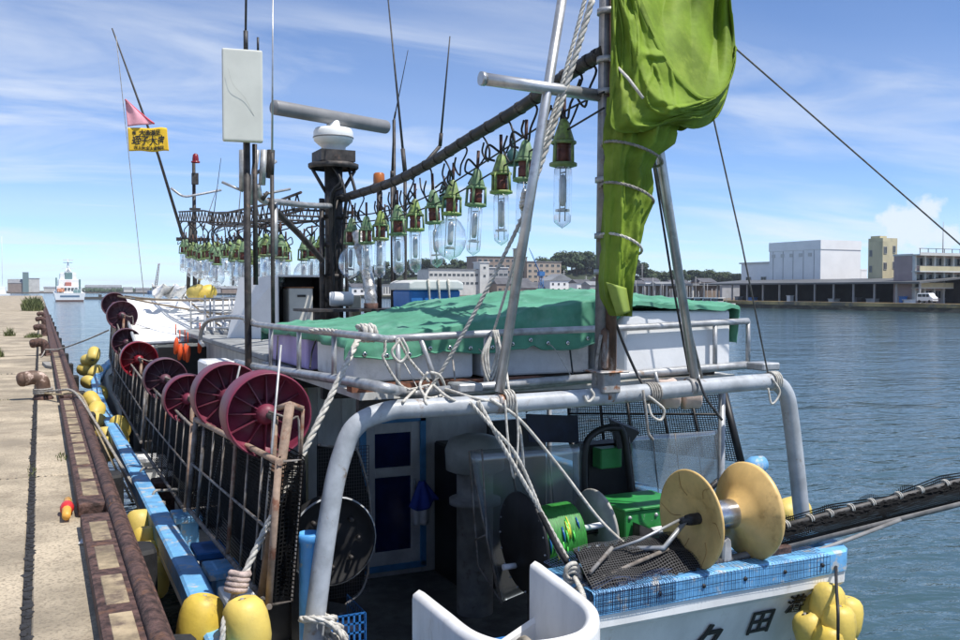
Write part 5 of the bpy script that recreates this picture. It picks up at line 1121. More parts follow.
def jigger(name_label, drums, group='jigging machines along the quay side', X=1.42):
    ymin = min(d[1] for d in drums); ymax = max(d[1] for d in drums); ym = (ymin + ymax) / 2; gz = sheer(ym)
    t = thing('jigging_machine', name_label, 'jigging machine', (X, ym, gz - .1))
    zc = sum(d[2] for d in drums) / len(drums)
    s = MB(); s.bx(X - .02, X + .28, ymin + .35, ymax + .25, DK, zc - .36); s.build('motor_box', blackm, t, bevel=.03)
    s = MB(); s.tube([(drums[0][0], ymin - .12, drums[0][2]), (drums[-1][0], ymax + .3, drums[-1][2])], .022, 8); s.build('shaft', dark_steel, t)
    for (x, y, z, R, k) in drums:
        dme, hme, rme = DM[k]; sc = R / .28
        o = bpy.data.objects.new('drum', dme); COL.objects.link(o); o.parent = t; o.location = V(x, y, z) - WL[t.name]; o.scale = (sc,) * 3; o.rotation_euler = (0, random.random() * 6, 0)
        h = bpy.data.objects.new('hub', hme); COL.objects.link(h); h.parent = o
        for q in range(12): r = bpy.data.objects.new('rib', rme); COL.objects.link(r); r.parent = o; r.rotation_euler = (0, q * pi / 6, 0)
        s = MB(); s.tube([(x + .02, y - .06, z), (x - .02, y - .08, z - .75)], .022, 8); s.build('bracket_leg', cage_rust, t)
        s = MB(); s.tube([(x + .1, y + .02, z - .1), (x + .06, y + .06, z - .78)], .020, 8); s.build('bracket_leg', wood_dark, t)
        s = MB(); s.tube(spl([(x - .03, y - .1, z + .04), (x + .02, y - .1, z + .02), (x + .12, y - .09, z - .02), (x + .17, y - .09, z - .03), (x + .17, y - .09, z - .35)], 4), .009, 6); s.build('line_guide', cage_bar, t)
    return t
jigger('jigging machine with two dark red drums below the lilac foam block', [(1.36, 6.08, 2.32, .285, 'a'), (1.37, 7.55, 2.28, .28, 'a')])
jigger('jigging machine with a dusty drum and a red drum behind the first pair', [(1.33, 9.5, 2.06, .245, 'a'), (1.32, 11.3, 2.10, .25, 'b')])
jigger('jigging machine with bright red drum before the white awning corner', [(1.30, 14.3, 2.13, .265, 'c'), (1.30, 16.4, 2.27, .24, 'b')])
jigger('jigging machine with faded purple drums at the far side of the awning', [(1.36, 18.1, 2.68, .27, 'b'), (1.36, 20.0, 2.85, .25, 'b')], X=1.5)
# broad maroon covers inboard of the drums
s = MB(); s.grid(lambda a, b: V(1.55 + .8 * a, 9.2 + 1.3 * b, 1.75 + .48 * sin(pi * min(1, a * .7 + .15)) * sin(pi * (b * .7 + .15)) + .0), 14, 10, thick=.02); one(s, 'machine_cover', maroon, 'broad faded maroon cover inboard of the drums', 'cover')
def cage(y0, y1, zt0, zt1, zb0, zb1, X0, X1, label, n=7, ew=.5, lean=.07):
    t = thing('guard_cage', label, 'guard cage', ((X0 + X1) / 2, (y0 + y1) / 2, min(zb0, zb1)), 'net guard cages along the quay side')
    T = lambda a: V(X0 + (X1 - X0) * a, y0 + (y1 - y0) * a, zt0 + (zt1 - zt0) * a); B = lambda a: V(X0 + (X1 - X0) * a - lean, y0 + (y1 - y0) * a, zb0 + (zb1 - zb0) * a)
    th_ = .021 if y0 < 6 else .013
    s = MB(); s.tube([T(-.01), T(1.01)], th_, 8); s.build('top_rail', cage_rust if y0 < 6 else cage_bar, t)
    s = MB(); s.tube([B(-.01), B(1.01)], .018, 8); s.build('bottom_rail', cage_bar, t)
    s = MB(); s.tube([T(0).lerp(B(0), .5), T(1).lerp(B(1), .5)], .010, 6); s.build('mid_rail', cage_bar, t)
    for k in range(n + 1):
        a = k / n; r = (.022 if k in (0, n) else (.015 if k % 3 == 0 else .008)) * (1 if y0 < 6 else .68); s = MB(); s.tube([T(a) + V(0, 0, .02), B(a) - V(0, 0, .02)], r, 8); s.build('bar', cage_rust if k in (0, n // 2) and y0 < 12 else cage_bar, t)
    s = MB(); s.net(lambda a, b: T(a).lerp(B(a), b) + V(.035, 0, 0), int((y1 - y0) / .026), 34, .009); tag(s.build('net', netm, t), kind='stuff')
    s = MB(); s.grid(lambda a, b: T(a).lerp(B(a), .16 + .10 * noise.noise(V(a * (y1 - y0) * 2.2, y0, 0)) + (.86 - .16) * b) + V(.10 + .05 * noise.noise(V(a * (y1 - y0) * 5, b * 3, y0)), 0, 0), 60, 8, False); s.build('draped_net', netm, t)
    s = MB(); s.net(lambda a, b: T(a).lerp(B(a), b) + V(.16 + .03 * sin(a * 9), .013, .012), int((y1 - y0) / .03), 30, .010); tag(s.build('inner_net', netm, t), kind='stuff')
    s = MB(); s.net(lambda a, b: (T(0).lerp(B(0), b)) + V(.02 + ew * a, .05 * sin(pi * a), 0), int(ew / .026), 34, .009); tag(s.build('end_net', netm, t), kind='stuff')
    s = MB(); s.net(lambda a, b: (T(0).lerp(B(0), b)) + V(.02 + ew * a, .08 + .05 * sin(pi * a), .012), int(ew / .03), 30, .010); tag(s.build('inner_end_net', netm, t), kind='stuff')
    s = MB(); s.tube([T(0), T(0) + V(ew + .02, .02, 0), B(0) + V(ew + .02, .02, 0), B(0)], .011, 6); s.build('end_frame', cage_bar, t)
    return t
a0 = P(279, 462, X=1.27); a1 = P(205, 424, X=1.2); b0 = P(262, 592, X=1.22); b1 = P(203, 520, X=1.15)
cage(a0.y, 8.0, a0.z, a1.z, b0.z, b1.z, 1.27, 1.17, 'net guard cage with a broad rusty corner post below the first drum pair', ew=.13)
cage(8.6, 11.9, 1.92, 2.0, 1.17, 1.2, 1.22, 1.18, 'net guard cage below the dusty drum pair', 8)
cage(12.4, 17.0, 1.95, 2.2, 1.22, 1.4, 1.2, 1.18, 'net guard cage below the bright red drum', 9)
cage(17.4, 21.0, 2.45, 2.75, 1.5, 1.75, 1.25, 1.38, 'net guard cage at the far side of the awning', 8)
# tall corner post and inner struts at the first cage
s = MB(); s.tube([P(290, 404, Y=5.55), P(262, 596, Y=5.6)], .03, 10); s.tube([P(278, 408, Y=5.62), P(290, 404, Y=5.55), P(303, 409, Y=5.55)], .018, 8); s.tube([P(303, 409, Y=5.55), P(300, 470, Y=5.6)], .011, 8); one(s, 'corner_post', cage_rust, 'tall peeling corner post standing at the first drum', 'post')
s = MB(); s.tube([P(281, 345, Y=5.9), P(262, 560, Y=5.7)], .008, 6); one(s, 'thin_rod', galv, 'thin grey rod leaning across the first drum', 'rod')
s = MB(); s.tube([P(240, 366, Y=7.3), P(205, 520, Y=7.6)], .008, 6); one(s, 'thin_rod', galv, 'thin grey rod leaning across the second drum', 'rod')
# side deck clutter along the gunwale
for k, (y, m, nm) in enumerate(((6.3, white_paint, 'white'), (7.0, blue_paint, 'blue'), (7.6, blue_deep, 'deep blue'), (8.9, blue_paint, 'blue'), (10.6, rust, 'rusty'), (12.3, white_paint, 'white'))):
    s = MB(); s.bx(1.14, 1.30, y - .12, y + .12, .64, 1.12 - .02 * k); s.bx(1.08, 1.33, y - .18, y + .18, 1.04 - .01 * k, 1.10 - .01 * k); one(s, 'cage_bracket', m, nm + ' bracket block just inside the blue gunwale ' + ('beside the big floats', 'under the first cage', 'past the first cage', 'under the second cage', 'under the dusty drums', 'under the red drum')[k], 'bracket', bevel=.01)
s = MB(); s.bx(1.1, 1.9, 5.9, 15, .62, .66); one(s, 'side_shelf', cabin_white, 'grubby pale side shelf between gunwale and guard cages', 'shelf')
# orange floats under the awning edge
for k, (u, v) in enumerate(((180, 352), (185, 352), (188, 354), (200, 345), (176, 346))):
    s = MB(); s.lathe([(0, -.13), (.025, -.11), (.038, 0), (.025, .11), (0, .13)], P(u, v, Y=14.0 + .1 * (k % 2)), (.1, 0, 1), 10); s.tube([P(u, v, Y=14.0 + .1 * (k % 2)) + V(0, 0, .16), P(u, v, Y=14.0) + V(0, 0, .32)], .008, 5); one(s, 'orange_float', orange, 'small orange float hanging under the awning edge', 'float', 'orange floats under the awning')
s = MB(); s.bx(1.6, 2.9, 14.6, 14.75, 1.7, 2.28); one(s, 'dark_screen', blackm, 'dark screen board under the awning behind the orange floats', 'screen')
s = MB(); s.bx(P(205, 360, Y=9.6).x, P(236, 372, Y=9.6).x, 9.6, 10.1, 1.9, 2.42); one(s, 'white_locker', white_paint, 'white locker behind the second drum under the awning', 'locker', bevel=.02)

# ---- stern port machine: black drum and rounded black guard, blue post, crate
t = thing('stern_jigging_machine', 'black stern jigging machine with round disc and rounded mesh guard', 'jigging machine', V(1.9, 6.4, DK))
dc = P(333, 541, Y=6.2)
s = MB(); s.lathe([(0, .14), (.30, .14), (.31, .10), (.31, 0), (.295, -.01), (.285, .03), (.06, .07), (.05, .02), (0, .02)], dc, (0, 1, 0), 40); s.build('drum', mat('matt_black', (.008, .008, .009), .8, var=.3, scale=10), t)
s = MB(); s.lathe([(.305, -.015), (.315, -.005), (.305, .008)], dc, (0, 1, 0), 40); s.build('rim', arc_grey, t)
for k in range(8): a = k * pi / 4; s = MB(); s.lathe([(0, -.012), (.016, -.01), (.016, .03)], dc + V(.19 * cos(a), -.0, .19 * sin(a)), (0, 1, 0), 8); s.build('bolt', dark_steel, t)
pl_ = [P(u, v, Y=6.55) for u, v in ((318, 445), (350, 449), (358, 452), (370, 500), (369, 560), (362, 590), (345, 605), (318, 600))]
s = MB(); c_ = sum(pl_, V(0, 0, 0)) / len(pl_); s.tube(spl(pl_[:-1], 5), .010, 6); s.build('guard_frame', cage_bar, t)
s = MB(); s.prism([p + V(0, .02, 0) for p in pl_], (0, .012, 0)); s.build('guard_sheet', netm, t)
s = MB(); s.net(lambda a, b: V(pl_[0].x + (pl_[4].x - pl_[0].x) * a, 6.545, pl_[0].z - .03 + (pl_[5].z - pl_[0].z) * b), 20, 44, .004); tag(s.build('guard_mesh', mat('mesh_grey', (.03, .03, .032), .6), t), kind='stuff')
s = MB(); s.bx(dc.x - .25, dc.x + .02, 6.38, 6.53, DK, dc.z + .1); s.build('stand', blackm, t)
bp0 = P(309, 534, Y=5.47); t = thing('blue_post', 'stout chipped blue post standing beside the arch leg', 'post', V(bp0.x, 5.47, DK))
s = MB(); s.lathe([(.062, DK - bp0.z), (.062, -.05), (.072, -.04), (.075, 0), (.06, .01), (.055, -.02), (0, -.02)], bp0, n=20); s.build('post', mat('blue_post_paint', (.09, .33, .66), .45, var=.12, scale=5, col2=(.30, .36, .40), m2=(.60, .66), s2=9), t)
cr = P(336, 640, Y=5.75); t = thing('plastic_crate', 'blue lattice plastic crate on the deck beside the blue post', 'crate', V(cr.x, 5.85, DK))
for nm, f in (('front', lambda a, b: V(cr.x - .15 + .34 * a, 5.72, DK + .02 + (cr.z + .14 - DK) * b)), ('side', lambda a, b: V(cr.x + .19, 5.72 + .4 * a, DK + .02 + (cr.z + .14 - DK) * b))):
    s = MB(); s.net(f, 9, 14, .014); s.build(nm, blue_deep, t)
s = MB(); s.bx(cr.x - .14, cr.x + .18, 5.74, 6.1, DK, cr.z + .04); s.build('tray', navy, t)
# ---- gear inside: capstan pedestal, blue bag, nets
c = V(3.62, 7.7, DK); t = thing('net_capstan', 'grey ribbed capstan on a pedestal in the shade before the cabin', 'capstan', c)
s = MB(); s.lathe([(.17, 0), (.17, 1.0), (.24, 1.02), (.24, 1.07), (.17, 1.09), (.17, 1.3), (.22, 1.32)], c, n=24); s.build('pedestal', mat('grey_pedestal', (.30, .30, .29), .6, var=.2, scale=5, col2=(.16, .12, .09), m2=(.58, .7), s2=6), t)
s = MB(); s.lathe([(.22, 1.32), (.27, 1.34), (.28, 1.52), (.24, 1.62), (.12, 1.66), (0, 1.66)], c, n=24); s.build('head', mat('capstan_grey', (.36, .38, .36), .55, var=.15, scale=4), t)
p = P(420, 482, Y=8.95); s = MB(); s.grid(lambda a, b: p + V((a - .5) * (.04 + .30 * b) + .03 * b, -.04 - .05 * sin(pi * a) - .03 * sin(a * 14) * b, .02 - .26 * b - .05 * sin(a * 5) * b), 14, 10, thick=.01); one(s, 'blue_bag', mat('blue_cloth', (.03, .07, .42), .7), 'blue cloth bag hanging beside the cabin door', 'bag')
s = MB(); s.grid(lambda a, b: p + V((a - .5) * (.22 - .06 * b), -.03 - .04 * sin(pi * a) - .02 * sin(a * 12), -.22 - .22 * b), 10, 8, thick=.01); one(s, 'pale_rag', foam_grey, 'pale rag hanging below the blue bag', 'rag')
s = MB(); s.bx(3.75, 4.3, 8.2, 9.0, DK, 1.55); one(s, 'dark_locker', blackm, 'dark locker beside the cabin wall', 'locker', bevel=.02)
s = MB(); s.bx(4.3, 5.0, 8.8, 8.85, DK, 1.75); one(s, 'dark_board', blackm, 'dark board wall beyond the capstan', 'board')
p0 = P(440, 413, Y=6.6); s = MB(); s.net(lambda a, b: V(p0.x + .4 * a, 6.6, 2.38 - .16 * b * (1 - .3 * a)), 16, 8, .005); s.net(lambda a, b: V(p0.x + .4 * a, 6.6 + .3 * b, 2.22), 14, 10, .005); s.tube([V(p0.x, 6.6, 2.3), V(p0.x + .4, 6.6, 2.28)], .012, 6); one(s, 'hanging_basket', netm, 'black mesh basket hanging under the roof edge', 'basket')

# ---- starboard stern machine: line drum, vinyl shields, green motor box
t = thing('line_hauler', 'hauler drum wound with bright green line and a black end disc', 'line hauler', V(3.4, 5.85, DK))
h0 = P(522, 543, Y=5.85); h1 = V(h0.x + .62, 5.85, h0.z + .03); hx = (h1 - h0).normalized(); HL = (h1 - h0).length
s = MB(); s.lathe([(0, 0), (.365, -.0), (.37, .012), (.365, .025), (0, .03)], h0, hx, 44); s.build('end_disc', blackm, t)
for k in range(18): a = k * 2 * pi / 18; s = MB(); q = h0 + V(-.004, .345 * cos(a), .345 * sin(a)); s.lathe([(0, -.008), (.008, -.006), (.008, .004)], q, hx, 6); s.build('rivet', galv, t)
s = MB(); q = h0 + V(-.004, .12, -.2); s.tube([q + V(.02, 0, 0), q - V(.09, 0, 0)], .022, 8); s.build('crank_pin', foam, t)
s = MB(); rr = .235; prof = [(rr, .03)]
for k in range(40): prof += [(rr + .006 * (k % 2), .035 + .38 * k / 40)]
s.lathe(prof + [(0, .42)], h0, hx, 36, flat=False); s.build('line_winding', green_line, t)
random.seed(21)
for k in range(34):
    a = random.uniform(1.2, 4.4); x = random.uniform(.05, .37); L_ = random.uniform(.06, .13)
    col = random.choice(('jig_blue', 'jig_blue', 'jig_red', 'jig_yellow', 'jig_green', 'jig_white', 'jig_green'))
    if col not in MAT: mat(col, {'jig_blue': (.02, .12, .35), 'jig_red': (.6, .04, .03), 'jig_yellow': (.6, .6, .06), 'jig_green': (.10, .65, .10), 'jig_white': (.7, .7, .68)}[col], .3)
    yy = hx.orthogonal().normalized(); zz2 = hx.cross(yy)
    pa = [h0 + hx * x + (yy * cos(a + q * L_ / rr) + zz2 * sin(a + q * L_ / rr)) * (rr + .012) for q in (0, .5, 1)]
    s = MB(); s.tube(pa, [.004, .009, .003], 6); s.build('squid_jig', MAT[col], t)
s = MB(); s.lathe([(.05, HL), (.30, HL), (.305, HL + .01), (.30, HL + .022), (.24, HL + .022), (.22, HL + .04), (.05, HL + .04)], h0, hx, 40); s.build('flange', mat('flange_grey', (.42, .41, .38), .5, var=.15, scale=5), t)
for k in range(3):
    a = 1.9 + k * 1.0; yy = hx.orthogonal().normalized(); zz2 = hx.cross(yy); q = h0 + (yy * cos(a) + zz2 * sin(a)) * .17
    s = MB(); s.tube([q + hx * .40, q + hx * (HL + .01)], .022, 10); s.build('tie_rod', foam, t)
s = MB(); s.tube([h0 + hx * .1, h1 + hx * .35], .03, 10); s.bx(h0.x + .1, h0.x + .55, 5.75, 5.95, DK, h0.z - .1); s.build('stand', dark_steel, t)
def shield(name, label, quads, m=vinyl, frame=True, ribs=2):
    t = thing(name, label, 'shield', V(quads[0][0].x, quads[0][0].y, min(p.z for q in quads for p in q)))
    pass
    for qi, q in enumerate(quads):
        a, b, c, d = q; rb = ribs if qi == 0 else 1
        s = MB(); s.grid(lambda x, y: a.lerp(b, x).lerp(d.lerp(c, x), y) + V(0, .02 * sin(x * 6 + y * 2), 0), 12, 12, thick=.003); s.build('sheet', m, t)
        for k in range(rb + 1):
            x = k / rb; s = MB(); s.tube([a.lerp(b, x), d.lerp(c, x)], .005 if 0 < k < rb else .007, 6); s.build('frame_rod', cage_bar, t)
    return t
A = lambda u, v, Y: P(u, v, Y=Y)
shield('vinyl_shield', 'clear vinyl splash shield standing behind the green line drum', [[A(469, 451, 6.35), A(584, 443, 6.5), A(590, 560, 6.5), A(500, 604, 6.4)]], ribs=3)
t = thing('shield_frame', 'bent thin rod frame at the open side of the clear shield behind the green drum', 'frame', A(498, 604, 6.1))
s = MB(); s.tube([A(482, 450, 6.1), A(487, 540, 6.1), A(502, 604, 6.1), A(478, 566, 6.3), A(469, 451, 6.33), A(482, 450, 6.1)], .007, 6); s.build('rod', cage_bar, t)
s = MB(); s.tube([A(486, 535, 6.1), A(475, 540, 6.3)], .006, 6); s.build('rung', cage_bar, t)
shield('vinyl_shield', 'clear vinyl splash shield standing behind the green motor box', [[A(629, 437, 6.6), A(718, 430, 6.7), A(724, 492, 6.7), A(636, 500, 6.6)]], ribs=4)
s = MB(); s.prism([A(526, 414, 6.7), A(578, 416, 6.75), A(579, 443, 6.75), A(529, 442, 6.7)], (0, .01, 0)); s.tube([A(526, 413, 6.72), A(535, 400, 6.72)], .006, 5); s.tube([A(577, 415, 6.76), A(577, 398, 6.76)], .006, 5); one(s, 'navy_flap', navy, 'dark navy rubber flap hanging under the roof edge', 'flap')
t = thing('hauler_body', 'black arched hauler body with a green machine inside', 'hauler', V(4.2, 6.9, DK))
arc = [A(585, 500, 6.5), A(584, 460, 6.5), A(588, 440, 6.5), A(600, 430, 6.5), A(614, 428, 6.5), A(624, 436, 6.5), A(632, 500, 6.5)]
s = MB(); s.tube(spl(arc, 5), .03, 8); s.build('arch_guard', blackm, t)
s = MB(); q0 = A(586, 446, 6.75); q1 = A(634, 500, 6.75); s.bx(q0.x, q1.x, 6.75, 7.0, DK, q0.z); s.build('body', blackm, t, bevel=.03)
s = MB(); q0 = A(596, 448, 6.68); q1 = A(617, 466, 6.68); s.bx(q0.x, q1.x, 6.6, 6.74, q1.z, q0.z); s.build('green_gear', green_box, t, bevel=.01)
s = MB(); s.prism([A(611, 420, 6.6), A(640, 432, 6.6), A(630, 445, 6.6), A(618, 450, 6.6)], (.1, .2, 0)); s.build('cowl', blackm, t)
t = thing('motor_box', 'bright green motor box with chipped paint beside the yellow dish rollers', 'motor box', V(4.2, 5.9, DK))
g0 = A(627, 541, 5.72); q1 = A(608, 510, 5.72); gx0 = g0.x - .03; zt = A(627, 511, 5.72).z; s = MB(); s.bx(gx0, gx0 + .55, 5.70, 6.15, g0.z - .05, zt); s.build('case', green_box, t, bevel=.008)
s = MB(); s.bx(gx0 - .015, gx0 + .57, 5.685, 6.17, zt, zt + .02); s.build('lid', green_box, t, bevel=.004)
s = MB(); s.bx(gx0 + .05, gx0 + .5, 5.75, 6.1, DK, g0.z - .05); s.build('pedestal', dark_steel, t)
s = MB(); s.prism([(gx0 + .06, 5.69, zt - .08), (gx0 + .06, 5.69, zt - .22), (gx0 + .24, 5.69, zt - .16)], (0, -.09, 0)); s.build('gusset', dark_steel, t)
s = MB(); s.tube([V(gx0 + .2, 5.65, zt - .16), V(gx0 + .36, 5.65, zt - .15)], .03, 12); s.build('shaft_end', white_paint, t)
for dx, dz in ((.04, -.05), (.04, -.25), (.5, -.05), (.28, -.05)): s = MB(); s.lathe([(0, .012), (.014, .01), (.016, 0)], V(gx0 + dx, 5.70, zt + dz), (0, -1, 0), 8); s.build('bolt', galv, t)
# ---- yellow dish roller
t = thing('dish_roller', 'pair of big yellow dish rollers on a steel hub over the stern', 'roller', V(4.2, 5.0, 1.2))
r0 = P(692, 519.5, Y=5.0); r1 = P(748, 511, Y=5.0); rx = (r1 - r0).normalized(); RL = (r1 - r0).length
s = MB(); s.lathe([(.0, .055), (.125, .055), (.135, .048), (.24, .012), (.328, -.022), (.342, -.016), (.338, -.004), (.22, .05), (.13, .11), (.095, .15)], r0, rx, 48); s.build('outer_dish', yellow_dish, t)
for k in range(6):
    a = k * pi / 3 + .2; yy = rx.orthogonal().normalized(); zz2 = rx.cross(yy); e = yy * cos(a) + zz2 * sin(a); f = yy * cos(a + .22) + zz2 * sin(a + .22)
    s = MB(); s.tube(spl([r0 + e * .17 + rx * .034, r0 + e * .24 + rx * .010, r0 + f * .325 - rx * .021], 4), .0026, 5); s.build('crack_rib', mat('dish_crease', (.42, .24, .08), .6) if 'dish_crease' not in MAT else MAT['dish_crease'], t)
s = MB(); s.lathe([(.095, RL - .16), (.12, RL - .12), (.20, RL - .065), (.335, RL - .015), (.345, RL), (.34, RL + .02), (.2, RL + .01), (0, RL + .02)], r0, rx, 48); s.build('inner_dish', yellow_dish, t)
s = MB(); s.lathe([(.098, .10), (.102, .12), (.102, RL - .12), (.098, RL - .10)], r0, rx, 32); s.build('hub', steel_shine, t)
s = MB(); s.tube([r0 - rx * .10, r1 + rx * .15], .022, 10); s.lathe([(0, -.05), (.035, -.045), (.04, -.01), (.04, .06)], r0, rx, 14); s.build('axle', dark_steel, t)
s = MB(); s.tube([r0 - rx * .05, P(664, 548, Y=4.98), P(620, 549, Y=5.2)], .018, 8); s.tube([r0 - rx * .07 + V(0, 0, .02), P(640, 540, Y=5.0), P(605, 553, Y=5.15)], .010, 6); s.build('crank_arm', galv, t)
s = MB(); e = r1 + rx * .13; s.bx(e.x - .03, e.x + .03, 4.97, 5.05, 1.25, e.z + .03); s.build('support', dark_steel, t)
s = MB(); q = P(723, 579, Y=5.0); s.prism([(q.x - .045, 4.95, 1.25), (q.x + .045, 4.95, 1.25), (q.x + .035, 4.95, 1.42), (q.x, 4.95, 1.455), (q.x - .035, 4.95, 1.42)], (0, .09, 0)); s.build('grey_stop', mat('grey_foam', (.36, .36, .37), .8, var=.15, scale=9), t, bevel=.012)
# ---- mesh covered chute running outboard
t = thing('outboard_chute', 'long black net covered chute pole reaching outboard over the water', 'chute', V(4.9, 5.0, 1.2))
u0 = P(778, 527, Y=5.0); u1 = P(960, 480, Y=5.0); l0 = P(778, 548, Y=4.98); l1 = P(960, 503, Y=4.98); ex = 2.5
U = lambda a: u0 + (u1 - u0) * a * ex; D_ = lambda a: l0 + (l1 - l0) * a * ex
s = MB(); s.tube([U(-.05), U(.3) - V(0, 0, .01), U(1)], .022, 8); s.build('upper_pole', mat('chute_pole', (.09, .085, .08), .6, var=.3, scale=10), t)
s = MB(); s.tube([D_(-.12), D_(1)], .032, 10); s.build('lower_pole', mat('dull_grey_pole', (.17, .165, .16), .55, var=.2, scale=8), t)
s = MB(); s.net(lambda a, b: U(a).lerp(D_(a), b) + V(0, -.035 * sin(pi * b) - .012, 0), 480, 12, .008); tag(s.build('net', netm, t), kind='stuff')
s = MB(); s.net(lambda a, b: U(a * .98).lerp(D_(a * .98), b * .8) + V(0, .06, .02 + .03 * sin(a * 70)), 240, 7, .010); tag(s.build('back_net', netm, t), kind='stuff')
s = MB(); s.grid(lambda a, b: U(a * .99).lerp(D_(a * .99), b * (.42 + .2 * noise.noise(V(a * 24, 1, 0)))) + V(0, -.018 - .02 * sin(pi * b) + .022 * noise.noise(V(a * 120, b * 9, 0)), .018 * noise.noise(V(a * 103, 3, b))), 340, 8, False); s.build('bunched_net', netm, t)
for a in (.012, .06, .1, .145, .19, .25, .3, .36, .42, .5, .6, .7, .8, .9): s = MB(); s.tube(coil(U(a), (U(1) - U(0)), .03, .01, 2, .02), .006, 5); s.build('lashing', rope_white, t)
for a in (.2, .42, .65, .88): s = MB(); s.tube([U(a), D_(a + .03)], .018, 6); s.build('spreader', cage_bar, t)
s = MB(); s.bx(l0.x - .16, l0.x + .06, 4.9, 5.1, 1.25, l0.z + .03); s.build('rusty_block', rust, t, bevel=.01)
s = MB(); s.tube(sag(P(655, 602, Y=4.95), P(845, 541, Y=4.9), .01) + [P(900, 520, Y=4.95)], .016, 8); one(s, 'boat_hook', mat('hook_grey', (.22, .22, .22), .5, var=.2), 'thin grey pole lying across the blue stern ledge', 'pole')
# inner ribbed mat between hauler and rollers
t = thing('net_mat', 'black ribbed net mat with bars lying between hauler drum and rollers', 'net mat', V(3.6, 5.1, 1.2))
k0, k1, k2, k3 = P(573, 552, Y=5.15), P(668, 533, Y=5.3), P(704, 572, Y=4.86), P(594, 601, Y=4.78)
s = MB(); s.grid(lambda a, b: k0.lerp(k1, a).lerp(k3.lerp(k2, a), b) + V(0, 0, .012 * sin(a * 70) + .05 * noise.noise(V(a * 3, b * 3, 5)) + .03 * sin(pi * b)), 80, 14); s.build('mat', netm, t)
s = MB(); s.net(lambda a, b: k0.lerp(k1, a).lerp(k3.lerp(k2, a), b) + V(.01 * sin(b * 9), 0, .02 + .05 * noise.noise(V(a * 3, b * 3, 5)) + .03 * sin(pi * b)), 44, 24, .005); tag(s.build('net', mat('net_grey', (.05, .05, .052), .7), t), kind='stuff')
for a, b, c, d in ((574, 590, 668, 549), (590, 573, 612, 548), (600, 586, 700, 562)):
    s = MB(); s.tube([P(a, b, Y=4.9), P(c, d, Y=5.0)], .014, 8); s.build('bar', cage_bar, t)
s = MB(); p = P(586, 583, Y=5.05); s.bx(p.x, p.x + .3, 5.0, 5.2, 1.25, max(1.3, p.z - .02)); s.build('block', blackm, t)
# blue netting over the ledge
bnet = mat('navy_netting', (.012, .03, .085), .7, var=.3, scale=10)
s = MB(); s.net(lambda a, b: V(3.06 + 1.95 * a, YS - .038 if b < .18 else YS + .0 + .55 * (b - .18) / .82 + .03 * sin(a * 17), (1.15 + .142 * b / .18 if b < .18 else 1.292) + .006 * sin(a * 40 + b * 9)), 64, 13, .0042); tag(one(s, 'ledge_netting', bnet, 'dark blue netting spread over the blue stern ledge', 'netting'))
s = MB(); s.net(lambda a, b: V(3.06 + .6 * a, YS - .042 if b < .2 else YS - .01 + .62 * (b - .2) / .8, (1.16 + .145 * b / .2 if b < .2 else 1.305 + .05 * sin(b * 8) * sin(a * 5) ** 2)), 34, 20, .005); one(s, 'netting_heap', bnet, 'denser heap of blue netting beside the white stern box', 'netting')
s = MB(); s.tube([P(655, 582, Y=5.2), P(682, 595, Y=5.0)], .012, 8); one(s, 'white_stick', foam, 'short white stick lying on the blue stern ledge', 'stick')
# ---- starboard mesh guard leaning outboard
t = thing('mesh_guard', 'black mesh guard panel leaning outboard on the starboard side', 'guard', V(5.3, 7.5, 1.2))
w0, w1, w2, w3 = P(568, 396, Y=8.3), P(722, 384, Y=6.9), P(741, 462, Y=6.6), P(570, 440, Y=8.3)
s = MB(); s.net(lambda a, b: w0.lerp(w1, a).lerp(w3.lerp(w2, a), b), 70, 34, .008); tag(s.build('mesh', netm, t), kind='stuff')
for a in (0, .22, .4, .62, .8, 1): s = MB(); s.tube([w0.lerp(w1, a), w3.lerp(w2, a)], .016 if a < 1 else .035, 8); s.build('rib', blackm, t)
s = MB(); s.tube([w0, w1], .018, 8); s.tube([w3.lerp(w0, .6), w2.lerp(w1, .6)], .012, 6); s.build('rail', blackm, t)
for w_ in (w2, w3): s = MB(); s.tube([w_, V(5.2, w_.y, 1.2)], .03, 8); s.build('stay', blackm, t)
# pale rollers under the arch
t = thing('fairlead_rollers', 'two pale pinkish rollers hanging under the arch pipe', 'rollers', P(680, 400, Y=5.75))
for u, v, r in ((668, 394, .12), (690, 396, .105)):
    q = P(u, v, Y=5.8); s = MB(); s.lathe([(0, -.07), (r * .9, -.07), (r, -.055), (r * .93, 0), (r, .055), (r * .9, .07), (0, .07)], q, (.9, -.35, .1), 24); s.build('roller', pink_roller, t)
s = MB(); s.tube([P(655, 372, Y=5.8), P(661, 396, Y=5.8)], .014, 6); s.tube([P(700, 372, Y=5.8), P(694, 398, Y=5.8)], .014, 6); s.tube([P(650, 393, Y=5.8), P(702, 398, Y=5.8)], .012, 6); s.build('hanger', galv, t)

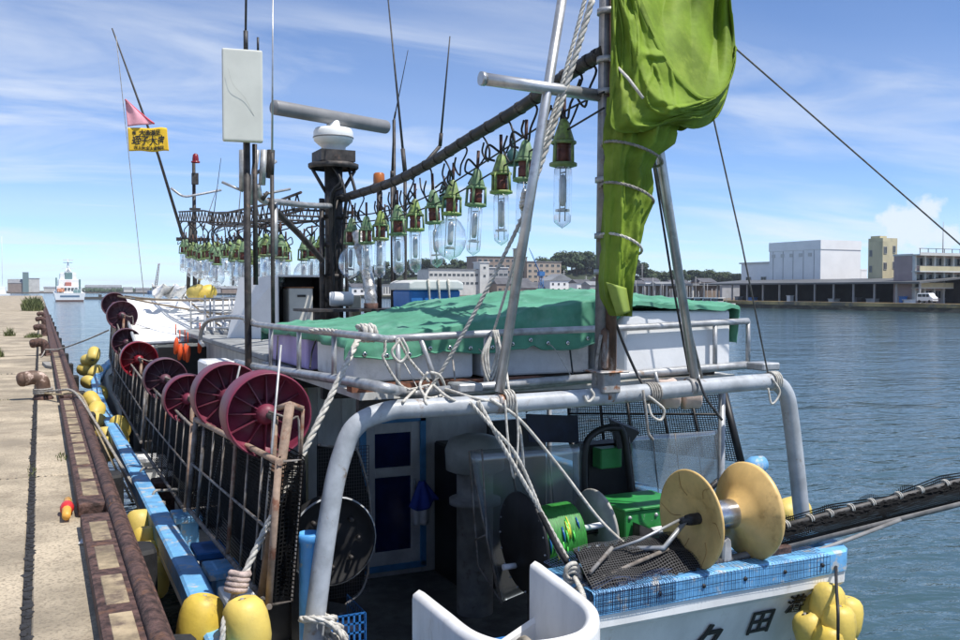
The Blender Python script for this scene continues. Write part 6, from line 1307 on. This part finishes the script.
# ---- green sail furled on the mast
t = thing('furled_sail', 'lime green sail bundled and lashed on the mast', 'sail', P(625, 318, Y=5.3))
prof = [(96, 612, 670), (112, 611, 678), (128, 609, 676), (145, 608, 672), (157, 608, 655), (170, 608, 646), (185, 607, 648), (205, 606, 647), (225, 606, 640), (245, 605, 637), (262, 604, 634), (280, 603, 631), (298, 605, 628), (316, 615, 624)]
def column(a, b):
    x = b * (len(prof) - 1); i = min(int(x), len(prof) - 2); f = x - i
    v = prof[i][0] * (1 - f) + prof[i + 1][0] * f; l = prof[i][1] * (1 - f) + prof[i + 1][1] * f; r = prof[i][2] * (1 - f) + prof[i + 1][2] * f
    th = a * 2 * pi; c = (l + r) / 2; w_ = (r - l) / 2
    tie = sum(exp(-((v - q) / 5) ** 2) for q in (157, 197, 248))
    fold = (.42 * (.5 - abs(sin(3.5 * th + v * .006 + .25 * sin(v * .03)))) + .24 * (.5 - abs(sin(5.5 * th - v * .005 + 1))) + .05 * noise.noise(V(th * 3, v * .05, 2)) - .10 * max(0, 1 - 7 * abs(noise.noise(V(cos(th) * 3 + v * .02, sin(th) * 3, v * .045))))) * (1 - .45 * tie) + .05 * tie * noise.noise(V(cos(th) * 9, sin(th) * 9, 3))
    k = 1 + fold - .06 * tie
    p = P(c + w_ * cos(th) * (1 + .3 * (k - 1)), v, Y=5.26); p.y += -.16 * sin(th) * k * (.6 + .4 * w_ / 30)
    return p
s = MB(); s.grid(column, 110, 90); s.build('lower_folds', sail_green, t)
# big hanging fold: rim curve from the mast, round and up again; outer cloth falls from the rim to the gather
rim = spl([V(634, -12, -.06), V(648, 22, -.12), V(661, 50, -.18), V(677, 76, -.23), V(698, 97, -.25), V(716, 97, -.20), V(729, 82, -.13), V(735, 62, -.05), V(735, 45, .03)], 12)
low = spl([V(611, -12, .02), V(611, 40, -.02), V(610, 90, -.08), V(612, 128, -.12), V(640, 132, -.17), V(668, 124, -.17), V(700, 128, -.10), V(722, 108, -.03), V(737, 48, .04)], 12)
def px3(q, dy=0): return P(q.x, q.y, Y=5.26 + q.z + dy)
def li(c, a): x = a * (len(c) - 1); i = min(int(x), len(c) - 2); return c[i].lerp(c[i + 1], x - i)
s = MB(); s.grid(lambda a, b: px3(li(rim, a).lerp(li(low, a), b), -.08 * sin(pi * b) * sin(pi * a) - .05 * (.5 - abs(sin(b * 5.5 + a * 3.1))) * sin(pi * b) - .05 * (.5 - abs(sin(a * 11 + b * 2.5 + .8 * sin(b * 4)))) * b + .02 * noise.noise(V(a * 9, b * 7, 1)) - .03 * max(0, 1 - 8 * abs(noise.noise(V(a * 3.2 + b * 1.4, b * 1.7 - a, 4)))) - .02 * max(0, 1 - 8 * abs(noise.noise(V(a * 6 - b * 3, b * 4, 8))))), 150, 70, thick=.004); s.build('hanging_fold', sail_green, t)
s = MB(); hem = [px3(q, -.008) for q in rim]
s.grid(lambda a, b: px3(li(rim, a) + V(-3.2 + 5.2 * b, 1.6 - 4.2 * b, 0) * (1 - 2 * max(0, a - .5)), -.012 + .012 * (b - .5) ** 2 * 4), 90, 4, thick=.004); s.build('hem', sail_green, t)
back = spl([V(617, -60, .18), V(640, -60, .16), V(665, -60, .12), V(690, -60, .10), V(708, -60, .10), V(722, -60, .10), V(728, -30, .08), V(733, 20, .05), V(735, 45, .04)], 12)
s = MB(); s.grid(lambda a, b: px3(li(back, a).lerp(li(rim, a), b), (.16 * sin(pi * b) * sin(pi * min(1, a * 1.05)) + (.11 * (.5 - abs(sin(a * 9.5 + b * 1.2))) + .05 * (.5 - abs(sin(a * 17 - b * 1.6)))) * (1 - b ** 3))), 140, 50, thick=.004); s.build('inner_cloth', sail_green, t)
s = MB(); s.grid(lambda a, b: px3(V(672 + 36 * a, 105 + 22 * b - 4 * a + 5 * sin(a * 6), .08 - .06 * b), .03 * sin(a * 11)), 20, 10, thick=.004); s.build('tail_fold', sail_green, t)
s = MB(); s.grid(lambda a, b: P(606 + 20 * a * (1 - .35 * b) + 11 * b, 282 + 6 * a + (34 - 10 * a) * b, Y=5.115 + .03 * sin(a * 5 + 2)), 10, 10, thick=.004); s.build('loose_corner', mat('sail_pale', (.27, .36, .06), .6, var=.12, scale=4), t)
for v, l, r in ((157, 604, 660), (197, 604, 650), (247, 604, 636)):
    c = P((l + r) / 2, v, Y=5.28); w_ = (P(r, v, Y=5.28) - P(l, v, Y=5.28)).length / 2
    ring = [c + V(.92 * w_ * cos(2 * pi * k / 24), -.19 * sin(2 * pi * k / 24), -.07 * (1 + cos(2 * pi * k / 24)) + .09) for k in range(25)]
    s = MB(); rope3(s, ring, .010); s.build('lashing', rope_grey if v < 240 else rope_white, t)
s = MB(); s.tube([P(611, 60, Y=5.3), P(628, 78, Y=5.02), P(643, 98, Y=4.92)], .010, 6); s.build('lashing', rope_white, t)

# ---- flags on the bow pole
pole0 = P(193, 270, X=3.25); pole1 = P(112, 28, Y=pole0.y - 1.2)
t = thing('flag_pole', 'long dark bamboo pole leaning out from the bow mast', 'pole', pole0)
s = MB(); s.tube([pole0, pole0.lerp(pole1, .5) + V(.08, 0, 0), pole1], [.04, .03, .014], 8); s.build('cane', mat('dark_cane', (.045, .04, .035), .6, var=.3, scale=10), t)
s = MB(); a = P(116, 36, Y=pole1.y); b = P(144, 296, Y=pole1.y); s.tube(sag(a, b, .0, 6), .008, 5); s.build('halyard', rope_grey, t)
FY = pole1.y
flagy = mat('flag_yellow', (.72, .46, .02), .7, var=.08, scale=4)
t = thing('yellow_banner', 'yellow banner with black kanji flying from the halyard', 'banner', P(148, 151, Y=FY))
def yfl(a, b): p = P(127.5 + 40 * a + 1.5 * b, 127.5 + 23.5 * b + .6 * a, Y=FY); p.y += .07 * sin(a * 8 + b * 1.5) * (.2 + a); p.z += .03 * sin(a * 9) * a; return p
s = MB(); s.grid(yfl, 30, 12, thick=.003); s.build('cloth', flagy, t)
def ftext(txt, a, b, sz):
    p = yfl(a, b); n = -(yfl(a + .05, b) - yfl(a - .05, b)).cross(yfl(a, b + .05) - yfl(a, b - .05)).normalized()
    if n.dot(CAM - p) < 0: n = -n
    x = (yfl(a + .1, b) - yfl(a - .1, b)).normalized(); y = n.cross(x); M = Matrix((x, y, n)).transposed().to_4x4(); M.translation = p + n * .012
    text_mesh(txt, sz, M, ink, t, ext=.002)
for k, ch in enumerate('蛭子大神'): ftext(ch, .2 + .205 * k, .56, .215)
for k, ch in enumerate('大漁満足'): ftext(ch, .36 + .13 * k, .22, .135)
ftext('奉', .16, .24, .09)
for k, ch in enumerate('海上安全大漁満足'): ftext(ch, .18 + .095 * k, .87, .09)
t2 = thing('pink_pennant', 'faded pink triangular pennant above the yellow banner', 'pennant', P(135, 128, Y=FY))
def pfl(a, b): p = P(125 + 2.5 * b + 27 * a * b, 99.5 + 27 * b * (1 - .0 * a) - 3 * a * b, Y=FY); p.y += .08 * sin(a * 6 + b * 3) * a; return p
s = MB(); s.grid(pfl, 16, 14, thick=.003); s.build('cloth', mat('pennant_pink', (.68, .32, .38), .8, var=.1, scale=5), t2)
s = MB(); s.tube([pfl(1, b / 10) for b in range(11)], .02, 6); s.build('red_edge', mat('pennant_red', (.65, .10, .14), .8), t2)

# ---- ropes and stays
rope_grey2 = mat('stay_grey', (.13, .125, .115), .8, var=.3, scale=30)
def rope(pts, r, m, label, laid=False, name='rope', cat='rope', n=6):
    s = MB()
    if laid: rope3(s, pts, r)
    else: s.tube(pts, r, n)
    return one(s, name, m, label, cat)
e_ = U(1)
rope([P(726, 40, Y=5.35), P(726, 40, Y=5.35).lerp(U(1), .5), U(1)], .007, rope_grey2, 'dark wire stay running from the sail head down to the outer end of the chute', name='stay', cat='stay')
rope([P(700, 70, Y=5.5), P(712, 112, Y=5.5), P(742, 245, Y=5.45), P(768, 374, Y=5.42)], .007, rope_grey2, 'dark stay from the sail down to the rounded arch corner', name='stay', cat='stay')
rope([P(640, 70, Y=5.55), P(656, 170, Y=5.52), P(680, 290, Y=5.48), P(702, 378, Y=5.44)], .012, rope_grey, 'taut grey line beside the right hand mast leg', name='stay', cat='stay')
rope([P(648, 130, Y=5.6), P(672, 280, Y=5.5), P(689, 372, Y=5.5)], .009, rope_dark, 'thin dark line running behind the mast leg', name='stay', cat='stay')
rope(sag(P(592, 0, Y=5.35), P(526, 205, Y=5.5), .04), .022, rope_white, 'thick laid halyard from the mast head to the knot beside the lamps', True)
rope(sag(P(586, -5, Y=5.38), P(560, 90, Y=5.42), .01) + sag(P(560, 90, Y=5.42), P(541, 150, Y=5.42), .01), .014, rope_white, 'second white halyard along the silver mast leg', True)
rope(coil(P(526, 208, Y=5.5), (.3, .2, 1), .035, .01, 4, .028), .016, rope_white, 'white knot wound round the halyard below the lamps')
rope(sag(P(525, 212, Y=5.5), P(433, 385, Y=5.85), .04), .014, rope_white, 'laid rope from the halyard knot down to the railing corner', True)
rope(sag(P(527, 212, Y=5.5), P(494, 330, Y=5.9), .03), .010, rope_white, 'thin line from the halyard knot down to the coiled rope')
for k in range(3): rope(spl([P(494, 330, Y=5.88), P(488 - 3 * k, 350 + 4 * k, Y=5.86), P(490 + k, 374 + 6 * k, Y=5.85), P(497 + 2 * k, 352, Y=5.85), P(493 + 2 * k, 330, Y=5.86)], 6), .010, rope_white, ('outer', 'middle', 'inner')[k] + ' loop of white coiled rope hung on the top rail')
rope(spl([P(497, 335, Y=5.87), P(505, 365, Y=5.7), P(510, 395, Y=5.5), P(520, 430, Y=5.4), P(524, 470, Y=5.45)], 6), .010, rope_white, 'loose rope end dangling below the coiled rope past the arch pipe')
th = [P(360, 336, Y=5.95), P(352, 352, Y=5.8), P(330, 398, Y=5.7), P(295, 470, Y=5.6), P(258, 545, Y=5.55), P(238, 588, Y=5.5), P(230, 605, Y=5.5)]
rope(spl(th, 8), .021, rope_white, 'thick laid mooring rope from the roof railing down to the gunwale floats', True)
rope(coil(th[0] + V(0, 0, .02), (1, .3, 0), .05, .015, 3, .04), .018, rope_white, 'thick rope turns round the top rail', True)
rope(spl([th[0], P(340, 332, Y=6.1), P(322, 330, Y=6.3), P(308, 331, Y=6.4)], 5), .016, rope_white, 'thick rope tail lying along the top rail', True)
rope(coil(P(235, 592, Y=5.5), (.3, .1, 1), .05, .012, 4, .03), .022, mat('pinkish_rope', (.48, .38, .34), .9, var=.25, scale=20, bump=.5, bscale=150), 'pinkish whipping round the lower end of the thick rope')
rope(spl([P(232, 604, Y=5.5), P(225, 618, Y=5.35), P(222, 640, Y=5.3), P(222, 660, Y=5.3)], 5), .018, rope_white, 'white rope end hanging between the two big floats', True)
for k in range(4): rope(coil(P(318 + 4 * k, 622 + 5 * k, Y=5.35), (.2 + .2 * k, .3, 1 - .2 * k), .10 + .012 * k, .02, 1.15, .03), .020, rope_white, ('topmost', 'upper', 'lower', 'lowest')[k] + ' thick rope turn round the foot of the arch leg', True)
# rope tangle at the railing corner
kn = P(432, 384, Y=5.86)
for k, (pts, lb) in enumerate((([(398, 338), (410, 360), (430, 383)], 'white rope from the top rail into the corner tangle'), ([(400, 340), (392, 352), (400, 362), (408, 352), (402, 338)], 'small rope loop on the top rail near the corner'), ([(385, 340), (385, 352), (384, 360), (404, 388), (430, 385)], 'white rope sagging from the rail post into the tangle'),
        ([(430, 385), (418, 388), (405, 400), (402, 404)], 'short rope end hanging from the tangle over the arch'), ([(432, 385), (425, 398), (432, 412), (446, 407), (440, 392), (432, 384)], 'hanging loop of rope over the arch pipe'), ([(428, 372), (420, 385), (428, 398), (445, 392), (440, 376), (430, 372)], 'tight rope turns of the corner tangle'),
        ([(432, 384), (446, 396), (460, 402), (478, 400), (490, 397)], 'white rope along the arch pipe from the tangle'), ([(425, 392), (440, 388), (470, 397), (500, 404), (505, 408)], 'second white rope along the arch pipe'))):
    rope(spl([P(u, v, Y=5.84 - .04 * (k % 3) if v < 394 else 5.38 - .0 * k) for u, v in pts], 6), .010, rope_white, lb, k in (0, 2))
rope(spl([P(470, 402, Y=5.33), P(490, 425, Y=5.3), P(520, 462, Y=5.3), P(556, 548, Y=5.25), P(575, 572, Y=5.15)], 8), .012, rope_white, 'white rope slanting from the arch to the knot on the stern box', True)
rope(spl([P(478, 401, Y=5.33), P(505, 450, Y=5.3), P(540, 510, Y=5.28), P(568, 560, Y=5.2)], 8), .014, rope_white, 'grey white rope slanting beside the first one to the stern box', True)
rope(spl([P(490, 399, Y=5.33), P(520, 420, Y=5.35), P(560, 468, Y=5.4), P(600, 520, Y=5.35), P(634, 552, Y=5.2)], 8), .011, rope_white, 'white rope slanting over the green drum to the roller arm')
rope(spl([P(540, 512, Y=5.28), P(556, 545, Y=5.22), P(567, 563, Y=5.18)], 6), .018, rubber, 'black hose end lashed to the slanting rope')
for k in range(3): rope(coil(P(573, 572 + 4 * k, Y=5.05), (.3 * k, 1, .2), .05, .012, 1.2, .02), .015, rope_white, ('upper', 'middle', 'lower')[k] + ' turn of the rope knot over the white stern box')
rope(spl([P(575, 578, Y=5.02), P(582, 592, Y=4.6), P(585, 604, Y=4.35)], 6), .016, rope_white, 'rope tail falling inside the white stern box wall', True)
rope(spl([P(505, 400, Y=5.32), P(508, 440, Y=5.3), P(514, 478, Y=5.32), P(518, 440, Y=5.34), P(516, 402, Y=5.34)], 6), .008, rope_white, 'thin hanging bight of white line under the arch')
rope(coil(P(502, 401, Y=5.4), (1, 0, -.02), .070, .008, 4, .02), .007, rope_white, 'white lashing wound on the arch pipe at the silver mast leg')
rope(coil(P(646, 393, Y=5.4), (1, 0, -.02), .070, .008, 5, .02), .008, rope_grey, 'grey lashing wound on the arch pipe beside the mast foot')
rope(coil(P(770, 381, Y=5.4), (1, 0, .0), .070, .008, 4, .018), .007, rope_white, 'white lashing at the rounded arch corner')
rope(spl([P(772, 378, Y=5.34), P(780, 392, Y=5.3), P(772, 404, Y=5.3), P(768, 388, Y=5.32)], 6), .008, rope_white, 'loose lashing end at the rounded arch corner')
rope(spl([P(648, 396, Y=5.32), P(656, 402, Y=5.3), P(664, 410, Y=5.3), P(661, 420, Y=5.3), P(652, 416, Y=5.3), P(648, 404, Y=5.32)], 6), .010, rope_white, 'white loop hanging under the arch beside the pale rollers')
rope(spl([P(643, 390, Y=5.32), P(646, 412, Y=5.3), P(648, 432, Y=5.32), P(653, 440, Y=5.34)], 6), .010, rope_grey, 'short grey rope end with a hook under the arch')
rope(spl([P(698, 378, Y=5.33), P(706, 398, Y=5.3), P(716, 412, Y=5.3), P(722, 420, Y=5.3)], 6), .010, rope_dark, 'dark tie end hanging under the arch by the mast leg')
rope(spl([P(590, 388, Y=5.34), P(594, 396, Y=5.32), P(588, 402, Y=5.32), P(584, 395, Y=5.33)], 5), .010, rope_white, 'small white knot on the arch left of the mast foot')
rope(spl([P(612, 310, Y=5.34), P(622, 340, Y=5.45), P(636, 372, Y=5.5), P(644, 386, Y=5.42)], 5), .010, rope_dark, 'dark line from the mast bracket to the arch lashing')
rope(spl([P(601, 335, Y=5.36), P(597, 360, Y=5.4), P(596, 385, Y=5.4)], 5), .012, rope_grey, 'grey line hanging along the mast foot')
rope(sag(P(570, 350, Y=6.28), P(573, 376, Y=6.0), .0), .008, rope_dark, 'dark lacing from the tarp hem near the mast to the roof edge')
rope(sag(P(278, 336, X=1.93), P(276, 372, X=1.86), .0), .007, cable, 'dark lacing hanging on the lilac foam block')
rope(spl([P(316, 340, X=1.95), P(312, 352, X=1.93), P(310, 368, X=1.86)], 5), .007, cable, 'dark lacing knotted on the grey foam block')
rope(sag(P(452, 352, Y=6.25), P(455, 380, Y=5.98), .0), .007, rope_grey, 'thin lacing from the tarp hem to the rail beside the coil')
# rope work along the port gunwale
for k, (u, v) in enumerate(((152, 515), (166, 542))):
    p = P(u, v, X=1.05); p.z = 1.2
    rope(spl([p + V(-.12, -.05, -.25), p + V(-.11, 0, .02), p + V(0, .02, .04), p + V(.12, .04, .03), p + V(.3, .1, -.05), p + V(.45, .2, -.2)], 6), .014, rope_grey, ('far', 'near')[k] + ' grey rope lashed across the blue gunwale')
rope(spl([P(153, 512, X=1.1), P(172, 514, X=1.25), P(190, 518, X=1.3), P(198, 526, X=1.3)], 6), .012, rope_grey, 'slack grey rope between gunwale and the second cage')
rope(spl([P(163, 548, X=.88), P(161, 566, X=.86), P(161, 585, X=.85)], 6), .012, rope_grey, 'grey rope hanging down outside the gunwale')
rope(spl([V(.05, 15.35, 1.62), V(.2, 15.0, 1.66), V(.42, 14.3, 1.70), V(.6, 12.5, 1.5), V(.85, 9.8, 1.15), V(1.0, 8.8, 1.2)], 8), .018, rope_grey, 'mooring rope from the pale worn bollard down to the gunwale', True)
rope(spl([V(.03, 15.3, 1.60), V(.25, 14.8, 1.62), V(.5, 14.2, 1.66), V(.62, 12.0, 1.4), V(.82, 9.9, 1.0)], 8), .014, mat('tan_rope', (.36, .29, .18), .9, var=.2, scale=20), 'tan second mooring rope from the pale worn bollard', True)
rope(coil(V(.02, 15.4, 1.58), (0, 0, 1), .128, .012, 3, .028), .016, rope_grey, 'rope turns round the pale worn bollard')
rope(spl([V(.10, 25.5, 1.66), V(.4, 24.5, 1.72), V(.9, 22.8, 2.0), V(1.3, 21.0, 2.3)], 8), .018, rope_grey, 'mooring rope from the dark bollard to the boat side', True)
rope(sag(V(.10, 25.6, 1.66), V(-.0, 24.8, 1.52), .02), .016, rope_grey, 'rope end lying beside the dark bollard')
rope(spl([V(2.15, 4.5, .6), V(2.3, 4.4, .98), V(2.45, 4.5, 1.12), V(2.52, 4.7, 1.1), V(2.56, 4.95, .9)], 6), .03, mat('hose_grey', (.30, .27, .22), .8, var=.2, scale=9), 'grey hose curling inside the white stern box', name='hose', cat='hose')
s = MB(); s.bx(2.56, 2.78, 5.15, 5.4, .15, .86); one(s, 'blue_basin', blue_deep, 'blue basin corner behind the white stern box', 'basin', bevel=.03)

# ---- harbour air: thin even haze round the whole place
s = MB(); s.bx(-2450, 2850, -160, 3650, WATER - 6, 46)
hz = s.build('haze', bpy.data.materials.new('harbour_haze')); hz['kind'] = 'stuff'
hm = hz.data.materials[0]; hm.use_nodes = True; ht = hm.node_tree; ht.nodes.clear()
ho = ht.nodes.new('ShaderNodeOutputMaterial'); hv = ht.nodes.new('ShaderNodeVolumePrincipled'); ht.links.new(hv.outputs[0], ho.inputs['Volume'])
hv.inputs['Color'].default_value = (.80, .88, 1, 1); hv.inputs['Density'].default_value = .00014; hv.inputs['Anisotropy'].default_value = .2
